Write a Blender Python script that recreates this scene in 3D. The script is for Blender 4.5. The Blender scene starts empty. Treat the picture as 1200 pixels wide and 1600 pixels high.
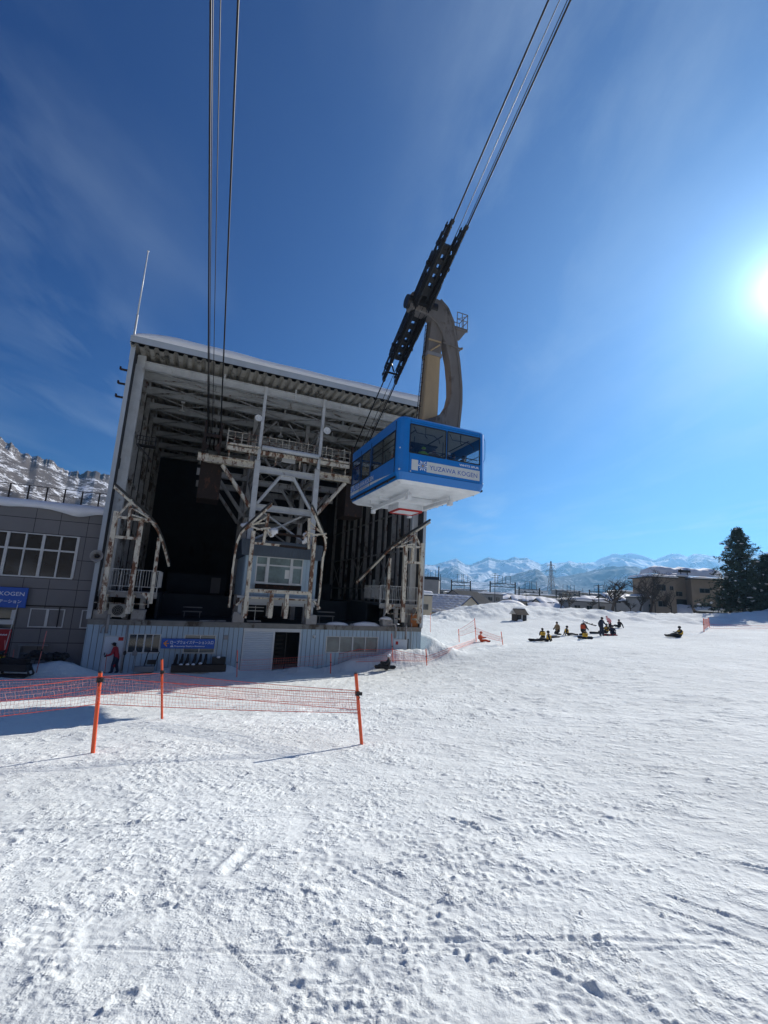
import bpy, math, random
import numpy as np
from mathutils import Vector, Matrix
random.seed(7); RNG = np.random.default_rng(11)
scene = bpy.context.scene
COL = scene.collection
PI = math.pi
# ------------------------------------------------------------------ camera
FOC, PITCH, ROLL = 711.3, math.radians(10.412), math.radians(-3.089)
EYE = np.array([0.0, 0.0, 5.2])
def cam_axes():
    cp, sp, cr, sr = math.cos(PITCH), math.sin(PITCH), math.cos(ROLL), math.sin(ROLL)
    right = np.array([1, 0, 0.]); fwd = np.array([0, cp, sp]); down = np.array([0, sp, -cp])
    return cr*right + sr*down, -sr*right + cr*down, fwd
CR, CD, CF = cam_axes()
cam = bpy.data.cameras.new('camera'); camo = bpy.data.objects.new('camera', cam); COL.objects.link(camo)
m = Matrix.Identity(4)
for i in range(3):
    m[i][0] = CR[i]; m[i][1] = -CD[i]; m[i][2] = -CF[i]; m[i][3] = EYE[i]
camo.matrix_world = m
cam.sensor_fit = 'HORIZONTAL'; cam.sensor_width = 36; cam.lens = FOC/1200*36
cam.clip_start = 0.05; cam.clip_end = 60000
scene.camera = camo
# ------------------------------------------------------------------ world
SUN_EL, SUN_AZ = math.radians(30.0), math.radians(44.5)      # azimuth clockwise from +Y
SUND = Vector((math.sin(SUN_AZ)*math.cos(SUN_EL), math.cos(SUN_AZ)*math.cos(SUN_EL), math.sin(SUN_EL)))
world = bpy.data.worlds.new('World'); scene.world = world; world.use_nodes = True
def build_world():
    nt = world.node_tree; N = nt.nodes; L = nt.links
    for n in list(N): N.remove(n)
    out = N.new('ShaderNodeOutputWorld'); bg = N.new('ShaderNodeBackground')
    sky = N.new('ShaderNodeTexSky'); sky.sky_type = 'NISHITA'; sky.sun_disc = False
    sky.sun_elevation = SUN_EL; sky.sun_rotation = SUN_AZ; sky.altitude = 400
    sky.air_density = 1.0; sky.dust_density = 0.3; sky.ozone_density = 2.6
    hs = N.new('ShaderNodeHueSaturation'); hs.inputs['Saturation'].default_value = 1.22
    L.new(sky.outputs[0], hs.inputs['Color'])
    tint = N.new('ShaderNodeVectorMath'); tint.operation = 'MULTIPLY'; L.new(hs.outputs[0], tint.inputs[0]); tint.inputs[1].default_value = (.016, .150, .385)
    tc = N.new('ShaderNodeTexCoord')
    nrm = N.new('ShaderNodeVectorMath'); nrm.operation = 'NORMALIZE'; L.new(tc.outputs['Generated'], nrm.inputs[0])
    # aureole: angle from the sun
    dot = N.new('ShaderNodeVectorMath'); dot.operation = 'DOT_PRODUCT'; L.new(nrm.outputs[0], dot.inputs[0]); dot.inputs[1].default_value = SUND
    ac = N.new('ShaderNodeMath'); ac.operation = 'ARCCOSINE'; L.new(dot.outputs['Value'], ac.inputs[0])
    def glow(width, amp, p=1.0):
        a = N.new('ShaderNodeMath'); a.operation = 'DIVIDE'; L.new(ac.outputs[0], a.inputs[0]); a.inputs[1].default_value = math.radians(width)
        b = N.new('ShaderNodeMath'); b.operation = 'POWER'; L.new(a.outputs[0], b.inputs[0]); b.inputs[1].default_value = p
        c = N.new('ShaderNodeMath'); c.operation = 'MULTIPLY'; L.new(b.outputs[0], c.inputs[0]); c.inputs[1].default_value = -1
        d = N.new('ShaderNodeMath'); d.operation = 'EXPONENT'; L.new(c.outputs[0], d.inputs[0])
        e = N.new('ShaderNodeMath'); e.operation = 'MULTIPLY'; L.new(d.outputs[0], e.inputs[0]); e.inputs[1].default_value = amp
        return e
    g1 = glow(1.25, 45.0, 1.0); g2 = glow(6.0, 6.0, 1.0); g3 = glow(20.0, 1.5, 1.0)
    g = N.new('ShaderNodeMath'); g.operation = 'ADD'; L.new(g1.outputs[0], g.inputs[0]); L.new(g2.outputs[0], g.inputs[1])
    gg = N.new('ShaderNodeMath'); gg.operation = 'ADD'; L.new(g.outputs[0], gg.inputs[0]); L.new(g3.outputs[0], gg.inputs[1]); g = gg
    gc = N.new('ShaderNodeVectorMath'); gc.operation = 'SCALE'; gc.inputs[0].default_value = (0.58, 0.80, 1.0); L.new(g.outputs[0], gc.inputs['Scale'])
    add = N.new('ShaderNodeVectorMath'); add.operation = 'ADD'; L.new(tint.outputs[0], add.inputs[0]); L.new(gc.outputs[0], add.inputs[1])
    sep = N.new('ShaderNodeSeparateXYZ'); L.new(nrm.outputs[0], sep.inputs[0])
    # paler air low over the horizon on the sunny side
    zc = N.new('ShaderNodeMath'); zc.operation = 'MAXIMUM'; L.new(sep.outputs[2], zc.inputs[0]); zc.inputs[1].default_value = 0
    zd = N.new('ShaderNodeMath'); zd.operation = 'DIVIDE'; L.new(zc.outputs[0], zd.inputs[0]); zd.inputs[1].default_value = -.19
    ad_ = N.new('ShaderNodeMath'); ad_.operation = 'DIVIDE'; L.new(ac.outputs[0], ad_.inputs[0]); ad_.inputs[1].default_value = -math.radians(55)
    sm_ = N.new('ShaderNodeMath'); sm_.operation = 'ADD'; L.new(zd.outputs[0], sm_.inputs[0]); L.new(ad_.outputs[0], sm_.inputs[1])
    ex = N.new('ShaderNodeMath'); ex.operation = 'EXPONENT'; L.new(sm_.outputs[0], ex.inputs[0])
    hv_ = N.new('ShaderNodeVectorMath'); hv_.operation = 'SCALE'; hv_.inputs[0].default_value = (.8, 2.9, 3.4); L.new(ex.outputs[0], hv_.inputs['Scale'])
    add2 = N.new('ShaderNodeVectorMath'); add2.operation = 'ADD'; L.new(add.outputs[0], add2.inputs[0]); L.new(hv_.outputs[0], add2.inputs[1]); add = add2
    # thin cirrus on a plane far above
    mz = N.new('ShaderNodeMath'); mz.operation = 'MAXIMUM'; L.new(sep.outputs[2], mz.inputs[0]); mz.inputs[1].default_value = 0.03
    iz = N.new('ShaderNodeMath'); iz.operation = 'DIVIDE'; iz.inputs[0].default_value = 1; L.new(mz.outputs[0], iz.inputs[1])
    pl = N.new('ShaderNodeVectorMath'); pl.operation = 'SCALE'; L.new(nrm.outputs[0], pl.inputs[0]); L.new(iz.outputs[0], pl.inputs['Scale'])
    mp = N.new('ShaderNodeMapping'); L.new(pl.outputs[0], mp.inputs[0]); mp.inputs['Rotation'].default_value = (0, 0, math.radians(62)); mp.inputs['Scale'].default_value = (1.0, 0.42, 0.0); mp.inputs['Location'].default_value=(6.2,3.3,0)
    n1 = N.new('ShaderNodeTexNoise'); n1.inputs['Scale'].default_value = 2.2; n1.inputs['Detail'].default_value = 9; n1.inputs['Roughness'].default_value = .58; n1.inputs['Distortion'].default_value = .35
    L.new(mp.outputs[0], n1.inputs['Vector'])
    n2 = N.new('ShaderNodeTexNoise'); n2.inputs['Scale'].default_value = .75; n2.inputs['Detail'].default_value = 3; L.new(mp.outputs[0], n2.inputs['Vector'])
    r1 = N.new('ShaderNodeMapRange'); r1.inputs['From Min'].default_value = .43; r1.inputs['From Max'].default_value = .80; L.new(n1.outputs[0], r1.inputs[0])
    r2 = N.new('ShaderNodeMapRange'); r2.inputs['From Min'].default_value = .40; r2.inputs['From Max'].default_value = .62; L.new(n2.outputs[0], r2.inputs[0])
    mm = N.new('ShaderNodeMath'); mm.operation = 'MULTIPLY'; L.new(r1.outputs[0], mm.inputs[0]); L.new(r2.outputs[0], mm.inputs[1])
    sc = N.new('ShaderNodeMath'); sc.operation = 'MULTIPLY'; L.new(mm.outputs[0], sc.inputs[0]); sc.inputs[1].default_value = .5
    mix = N.new('ShaderNodeMix'); mix.data_type = 'RGBA'; L.new(sc.outputs[0], mix.inputs[0]); L.new(add.outputs[0], mix.inputs[6]); mix.inputs[7].default_value = (2.9, 3.7, 4.7, 1)
    L.new(mix.outputs[2], bg.inputs[0]); bg.inputs[1].default_value = 0.10
    L.new(bg.outputs[0], out.inputs[0])
build_world()
sl = bpy.data.lights.new('sun', 'SUN'); slo = bpy.data.objects.new('sun', sl); COL.objects.link(slo)
sl.energy = 4.1; sl.angle = math.radians(0.55); sl.color = (1.0, 0.945, 0.86)
slo.rotation_euler = (-SUND).to_track_quat('-Z', 'Y').to_euler(); slo.location = (60, 60, 60)
scene.view_settings.view_transform = 'Standard'; scene.view_settings.look = 'None'; scene.view_settings.exposure = 0.68; scene.view_settings.gamma = 1.0
scene.render.engine = 'CYCLES'
scene.cycles.max_bounces = 7; scene.cycles.transparent_max_bounces = 16; scene.cycles.volume_bounces = 0

# ------------------------------------------------------------------ geometry helpers
def ray(x, y): return ((x-600)/FOC)*CR + ((y-800)/FOC)*CD + CF
def at(x, y, Y): r = ray(x, y); return EYE + r*(Y/r[1])
FA = math.radians(22.376)                                  # the station is turned by this much
SV = np.array([math.cos(FA), math.sin(FA), 0]); DV = np.array([-math.sin(FA), math.cos(FA), 0])
OO = np.array([-16.740, 27.229, 0.0])                      # its front left corner at the foot of the wall
def W(s, d, z): return OO + s*SV + d*DV + np.array([0, 0, z])
def fac(x, y, d=0.0):                                      # where a sight line meets the upright plane at depth d of the station
    r = ray(x, y); t = ((OO + d*DV - EYE)@DV)/(r@DV); p = EYE + t*r
    return float((p-OO)@SV), float(p[2])
def V3(p): return np.array([float(p[0]), float(p[1]), float(p[2])])

class MB:
    def __init__(s): s.v = []; s.f = []; s.m = []
    def add(s, vs, fs, m=0):
        b = len(s.v); s.v += [tuple(map(float, v)) for v in vs]; s.f += [tuple(b+i for i in f) for f in fs]; s.m += [m]*len(fs); return s
    def box(s, x0, x1, y0, y1, z0, z1, m=0):
        if x0 > x1: x0, x1 = x1, x0
        if y0 > y1: y0, y1 = y1, y0
        if z0 > z1: z0, z1 = z1, z0
        return s.add([(x0,y0,z0),(x1,y0,z0),(x1,y1,z0),(x0,y1,z0),(x0,y0,z1),(x1,y0,z1),(x1,y1,z1),(x0,y1,z1)],
                     [(0,3,2,1),(4,5,6,7),(0,1,5,4),(1,2,6,5),(2,3,7,6),(3,0,4,7)], m)
    def frame_(s, p, q, up=None):
        p = V3(p); q = V3(q); a = q-p; n = np.linalg.norm(a); a = a/max(n, 1e-9)
        u = np.array([0, 0, 1.0]) if up is None else V3(up)
        if abs(a@u) > .97: u = np.array([0, 1.0, 0]) if up is None else np.array([1.0, 0, 0])
        x = np.cross(a, u); x /= np.linalg.norm(x); u = np.cross(x, a)
        return p, q, a, x, u
    def bar(s, p, q, w, h, m=0, up=None):                   # w across, h along up
        p, q, a, x, u = s.frame_(p, q, up)
        c = [p-x*w/2-u*h/2, p+x*w/2-u*h/2, p+x*w/2+u*h/2, p-x*w/2+u*h/2]
        e = [k+(q-p) for k in c]
        return s.add(c+e, [(0,3,2,1),(4,5,6,7),(0,1,5,4),(1,2,6,5),(2,3,7,6),(3,0,4,7)], m)
    def ibeam(s, p, q, w, h, t=.03, m=0, up=None):          # an H section
        p, q, a, x, u = s.frame_(p, q, up)
        s.bar(p+u*(h/2-t/2), q+u*(h/2-t/2), w, t, m, u); s.bar(p-u*(h/2-t/2), q-u*(h/2-t/2), w, t, m, u)
        return s.bar(p, q, t, h-2*t, m, u)
    def tube(s, p, q, r0, r1=None, n=8, m=0, caps=True):
        if r1 is None: r1 = r0
        p, q, a, x, u = s.frame_(p, q)
        A = [p + r0*(math.cos(2*PI*i/n)*x + math.sin(2*PI*i/n)*u) for i in range(n)]
        B = [q + r1*(math.cos(2*PI*i/n)*x + math.sin(2*PI*i/n)*u) for i in range(n)]
        fs = [(i, (i+1)%n, n+(i+1)%n, n+i) for i in range(n)]
        if caps: fs += [tuple(range(n-1, -1, -1)), tuple(range(n, 2*n))]
        return s.add(A+B, fs, m)
    def path(s, pts, r, n=6, m=0):                          # continuous tube through points; r number or list
        pts = [V3(p) for p in pts]; k = len(pts); rr = r if isinstance(r, (list, tuple)) else [r]*k
        vs = []; x = None
        for i, p in enumerate(pts):
            t = (pts[min(i+1, k-1)] - pts[max(i-1, 0)]); t = t/max(np.linalg.norm(t), 1e-9)
            if x is None:
                u = np.array([0, 0, 1.0]) if abs(t[2]) < .95 else np.array([0, 1.0, 0]); x = np.cross(t, u)
            x = x - t*(x@t); x /= np.linalg.norm(x); y = np.cross(t, x)
            for j in range(n): vs.append(p + rr[i]*(math.cos(2*PI*j/n)*x + math.sin(2*PI*j/n)*y))
        fs = [(i*n+j, i*n+(j+1)%n, (i+1)*n+(j+1)%n, (i+1)*n+j) for i in range(k-1) for j in range(n)]
        fs += [tuple(range(n-1, -1, -1)), tuple(range((k-1)*n, k*n))]
        return s.add(vs, fs, m)
    def ribbon(s, pts, w, h, m=0, up=(0, 1, 0)):            # a bent rectangular bar; w along up, h across
        pts = [V3(p) for p in pts]; k = len(pts); up = V3(up); vs = []
        for i, p in enumerate(pts):
            t = (pts[min(i+1, k-1)] - pts[max(i-1, 0)]); t /= np.linalg.norm(t); x = np.cross(t, up); x /= np.linalg.norm(x)
            vs += [p-x*h/2-up*w/2, p+x*h/2-up*w/2, p+x*h/2+up*w/2, p-x*h/2+up*w/2]
        fs = [(i*4+j, i*4+(j+1)%4, (i+1)*4+(j+1)%4, (i+1)*4+j) for i in range(k-1) for j in range(4)] + [(3, 2, 1, 0), tuple(range(4*k-4, 4*k))]
        return s.add(vs, fs, m)
    def prism(s, pts, y0, y1, m=0):                         # outline in x,z pushed along y
        n = len(pts); vs = [(p[0], y0, p[1]) for p in pts] + [(p[0], y1, p[1]) for p in pts]
        return s.add(vs, [tuple(range(n)), tuple(range(2*n-1, n-1, -1))] + [(i, n+i, n+(i+1)%n, (i+1)%n) for i in range(n)], m)
    def prismx(s, pts, x0, x1, m=0):                        # outline in y,z pushed along x
        n = len(pts); vs = [(x0, p[0], p[1]) for p in pts] + [(x1, p[0], p[1]) for p in pts]
        return s.add(vs, [tuple(range(n-1, -1, -1)), tuple(range(n, 2*n))] + [(i, (i+1)%n, n+(i+1)%n, n+i) for i in range(n)], m)
    def blob(s, c, r, m=0, seg=8, ring=5, jit=0.0, half=False, rnd=random):
        c = V3(c); r = (r, r, r) if not isinstance(r, (tuple, list)) else r; vs = []; fs = []
        ph0 = 0 if not half else 0
        for i in range(ring+1):
            ph = PI*i/ring if not half else PI/2*i/ring
            for j in range(seg):
                th = 2*PI*j/seg; k = 1 + rnd.uniform(-jit, jit)
                vs.append(c + np.array([math.sin(ph)*math.cos(th)*r[0]*k, math.sin(ph)*math.sin(th)*r[1]*k, math.cos(ph)*r[2]*k]))
        for i in range(ring):
            for j in range(seg): fs.append((i*seg+j, (i+1)*seg+j, (i+1)*seg+(j+1)%seg, i*seg+(j+1)%seg))
        return s.add(vs, fs, m)
    def lathe(s, prof, n=16, m=0, c=(0,0,0), axis='z'):     # prof: (r, h)
        vs = []; k = len(prof); c = V3(c)
        for (r, h) in prof:
            for j in range(n):
                t = 2*PI*j/n; a, b = r*math.cos(t), r*math.sin(t)
                vs.append(c + (np.array([a, b, h]) if axis == 'z' else np.array([a, h, b]) if axis == 'y' else np.array([h, a, b])))
        fs = [(i*n+j, i*n+(j+1)%n, (i+1)*n+(j+1)%n, (i+1)*n+j) for i in range(k-1) for j in range(n)]
        fs += [tuple(range(n-1, -1, -1)), tuple(range((k-1)*n, k*n))]
        return s.add(vs, fs, m)
    def build_parts(s, name, mats, parent=None, smooth=False, bevel=0, margin=.02):
        # one object for every separate piece (pieces that touch stay together)
        n = len(s.v); par = list(range(n))
        def find(i):
            while par[i] != i: par[i] = par[par[i]]; i = par[i]
            return i
        for f in s.f:
            a = find(f[0])
            for k in f[1:]:
                b = find(k)
                if a != b: par[b] = a
        isl = {}
        for i in range(n): isl.setdefault(find(i), []).append(i)
        V_ = np.array(s.v); g = [[V_[i].min(0)-margin, V_[i].max(0)+margin, set(i)] for i in (np.array(v) for v in isl.values())]
        ch = True
        while ch:
            ch = False
            for i in range(len(g)):
                for j in range(i+1, len(g)):
                    if (g[i][0] <= g[j][1]).all() and (g[j][0] <= g[i][1]).all():
                        g[i] = [np.minimum(g[i][0], g[j][0]), np.maximum(g[i][1], g[j][1]), g[i][2] | g[j][2]]; del g[j]; ch = True; break
                if ch: break
        out = []
        for lo, hi, ids in g:
            ids = sorted(int(i) for i in ids); mp = {o: k for k, o in enumerate(ids)}; m = MB(); m.v = [s.v[i] for i in ids]
            for f, mi in zip(s.f, s.m):
                if f[0] in mp: m.f.append(tuple(mp[k] for k in f)); m.m.append(mi)
            out.append(m.build(name, mats, parent, smooth, bevel))
        return out
    def xf(s, M):
        M = Matrix(M) if not isinstance(M, Matrix) else M
        s.v = [tuple(M @ Vector(v)) for v in s.v]; return s
    def build(s, name, mats, parent=None, smooth=False, bevel=0):
        me = bpy.data.meshes.new(name); me.from_pydata(s.v, [], s.f)
        if not isinstance(mats, (list, tuple)): mats = [mats]
        for mt in mats: me.materials.append(mt)
        me.polygons.foreach_set('material_index', s.m)
        if smooth: me.polygons.foreach_set('use_smooth', [True]*len(s.f))
        me.validate(); me.update()
        o = bpy.data.objects.new(name, me); COL.objects.link(o)
        if parent is not None: o.parent = parent
        if bevel:
            b = o.modifiers.new('bevel', 'BEVEL'); b.width = bevel; b.segments = 1; b.limit_method = 'ANGLE'
        return o
def tag(o, label=None, cat=None, group=None, kind=None):
    if label: o['label'] = label
    if cat: o['category'] = cat
    if group: o['group'] = group
    if kind: o['kind'] = kind
    return o
def empty(name, loc, rz=0.0, label=None, cat=None, group=None, kind=None):
    o = bpy.data.objects.new(name, None); COL.objects.link(o); o.location = tuple(map(float, loc)); o.rotation_euler = (0, 0, rz); o.empty_display_size = .3
    return tag(o, label, cat, group, kind)
def sname(s, d, z): return tuple(W(s, d, z))

# ------------------------------------------------------------------ materials
def rgba(c): return (c[0], c[1], c[2], 1)
def mat(name, col, rough=.6, metal=0.0, var=.12, scale=3.0, bump=0.0, bscale=40.0, rust=0.0, rustcol=(.13, .05, .022), rscale=1.6, dirt=0.0, dirtcol=(.05,.045,.04), spec=.5, stretch=1.0, coord='Object'):
    M_ = bpy.data.materials.new(name); M_.use_nodes = True; nt = M_.node_tree; N = nt.nodes; L = nt.links; b = N['Principled BSDF']
    b.inputs['Roughness'].default_value = rough; b.inputs['Metallic'].default_value = metal; b.inputs['Specular IOR Level'].default_value = spec
    tc = N.new('ShaderNodeTexCoord'); mp = N.new('ShaderNodeMapping'); L.new(tc.outputs[coord], mp.inputs[0]); mp.inputs['Scale'].default_value = (1, 1, 1/stretch)
    n = N.new('ShaderNodeTexNoise'); n.inputs['Scale'].default_value = scale; n.inputs['Detail'].default_value = 6; n.inputs['Roughness'].default_value = .65; L.new(mp.outputs[0], n.inputs['Vector'])
    r = N.new('ShaderNodeMapRange'); L.new(n.outputs[0], r.inputs[0]); r.inputs['From Min'].default_value = .25; r.inputs['From Max'].default_value = .75; r.inputs['To Min'].default_value = 1-var; r.inputs['To Max'].default_value = 1+var
    sc = N.new('ShaderNodeVectorMath'); sc.operation = 'SCALE'; sc.inputs[0].default_value = col; L.new(r.outputs[0], sc.inputs['Scale'])
    cur = sc.outputs[0]
    def layer(cur, amt, lc, scl, seed, det=10):
        n2 = N.new('ShaderNodeTexNoise'); n2.inputs['Scale'].default_value = scl; n2.inputs['Detail'].default_value = det; n2.inputs['Roughness'].default_value = .72
        mp2 = N.new('ShaderNodeMapping'); L.new(tc.outputs[coord], mp2.inputs[0]); mp2.inputs['Scale'].default_value = (1, 1, .45); mp2.inputs['Location'].default_value = (seed, seed*2, seed*3)
        L.new(mp2.outputs[0], n2.inputs['Vector'])
        r2 = N.new('ShaderNodeMapRange'); L.new(n2.outputs[0], r2.inputs[0]); th = .70-.30*amt; r2.inputs['From Min'].default_value = th; r2.inputs['From Max'].default_value = th+.07
        mx = N.new('ShaderNodeMix'); mx.data_type = 'RGBA'; L.new(r2.outputs[0], mx.inputs[0]); L.new(cur, mx.inputs[6]); mx.inputs[7].default_value = rgba(lc)
        return mx.outputs[2]
    if dirt: cur = layer(cur, dirt, dirtcol, rscale*.7, 3.1)
    if rust: cur = layer(cur, rust, rustcol, rscale*1.6, 7.7)
    L.new(cur, b.inputs['Base Color'])
    if bump:
        nb = N.new('ShaderNodeTexNoise'); nb.inputs['Scale'].default_value = bscale; nb.inputs['Detail'].default_value = 6; L.new(tc.outputs[coord], nb.inputs['Vector'])
        bp = N.new('ShaderNodeBump'); bp.inputs['Strength'].default_value = bump; bp.inputs['Distance'].default_value = .02; L.new(nb.outputs[0], bp.inputs['Height']); L.new(bp.outputs[0], b.inputs['Normal'])
    return M_
def glassmat(name, tint=(.5, .55, .58), fac=.18, rough=.02):
    M_ = bpy.data.materials.new(name); M_.use_nodes = True; nt = M_.node_tree; N = nt.nodes; L = nt.links
    for n in list(N): N.remove(n)
    o = N.new('ShaderNodeOutputMaterial'); t = N.new('ShaderNodeBsdfTransparent'); t.inputs[0].default_value = rgba(tint)
    g = N.new('ShaderNodeBsdfGlossy'); g.inputs['Roughness'].default_value = rough; g.inputs['Color'].default_value = (.9, .95, 1, 1)
    lw = N.new('ShaderNodeLayerWeight'); lw.inputs['Blend'].default_value = .5; f = N.new('ShaderNodeMath'); f.operation = 'POWER'; L.new(lw.outputs['Facing'], f.inputs[0]); f.inputs[1].default_value = 4
    a = N.new('ShaderNodeMath'); a.operation = 'MULTIPLY_ADD'; L.new(f.outputs[0], a.inputs[0]); a.inputs[2].default_value = .04; a.inputs[1].default_value = .5; a.use_clamp = True
    mx = N.new('ShaderNodeMixShader'); L.new(a.outputs[0], mx.inputs[0]); L.new(t.outputs[0], mx.inputs[1]); L.new(g.outputs[0], mx.inputs[2]); L.new(mx.outputs[0], o.inputs[0])
    return M_
M = dict(
 steel=mat('painted_steel', (.50,.51,.50), .55, var=.18, scale=1.4, dirt=.28, dirtcol=(.22,.19,.16), rust=.12, rscale=1.1),
 steel2=mat('weathered_steel', (.37,.37,.36), .6, var=.25, scale=1.8, dirt=.5, dirtcol=(.10,.08,.06), rust=.42, rscale=1.5),
 cream=mat('rusted_cream_paint', (.60,.55,.44), .65, var=.18, scale=2.5, dirt=.35, dirtcol=(.22,.15,.09), rust=.70, rscale=1.4, bump=.3),
 white=mat('white_paint', (.56,.58,.58), .5, var=.08, scale=2, dirt=.12, rust=.1, rscale=2),
 siding=mat('blue_grey_siding', (.34,.45,.53), .5, var=.10, scale=.9, dirt=.22, dirtcol=(.20,.22,.23), rust=.05, rscale=.8, stretch=5),
 siding_side=mat('pale_siding', (.42,.46,.49), .5, var=.10, scale=.8, dirt=.2, dirtcol=(.15,.15,.15), stretch=6),
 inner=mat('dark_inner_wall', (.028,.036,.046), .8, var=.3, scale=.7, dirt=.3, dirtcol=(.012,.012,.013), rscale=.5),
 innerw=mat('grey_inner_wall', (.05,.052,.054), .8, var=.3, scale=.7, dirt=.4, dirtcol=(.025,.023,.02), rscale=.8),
 deckroof=mat('corrugated_roof_sheet', (.36,.335,.285), .7, var=.3, scale=1.5, dirt=.45, dirtcol=(.06,.055,.045), rscale=1.2, bump=.2),
 conc=mat('stained_concrete', (.20,.195,.18), .85, var=.25, scale=2, dirt=.55, dirtcol=(.07,.055,.04), rscale=1.3, bump=.6),
 concl=mat('pale_concrete', (.32,.31,.30), .85, var=.2, scale=2, dirt=.4, dirtcol=(.12,.10,.08), bump=.5),
 black=mat('black_metal', (.012,.012,.013), .55, var=.3, scale=4),
 grease=mat('greasy_steel', (.018,.016,.015), .5, metal=.3, var=.5, scale=5, rust=.25, rustcol=(.06,.03,.018), rscale=3),
 rope=mat('steel_rope', (.02,.02,.021), .5, metal=.5, var=.2, scale=30),
 rustbrown=mat('brown_rust', (.018,.010,.007), .85, var=.4, scale=3, rust=.5, rustcol=(.075,.03,.015), rscale=2, bump=.4),
 snowcap=mat('settled_snow', (.85,.85,.85), .7, var=.03, scale=2, bump=.5, bscale=9, spec=.3),
 glassd=mat('dark_window_glass', (.022,.026,.028), .07, var=.5, scale=.9, spec=.7),
 glassg=mat('grey_window_glass', (.12,.14,.14), .1, var=.45, scale=1.3, spec=.7),
 alu=mat('aluminium_frame', (.52,.53,.52), .45, metal=.2, var=.08),
 door=mat('door_paint', (.52,.58,.63), .5, var=.05, scale=1.5, dirt=.1, dirtcol=(.3,.32,.34)),
 redp=mat('red_paint', (.42,.015,.012), .5, var=.1),
 signblue=mat('sign_blue', (.010,.09,.42), .45, var=.05, dirt=.05),
 signtext=mat('sign_white', (.75,.77,.80), .5, var=.03),
 orange=mat('orange_sign_paint', (.75,.27,.02), .5, var=.03),
 tile=mat('grey_wall_tile', (.17,.165,.165), .5, var=.10, scale=.7, dirt=.15, dirtcol=(.085,.085,.09), rscale=.6),
 tiled=mat('tile_joint', (.03,.03,.03), .8),
 cabblue=mat('cabin_blue', (.002,.165,.52), .32, var=.08, scale=1.5, spec=.6, dirt=.05, dirtcol=(.003,.08,.27)),
 cabblack=mat('rubber_black', (.012,.012,.012), .6),
 cabwhite=mat('cabin_underside_white', (.62,.64,.66), .55, var=.15, scale=1.4, dirt=.30, dirtcol=(.36,.38,.41), rscale=.9),
 cabsign=mat('cabin_sign_white', (.60,.62,.60), .5, var=.06, dirt=.12, dirtcol=(.4,.4,.38)),
 hanger=mat('hanger_grey_brown', (.16,.142,.125), .7, var=.3, scale=.9, dirt=.5, dirtcol=(.07,.058,.05), rscale=.8, rust=.15, rustcol=(.10,.05,.03), stretch=3, bump=.2),
 tan=mat('hanger_tan', (.42,.30,.16), .6, var=.2, scale=.9, dirt=.35, dirtcol=(.22,.11,.05), rscale=.7, stretch=4, bump=.2),
 plastic=mat('orange_pole', (.80,.10,.022), .4, var=.08, scale=8, dirt=.12, dirtcol=(.45,.06,.02), rscale=6),
 net=mat('red_net_cord', (.75,.09,.05), .6, var=.1),
 netthin=mat('pale_red_net_cord', (.76,.33,.28), .6, var=.1),
 brownw=mat('brown_render', (.27,.215,.16), .85, var=.2, scale=.6, dirt=.4, dirtcol=(.17,.135,.10), rscale=.3, bump=.3),
 beige=mat('beige_render', (.38,.34,.27), .85, var=.12, scale=.8, dirt=.15, dirtcol=(.25,.22,.17), rscale=.5),
 greyw=mat('grey_wall', (.22,.22,.22), .8, var=.15, scale=.6, dirt=.2, dirtcol=(.12,.12,.12)),
 darkroof=mat('charcoal_roof', (.035,.038,.045), .95, spec=.1, var=.25, scale=1),
 navy=mat('navy_trim', (.012,.02,.06), .5),
 bark=mat('dark_bark', (.045,.036,.03), .9, var=.35, scale=5, bump=.6),
 cedar=mat('cedar_foliage', (.030,.048,.026), .8, var=.6, scale=1.2),
 skin=mat('skin', (.42,.25,.18), .6, var=.05),
 cbible=mat('yellow_bib', (.62,.36,.02), .7, var=.12), cblack=mat('black_cloth', (.012,.012,.016), .8, var=.3, scale=9),
 cnavy=mat('navy_cloth', (.015,.02,.045), .8, var=.25, scale=9), cred=mat('red_cloth', (.36,.018,.03), .75, var=.15, scale=6),
 corange=mat('orange_red_cloth', (.5,.07,.02), .75, var=.15, scale=6), ctan=mat('tan_cloth', (.22,.15,.08), .8, var=.15), cpink=mat('pink_cloth', (.62,.24,.27), .75, var=.15),
 cabfloor=mat('grey_floor', (.30,.31,.32), .6), cgrey=mat('grey_cloth', (.12,.12,.13), .8, var=.2), cwhite=mat('white_helmet', (.72,.74,.78), .35, var=.05), lime=mat('lime_cloth', (.35,.62,.05), .7, var=.1),
 hair=mat('dark_hair', (.012,.010,.009), .7), board=mat('snowboard_top', (.02,.02,.024), .35, var=.4, scale=5), yellow=mat('yellow_plastic', (.55,.38,.01), .4, var=.1),
 bannerred=mat('banner_red', (.30,.010,.014), .7, var=.12, scale=2), bamboo=mat('red_white_pole', (.50,.16,.14), .6, var=.5, scale=1.5, stretch=.3),
 orangewall=mat('orange_board', (.35,.12,.03), .7, var=.2), lampw=mat('enamel_white', (.70,.71,.68), .4, var=.05, dirt=.1, dirtcol=(.45,.4,.3)),
 cabglass=glassmat('cabin_glass', (.80,.84,.86), .0), cream2=mat('cream_panel', (.40,.38,.33), .6, var=.1, dirt=.2, dirtcol=(.2,.18,.14)),
 blinds=mat('window_blind', (.24,.24,.20), .7, var=.15, scale=2),
)
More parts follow.
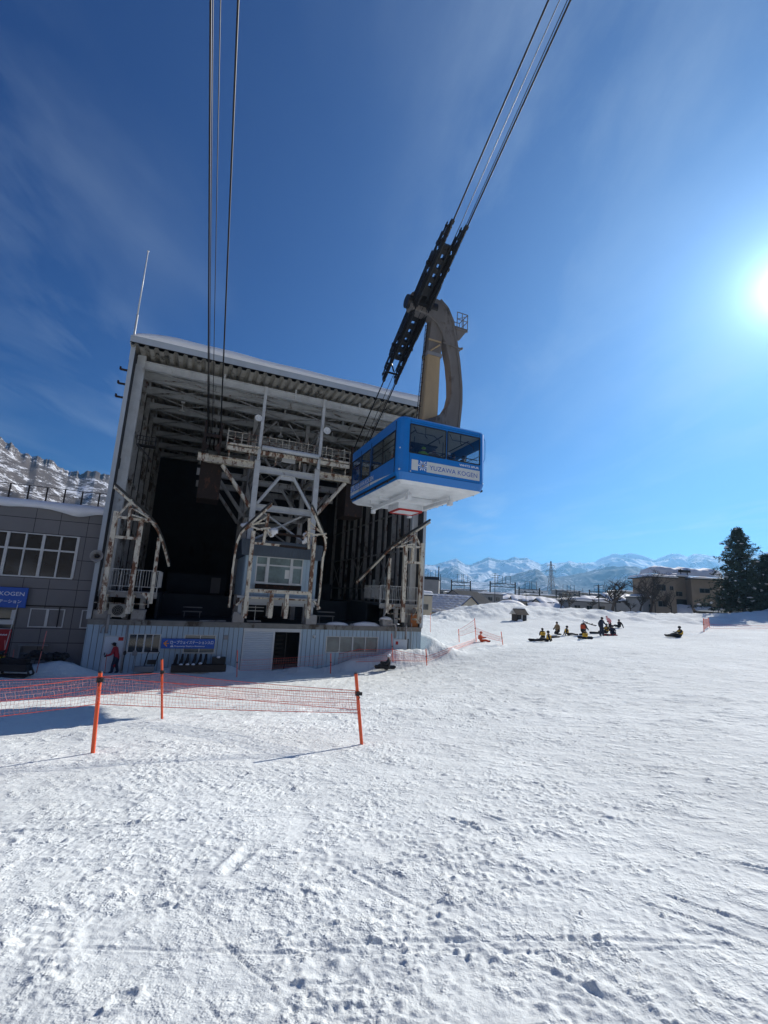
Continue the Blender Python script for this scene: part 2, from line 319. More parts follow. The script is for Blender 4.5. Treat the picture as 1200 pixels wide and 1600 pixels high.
def text(body, mt, parent, origin, xdir, ydir, width=None, size=1.0, align='LEFT', depth=.004, name='lettering', bold=0.0):
    c = bpy.data.curves.new(name, 'FONT'); c.body = body; c.size = size; c.extrude = 0; c.offset = bold; c.align_x = 'LEFT'; c.resolution_u = 3
    t = bpy.data.objects.new(name, c); COL.objects.link(t)
    dg = bpy.context.evaluated_depsgraph_get(); dg.update()
    me = bpy.data.meshes.new_from_object(t.evaluated_get(dg)); bpy.data.objects.remove(t)
    n = len(me.vertices); co = np.empty(n*3); me.vertices.foreach_get('co', co); co = co.reshape(-1, 3)
    x0, x1 = co[:,0].min(), co[:,0].max()
    k = (width/(x1-x0)) if width else 1.0
    X = (co[:,0]-x0)*k; Y = co[:,1]*(k if width and size == 1.0 else 1.0)
    if align == 'RIGHT': X = X-(x1-x0)*k
    if align == 'CENTER': X = X-(x1-x0)*k/2
    o3 = np.array(origin, float); xd = np.array(xdir, float); yd = np.array(ydir, float); nd = np.cross(xd, yd)
    P = o3 + np.outer(X, xd) + np.outer(Y, yd) + nd*depth
    me.vertices.foreach_set('co', P.ravel()); me.materials.clear(); me.materials.append(mt); me.update()
    o = bpy.data.objects.new(name, me); COL.objects.link(o); o.parent = parent; return o
# ------------------------------------------------------------------ snow ground
def _h(ix, iy, seed):
    h = (ix.astype(np.int64)*374761393 + iy.astype(np.int64)*668265263 + seed*974711) & 0xffffffff
    h = ((h ^ (h >> 13))*1274126177) & 0xffffffff
    return ((h ^ (h >> 16)) & 0xffffff).astype(np.float64)/0xffffff
def vn(x, y, seed=0):
    ix, iy = np.floor(x), np.floor(y); fx, fy = x-ix, y-iy; fx = fx*fx*(3-2*fx); fy = fy*fy*(3-2*fy)
    a, b, c, d = _h(ix, iy, seed), _h(ix+1, iy, seed), _h(ix, iy+1, seed), _h(ix+1, iy+1, seed)
    return (a*(1-fx)+b*fx)*(1-fy) + (c*(1-fx)+d*fx)*fy
def fbm(x, y, seed, o=4, g=.5):
    s = 0; a = 1; t = 0
    for i in range(o): s = s + a*(vn(x*2**i+17*i, y*2**i-9*i, seed+i)-.5); t += a; a *= g
    return s/t
def sstep(a, b, x): t = np.clip((x-a)/(b-a), 0, 1); return t*t*(3-2*t)
CP = np.array([(0,0,3.6),(0,-12,4.2),(-14,-10,3.4),(14,-10,4.3),(-6,0,3.15),(5,4,3.5),(-4.4,7.75,2.55),(-4.4,10.2,2.40),(-.2,8.65,2.62),(6,8,3.2),(13,12,3.3),(0,14,2.1),(-8,14,1.2),(-14,12,1.15),
 (-26,8,1.8),(-9,22,.5),(-14,25,.1),(-20,23,.1),(-30,20,.3),(-40,30,.3),(0,22,1.0),(.7,29.5,.35),(-6,29,.12),(-3,31.5,.08),(2.2,33,.55),(3.8,34.5,.95),(5,38,1.1),(8.9,40,1.62),(11,41.5,1.7),
 (7.5,44,1.6),(12,33,2.35),(8,25,2.1),(21,44,2.55),(28,43,2.95),(27,52,3.05),(19,60,3.15),(30,42.5,3.4),(45,40,3.7),(20,20,3.1),(32,25,3.5),(60,60,4.1),(60,30,4.2),(6,56,2.0),(0,48,.5),(-20,50,0),(-40,60,0)], float)
def tps_fit(P):
    n = len(P); d = np.hypot(P[:,0][:,None]-P[:,0], P[:,1][:,None]-P[:,1]); K = np.where(d > 0, d*d*np.log(d+1e-12), 0) + np.eye(n)*8.0
    A = np.zeros((n+3, n+3)); A[:n,:n] = K; A[:n,n] = 1; A[:n,n+1:] = P[:,:2]; A[n:,:n] = A[:n,n:].T
    return np.linalg.solve(A, np.concatenate([P[:,2], np.zeros(3)]))
TW = tps_fit(CP)
CRPX = [(600,975),(650,965),(672,962),(700,955),(740,946),(770,943.5),(830,947),(870,952),(930,953),(960,956.5),(1040,959),(1130,960),(1155,958.5),(1177,956.5),(1199,954),(1260,950)]
CRX = np.array([at(x, y, 72)[0] for x, y in CRPX]); CRZ = np.array([at(x, y, 72)[2] for x, y in CRPX])
def ground_base(X, Y):
    X = np.asarray(X, float); Y = np.asarray(Y, float); Xc = np.clip(X, -45, 70); Yc = np.clip(Y, -15, 64)
    z = np.full(X.shape, TW[len(CP)]) + TW[len(CP)+1]*Xc + TW[len(CP)+2]*Yc
    for i, (px, py, _) in enumerate(CP):
        d2 = (Xc-px)**2+(Yc-py)**2; z = z + TW[i]*.5*d2*np.log(d2+1e-12)
    cz = np.interp(X/np.maximum(Y, 40)*72, CRX, CRZ)
    w = sstep(59, 72, Y); z = z*(1-w) + cz*w
    w2 = sstep(73, 84, Y); z = z*(1-w2) + (-.6)*w2
    w3 = sstep(110, 170, Y); z = z*(1-w3) - 4.0*w3
    # snow heaps against the station and the grey building
    for (s, d, h, rs, rd) in [(16.4,-.7,.75,1.6,.8),(18.8,-1.2,.95,1.3,.9),(20.7,-.9,.75,1.3,.9),(12.5,-.2,.3,1.2,.5),(-1.2,-.7,.75,1.3,.8),(-3.4,-.9,.35,1.2,.9),(.1,-.9,.25,.9,.7),(5.2,-.3,.4,1.4,.4),(7.6,-.3,.5,.9,.45),(22.9,1.5,.9,1.0,3.5),(23.0,6,1.0,1.3,5)]:
        c = W(s, d, 0); dx, dy = X-c[0], Y-c[1]; a = dx*SV[0]+dy*SV[1]; b = dx*DV[0]+dy*DV[1]
        z = z + h*np.exp(-(a/rs)**2-(b/rd)**2)
    return z
def gz(x, y): return float(ground_base(np.array([x]), np.array([y]))[0])
def onground(px, py, lo=2.0, hi=75.0):                     # the snow under a sight line
    r = ray(px, py); Y = np.arange(lo, hi, .05); P = EYE + np.outer(Y/r[1], r); g = ground_base(P[:,0], P[:,1])
    k = np.argmax(P[:,2] < g); return np.array([P[k,0], P[k,1], g[k]])
def graded(fine, lo, hi, start, end, grow):
    c = list(np.arange(lo, hi, fine)); s = fine; x = c[-1]
    while x < end: s *= grow; x += s; c.append(x)
    s = fine; x = lo; pre = []
    while x > start: s *= grow*1.02; x -= s; pre.append(x)
    return np.array(pre[::-1]+c)
def build_ground():
    gx = graded(.0125, -3.2, 3.4, -900, 900, 1.0150)
    ys_ = [1.75]
    while ys_[-1] < 9: ys_.append(ys_[-1]+.0041*ys_[-1])
    tail = graded(ys_[-1]-ys_[-2], 9.0, 9.1, -60, 1500, 1.0150); gy = np.array([y for y in tail if y < -1] + list(np.linspace(-1, 1.70, 60)) + ys_ + [y for y in tail if y > ys_[-1]+.02])
    nx, ny = len(gx), len(gy); X, Y = np.meshgrid(gx, gy); Z = ground_base(X, Y)
    far = sstep(60, 20, np.hypot(X, Y)); near = sstep(26, 9, np.hypot(X, Y))
    Z += .10*fbm(X/5, Y/5, 3, 3) * sstep(0, 6, np.hypot(X, Y)) + .03*fbm(X/1.4, Y/1.4, 5, 3)
    berm = sstep(56, 64, Y)*sstep(86, 72, Y); Z += berm*(.55*fbm(X/2.5, Y/2.5, 21, 4)+.7*fbm(X/1.3, Y/1.3, 25, 3)+.35*np.abs(fbm(X/.7, Y/.7, 27, 2)))
    piles = np.exp(-(((X-OO[0])*DV[0]+(Y-OO[1])*DV[1]+.8)/1.4)**2)*((X-OO[0])*SV[0]+(Y-OO[1])*SV[1] > -8); Z += piles*.28*fbm(X/.5, Y/.5, 31, 4)
    # churned surface: packed smooth plates with crumbs between them
    Dst = np.hypot(X, Y); patch = sstep(.36, .66, vn(X/.95, Y/.80, 63)*.55+vn(X/.31, Y/.31, 64)*.45)
    Z += near*(.009*fbm(X/.62, Y/.55, 41, 3)+.009*fbm(X/.17, Y/.17, 45, 3)*(.25+.75*patch))
    cr1 = np.maximum(vn(X/.050, Y/.050, 61)*.6+vn(X/.105, Y/.105, 62)*.55-.52, 0); cr2 = np.maximum(vn(X/.026, Y/.026, 65)*.7+vn(X/.07, Y/.07, 66)*.5-.55, 0)
    Z += near*(.020*cr1+.034*cr2)*(.12+.88*patch)
    mid = sstep(7, 14, Dst)*sstep(75, 45, Dst); Z += mid*(.075*fbm(X/.8, Y/.8, 81, 4, .65)+.05*np.maximum(vn(X/.35, Y/.35, 82)-.6, 0)*2)
    # groomed cords round the fence
    cp_ = np.exp(-((X+2.6)/3.6)**2-((Y-6.9)/1.25)**2)*sstep(.25, .55, vn(X/1.3, Y/.9, 71)); Z += .0026*cp_*np.sin(2*PI*(X*.80+Y*.60)/.085)
    Z = Z.copy()
    # grooves cut by boards, skis and boots
    rnd = np.random.default_rng(5); segs = []
    for i in range(170):
        x, y = rnd.uniform(-7, 9), rnd.uniform(2.0, 16)
        th = rnd.choice([rnd.normal(.35, .25), rnd.normal(2.5, .3), rnd.normal(.05, .12)], p=[.4, .42, .18]); ln = rnd.uniform(.5, 4.6)
        segs.append((x, y, th, ln, rnd.uniform(.006, .018), rnd.uniform(.003, .008), rnd.uniform(-.12, .12)))
    segs += [(.85,4.6,2.2,.6,.022,.014,.1),(1.2,4.7,2.25,.45,.022,.014,.1),(1.0,4.1,1.3,.3,.02,.012,0),(2.1,2.9,2.35,1.3,.013,.009,.1),(2.28,3.0,2.38,1.1,.013,.008,-.1),(-.95,3.9,1.35,.6,.045,.018,0),(-2.9,4.6,.15,2.4,.02,.014,.1),(3.2,3.4,2.5,1.4,.02,.014,0)]
    for (x, y, th, ln, wd, dp, bend) in segs:
        ex = ln/2+.3; i0, i1 = np.searchsorted(gx, [x-ex, x+ex]); j0, j1 = np.searchsorted(gy, [y-ex, y+ex])
        if i1 <= i0 or j1 <= j0: continue
        sx = X[j0:j1, i0:i1]-x; sy = Y[j0:j1, i0:i1]-y; u = sx*math.cos(th)+sy*math.sin(th); v = -sx*math.sin(th)+sy*math.cos(th) - bend*u*u*.3
        e = sstep(ln/2, ln/2-.2, np.abs(u)); v = v + .02*(vn(u*5, v*0+i0, 91)-.5)
        Z[j0:j1, i0:i1] += e*(-dp*np.exp(-(v/wd)**2) + dp*.7*np.exp(-((np.abs(v)-wd*1.9)/(wd*.7))**2)*(.4+vn(u*9, v*0+j0, 92)))
    # loose clods, many small and a few big
    def clods(n, r0, r1, xr, yr, cluster=None):
        for i in range(n):
            if cluster is not None and rnd.random() < .75:
                c = cluster[rnd.integers(len(cluster))]; x, y = c[0]+rnd.normal(0, c[2]), c[1]+rnd.normal(0, c[2]*.7)
            else: x, y = rnd.uniform(*xr), rnd.uniform(*yr)
            r = r0*(r1/r0)**(rnd.random()**2.2); i0, i1 = np.searchsorted(gx, [x-2*r, x+2*r]); j0, j1 = np.searchsorted(gy, [y-2*r, y+2*r])
            if i1 <= i0 or j1 <= j0: continue
            sx = X[j0:j1, i0:i1]-x; sy = Y[j0:j1, i0:i1]-y; t = rnd.uniform(0, PI); k = rnd.uniform(.55, 1)
            u = sx*math.cos(t)+sy*math.sin(t); v = (-sx*math.sin(t)+sy*math.cos(t))/k; q = (u*u+v*v)/(r*r)
            Z[j0:j1, i0:i1] += r*rnd.uniform(.28, .60)*np.clip(1-q, 0, 1)**.8 - r*.10*np.exp(-(q-1.8)**2*3)
    for i in range(150):                                     # ragged gouges
        x, y = rnd.uniform(-6, 8), 1.9+rnd.random()**1.3*14; r = rnd.uniform(.015, .05)*(1.5 if rnd.random() < .08 else 1); i0, i1 = np.searchsorted(gx, [x-3*r, x+3*r]); j0, j1 = np.searchsorted(gy, [y-3*r, y+3*r])
        if i1 <= i0 or j1 <= j0: continue
        sx = X[j0:j1, i0:i1]-x; sy = Y[j0:j1, i0:i1]-y; t = rnd.uniform(0, PI); u = sx*math.cos(t)+sy*math.sin(t); v = (-sx*math.sin(t)+sy*math.cos(t))*rnd.uniform(1.1, 2.2)
        q = np.sqrt(u*u+v*v)/r*(1+.9*(vn(X[j0:j1, i0:i1]/.035, Y[j0:j1, i0:i1]/.035, 97)-.5)); Z[j0:j1, i0:i1] += -r*rnd.uniform(.15, .42)*sstep(1.1, .5, q)+r*.35*np.exp(-((q-1.45)/.35)**2)*vn(X[j0:j1, i0:i1]/.03, Y[j0:j1, i0:i1]/.03, 98)
    cl = [(rnd.uniform(-5, 7), 1.8+rnd.random()**1.4*12, rnd.uniform(.12, .7)) for _ in range(90)]
    clods(13000, .008, .024, (-5, 7), (1.8, 12), cl); clods(40, .03, .055, (-6, 8), (1.8, 16), cl); clods(500, .03, .08, (-12, 14), (8, 26), [(rnd.uniform(-10, 12), rnd.uniform(8, 26), .8) for _ in range(40)])
    co = np.stack([X, Y, Z], -1).reshape(-1, 3)
    me = bpy.data.meshes.new('snow_ground'); me.vertices.add(nx*ny); me.vertices.foreach_set('co', co.astype(np.float32).ravel())
    I = np.arange((ny-1)*(nx-1)); r_, c_ = I//(nx-1), I % (nx-1); v0 = r_*nx+c_; quad = np.stack([v0, v0+1, v0+nx+1, v0+nx], -1)
    me.loops.add(quad.size); me.loops.foreach_set('vertex_index', quad.ravel().astype(np.int32)); me.polygons.add(len(quad))
    me.polygons.foreach_set('loop_start', (np.arange(len(quad))*4).astype(np.int32)); me.polygons.foreach_set('loop_total', np.full(len(quad), 4, np.int32))
    me.polygons.foreach_set('use_smooth', np.ones(len(quad), bool)); me.update(calc_edges=True)
    S_ = bpy.data.materials.new('piste_snow'); S_.use_nodes = True; nt = S_.node_tree; N = nt.nodes; L = nt.links; b = N['Principled BSDF']
    b.inputs['Roughness'].default_value = .9; b.inputs['Specular IOR Level'].default_value = .03
    tc = N.new('ShaderNodeTexCoord')
    def noise(s, d, r=.6, dist=0):
        n = N.new('ShaderNodeTexNoise'); n.inputs['Scale'].default_value = s; n.inputs['Detail'].default_value = d; n.inputs['Roughness'].default_value = r; n.inputs['Distortion'].default_value = dist; L.new(tc.outputs['Object'], n.inputs['Vector']); return n
    c1 = noise(.35, 5); rp = N.new('ShaderNodeMapRange'); rp.inputs['From Min'].default_value = .3; rp.inputs['From Max'].default_value = .7; rp.inputs['To Min'].default_value = .88; rp.inputs['To Max'].default_value = 1.04; L.new(c1.outputs[0], rp.inputs[0])
    sc = N.new('ShaderNodeVectorMath'); sc.operation = 'SCALE'; sc.inputs[0].default_value = (.755, .785, .775); L.new(rp.outputs[0], sc.inputs['Scale']); L.new(sc.outputs[0], b.inputs['Base Color'])
    def bump(src, dist, prev=None, st=1.0):
        p = N.new('ShaderNodeBump'); p.inputs['Strength'].default_value = st; p.inputs['Distance'].default_value = dist; L.new(src, p.inputs['Height'])
        if prev is not None: L.new(prev, p.inputs['Normal'])
        return p.outputs[0]
    a = noise(110, 4, .7); v = N.new('ShaderNodeTexVoronoi'); v.inputs['Scale'].default_value = 26; v.feature = 'SMOOTH_F1'; L.new(tc.outputs['Object'], v.inputs['Vector'])
    w = noise(22, 4, .6); w2 = noise(3.2, 3, .6)
    w3 = noise(1.1, 3, .6); n0 = bump(w3.outputs[0], .15, None, .4); n1 = bump(w2.outputs[0], .10, n0, .4); n2 = bump(w.outputs[0], .02, n1, .5)
    v2 = N.new('ShaderNodeTexVoronoi'); v2.inputs['Scale'].default_value = 62; v2.feature = 'SMOOTH_F1'; L.new(tc.outputs['Object'], v2.inputs['Vector'])
    pm = noise(2.3, 5, .75); pr = N.new('ShaderNodeMapRange'); L.new(pm.outputs[0], pr.inputs[0]); pr.inputs['From Min'].default_value = .42; pr.inputs['From Max'].default_value = .60
    def lump(vo, lo, hi):
        q = N.new('ShaderNodeMapRange'); L.new(vo.outputs['Distance'], q.inputs[0]); q.inputs['From Min'].default_value = lo; q.inputs['From Max'].default_value = hi; q.inputs['To Min'].default_value = 1; q.inputs['To Max'].default_value = 0
        k = N.new('ShaderNodeMath'); k.operation = 'MULTIPLY'; L.new(q.outputs[0], k.inputs[0]); L.new(pr.outputs[0], k.inputs[1]); return k.outputs[0]
    v3 = N.new('ShaderNodeTexVoronoi'); v3.inputs['Scale'].default_value = 7; v3.feature = 'SMOOTH_F1'; L.new(tc.outputs['Object'], v3.inputs['Vector']); n2 = bump(lump(v3, .10, .45), .045, n2, .45)
    n3 = bump(lump(v, .12, .52), .010, n2, .4); n3 = bump(lump(v2, .12, .5), .006, n3, .5); n4 = bump(a.outputs[0], .004, n3, .7)
    L.new(n4, b.inputs['Normal'])
    me.materials.append(S_); o = bpy.data.objects.new('snow_ground', me); COL.objects.link(o); o['kind'] = 'structure'
build_ground()
def rockmat(name, snow, dark, scale, amt, dscale):
    M_ = bpy.data.materials.new(name); M_.use_nodes = True; nt = M_.node_tree; N = nt.nodes; L = nt.links; b = N['Principled BSDF']; b.inputs['Roughness'].default_value = .9; b.inputs['Specular IOR Level'].default_value = .1
    tc = N.new('ShaderNodeTexCoord'); g = N.new('ShaderNodeNewGeometry')
    n = N.new('ShaderNodeTexNoise'); n.inputs['Scale'].default_value = scale; n.inputs['Detail'].default_value = 12; n.inputs['Roughness'].default_value = .75; L.new(tc.outputs['Object'], n.inputs['Vector'])
    n2 = N.new('ShaderNodeTexNoise'); n2.inputs['Scale'].default_value = dscale; n2.inputs['Detail'].default_value = 8; n2.inputs['Roughness'].default_value = .8; L.new(tc.outputs['Object'], n2.inputs['Vector'])
    ad = N.new('ShaderNodeMath'); ad.operation = 'MULTIPLY_ADD'; L.new(n2.outputs[0], ad.inputs[0]); ad.inputs[1].default_value = .8; L.new(n.outputs[0], ad.inputs[2])
    r = N.new('ShaderNodeMapRange'); L.new(ad.outputs[0], r.inputs[0]); r.inputs['From Min'].default_value = 1.02-amt*.3; r.inputs['From Max'].default_value = 1.08-amt*.3
    mx = N.new('ShaderNodeMix'); mx.data_type = 'RGBA'; L.new(r.outputs[0], mx.inputs[0]); mx.inputs[6].default_value = rgba(snow); mx.inputs[7].default_value = rgba(dark); L.new(mx.outputs[2], b.inputs['Base Color'])
    return M_
def mrange(name, prof, D, D0, mt, nf, amp, seed, az_pad=0, nr=110, na=900, label=None, base=-6, rough=.012, cr=0):
    az = []; el = []
    for x, y in prof:
        if cr: az.append(math.radians(x)); el.append(math.radians(y)); continue
        r = ray(x, y); az.append(math.atan2(r[0], r[1])); el.append(math.atan2(r[2], math.hypot(r[0], r[1])))
    az = np.array(az); el = np.array(el); A_ = np.linspace(az[0], az[-1], na); E_ = np.interp(A_, az, el)
    E_ = E_ + rough*np.maximum(E_, .02)*fbm(A_*130, A_*0+3, seed+5, 4)*2
    Hs = np.tan(np.interp(A_, az, el))*D + EYE[2]-base; H = np.tan(E_)*D + EYE[2]-base; edge = sstep(0, .02, A_-A_[0])*sstep(0, .02, A_[-1]-A_); H = H*(.3+.7*edge) if az_pad else H
    T = np.concatenate([np.linspace(0, 1, nr), np.linspace(1.03, 1.5, 12)]); Ag, Tg = np.meshgrid(A_, T); Hg = np.tile(Hs, (len(T), 1))+np.tile(H-Hs, (len(T), 1))*np.exp(-((Tg-1)/.07)**2)
    def ridged(x, y, s, o=5):
        v = 0; a = 1; t = 0
        for k in range(o): v = v + a*(1-np.abs(2*vn(x*2**k+5*k, y*2**k-3*k, s+k)-1))**1.5; t += a; a *= .52
        return v/t
    R_ = D0 + (D-D0)*Tg; wx = np.sin(Ag)*R_; wy = np.cos(Ag)*R_; sc_ = (D-D0)/nf
    wq = fbm(wx/sc_/2, wy/sc_/2, seed+9, 3)*.9; rn = ridged(wx/sc_+wq, wy/sc_/1.5+wq, seed)
    env = np.clip(1.02-np.abs(Tg-.55)/.5, 0, 1)**.7*.85+.15*np.exp(-((Tg-1)/.12)**2)*.3
    shape = np.where(Tg <= 1, np.clip(Tg, 0, 1)**1.15, 1-(Tg-1)*1.3)
    Z = base + Hg*(shape*np.minimum(R_/D, 1)**.6 + amp*(rn-.52)*env)
    lim = np.tan(np.tile(E_, (len(T), 1)))*R_ + EYE[2]; Z = np.where(Tg < .985, np.minimum(Z, lim*(.97)+Z*.0), Z)
    co = np.stack([np.sin(Ag)*R_, np.cos(Ag)*R_, Z], -1).reshape(-1, 3); nx = na; ny = len(T)
    fs = [(j*nx+i, j*nx+i+1, (j+1)*nx+i+1, (j+1)*nx+i) for j in range(ny-1) for i in range(nx-1)]
    me = bpy.data.meshes.new(name); me.from_pydata([tuple(c) for c in co.tolist()], [], fs); me.polygons.foreach_set('use_smooth', [True]*len(fs)); me.materials.append(mt); me.update()
    o = bpy.data.objects.new(name, me); COL.objects.link(o); o['kind'] = 'structure'; return o
far_m = rockmat('far_mountain_snow', (.72,.74,.78), (.10,.11,.13), .0010, .38, .006)
mid_m = rockmat('forested_hill_snow', (.55,.58,.63), (.055,.06,.075), .0022, .75, .012)
near_m = rockmat('wooded_rocky_slope', (.72,.74,.78), (.11,.095,.085), .010, .72, .09)
mrange('mountain_range', [(560,890),(620,884),(664,879.6),(683,881.8),(705,876),(716,877),(727,884),(735,884),(748,878.5),(763.5,872),(774,876),(792,876),(805,873),(824,874),(835,878.5),(844,883),(857,878.5),(870,879.6),(889,875),(900,879),(915,879),(932,877),(955,870),(982,869),(1000,872),(1025,877.5),(1050,867),(1060,867),(1075,869),(1084,864),(1100,865),(1115,869),(1132,874),(1150,869),(1200,863),(1300,866),(1420,880)],
       7000, 3900, far_m, 4.2, .75, 100, rough=.02)
mrange('foothills', [(560,905),(620,900),(664,896),(700,902),(727,907),(750,908),(774,906),(792,900),(813,894),(825,891),(837,889),(848,896),(857,902),(878,898),(900,895),(937,890),(960,887),(987,885.5),(1005,889),(1025,892),(1060,895),(1090,899),(1130,893),(1200,890),(1300,895),(1420,905)],
       3800, 2150, mid_m, 3.5, .75, 200, rough=.02)
mrange('near_hillside', [(-700,640),(-300,640),(-60,668),(0,687),(25,701),(50,714),(62,714),(87,726),(107,737),(125,742),(150,740),(170,746),(230,775),(330,830),(430,885),(480,915)], 1500, 420, near_m, 3.2, .34, 300, rough=.03)
mrange('ski_slope', [(82,3),(95,9),(120,16),(150,21),(180,23),(205,20),(235,18),(262,14),(285,15.5),(305,16)], 900, 160, near_m, 4.0, .35, 400, rough=.03, cr=1)
mb = MB(); mb.box(-16000, 16000, -6000, 16000, -9, -7); tag(mb.build('valley_floor', mat('valley_snow', (.45,.47,.5), .9, var=.4, scale=.004)), kind='structure')
# ------------------------------------------------------------------ ropeway station (own axes: x along the front, y into the hall, z up)
WD, DEP, ZT, ZD = 21.6, 25.0, 20.2, 2.95
ST = empty('ropeway_station', OO, FA, 'open-fronted steel ropeway station hall with rusty frames and snow on its roof', 'station')
def siding(mb, x0, x1, z0, z1, holes, y=0.0, pitch=.30, t=.035, m=0, gap=.036, axis='x'):
    k = x0
    while k < x1-1e-6:
        a, b = k+gap/2, min(k+pitch, x1)-gap/2; cuts = [(h[2], h[3]) for h in holes if h[0] < b and h[1] > a]
        parts = [(a, b, z0, z1)]
        for h in holes:
            new = []
            for (p, q, u, v) in parts:
                if h[0] >= q or h[1] <= p or h[2] >= v or h[3] <= u: new.append((p, q, u, v)); continue
                if h[0] > p: new.append((p, h[0], u, v))
                if h[1] < q: new.append((h[1], q, u, v))
                lo, hi = max(p, h[0]), min(q, h[1])
                if h[2] > u: new.append((lo, hi, u, h[2]))
                if h[3] < v: new.append((lo, hi, h[3], v))
            parts = new
        for (p, q, u, v) in parts:
            if q-p > .004 and v-u > .01:
                if axis == 'x': mb.box(p, q, y-t, y, u, v, m)
                else: mb.box(y-t, y, p, q, u, v, m)
        k += pitch
def slab_holes(mb, x0, x1, z0, z1, holes, y0, y1, m=0):
    xs = sorted({x0, x1, *[min(max(h[0], x0), x1) for h in holes], *[min(max(h[1], x0), x1) for h in holes]})
    for a, b in zip(xs[:-1], xs[1:]):
        if b-a < 1e-6: continue
        zz = z0
        for h in sorted([h for h in holes if h[0] <= a+1e-6 and h[1] >= b-1e-6], key=lambda h: h[2]):
            if h[2] > zz: mb.box(a, b, y0, y1, zz, h[2], m)
            zz = h[3]
        if zz < z1: mb.box(a, b, y0, y1, zz, z1, m)
OPEN = [(.98, 1.95, -.5, 2.0), (2.2, 3.9, 1.13, 2.15), (5.25, 7.05, 1.13, 2.15), (8.72, 12.5, -.5, 2.64), (14.3, 18.15, 1.2, 2.2), (19.45, 20.55, -.5, 2.12)]
mb = MB(); slab_holes(mb, .0, WD, -.6, 2.68, OPEN, .0, .12, 2); siding(mb, 0, WD, -.6, 2.68, OPEN, 0, .30, .035, 0)
mb.box(-.035, 0, -.035, 6, -.6, 2.68, 0); mb.box(WD, WD+.035, -.035, 12, -.6, 2.68, 0)
mb.build('front_wall', [M['siding'], M['siding_side'], M['greyw']], ST)
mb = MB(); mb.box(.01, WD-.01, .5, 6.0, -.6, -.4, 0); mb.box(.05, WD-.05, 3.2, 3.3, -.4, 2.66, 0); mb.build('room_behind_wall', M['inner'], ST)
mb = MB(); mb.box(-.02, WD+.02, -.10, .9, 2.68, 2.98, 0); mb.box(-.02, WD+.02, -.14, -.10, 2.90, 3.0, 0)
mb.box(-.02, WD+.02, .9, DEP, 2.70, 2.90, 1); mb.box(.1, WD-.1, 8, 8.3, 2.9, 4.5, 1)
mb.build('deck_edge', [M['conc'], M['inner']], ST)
# doors and windows of the lower storey
def window(x0, x1, z0, z1, n, y=.0, fr=.05, glass='glassd', name='window', parent=ST, cols=None, mat_=None):
    f = MB(); mt = M[mat_ or 'alu']
    f.box(x0-.03, x1+.03, y-.075, y-.01, z0-.06, z0, 0); f.box(x0-.03, x1+.03, y-.065, y-.01, z1, z1+.04, 0); f.box(x0-.03, x0+fr*.7, y-.065, y+.03, z0, z1, 0); f.box(x1-fr*.7, x1+.03, y-.065, y+.03, z0, z1, 0)
    for i in range(1, n):
        x = x0+(x1-x0)*i/n; w = fr*.9 if (i*2 == n and n >= 4) else fr*.55; f.box(x-w, x+w, y-.05+.004*(i % 2), y+.02, z0, z1, 0)
    o = f.build(name, mt, parent); g = MB(); g.box(x0+.02, x1-.02, y+.005, y+.015, z0+.01, z1-.01, 0); g.build('pane', M[glass], o); return o
window(2.2, 3.9, 1.13, 2.15, 4); window(5.25, 7.05, 1.13, 2.15, 2, glass='glassg'); window(14.3, 18.15, 1.2, 2.2, 4, fr=.06, glass='glassg')
mb = MB(); mb.box(3.15, 3.88, .02, .05, 1.5, 2.12); mb.build('blind', M['blinds'], ST)
o = MB().box(.98, 1.95, -.025, .02, -.4, 2.0).build('door', M['door'], ST); MB().box(.92, .98, -.05, .02, -.4, 2.06).box(1.95, 2.0, -.05, .02, -.4, 2.06).box(.98, 1.95, -.05, .02, 2.0, 2.06).build('door_frame', M['siding_side'], o)
MB().box(1.04, 1.08, -.08, -.025, .95, 1.1).build('handle', M['black'], o); MB().box(1.66, 1.92, -.035, -.026, 1.78, 1.98).build('red_notice', M['redp'], o)
o = MB().box(19.45, 20.55, -.025, .02, -.4, 2.1).build('door', M['door'], ST); MB().box(20.55, 20.62, -.06, .02, -.4, 2.14).build('door_frame', M['black'], o)
MB().box(19.58, 19.78, -.035, -.026, 1.72, 1.95).build('red_notice', M['redp'], o)
mb = MB(); mb.box(8.72, 12.5, -.07, .1, 2.46, 2.66); mb.box(8.72, 8.8, -.06, .1, -.4, 2.46); mb.box(10.62, 10.74, -.06, .1, -.4, 2.46); mb.box(12.42, 12.5, -.06, .1, -.4, 2.46); mb.build('garage_header', M['white'], ST)
mb = MB(); k = -.4
while k < 2.44:
    mb.prismx([(-.03,k+.02),(-.03,k+.085),(.0,k+.11),(.03,k+.11),(.03,k),(.0,k)], 8.8, 10.62); k += .115
mb.box(9.2, 9.35, -.035, -.02, .5, .53); mb.box(10.1, 10.25, -.035, -.02, .5, .53); mb.build('roller_shutter', M['door'], ST)
mb = MB()
for i in range(7): mb.box(10.8+.0, 11.7, 1.6+i*.02, 1.66+i*.02, .3+i*.28, .42+i*.28)
mb.box(11.62, 11.68, .6, .66, -.4, 2.4); mb.build('storage_shelf', M['black'], ST)
for (x, z) in ((7.55, 2.05),): MB().box(x, x+.26, -.16, -.035, z-.12, z+.14).build('lamp_box', M['concl'], ST)
MB().blob((13.4, -.08, 2.2), (.12, .1, .12), 0, 10, 8).build('wall_lamp', M['alu'], ST, smooth=True)
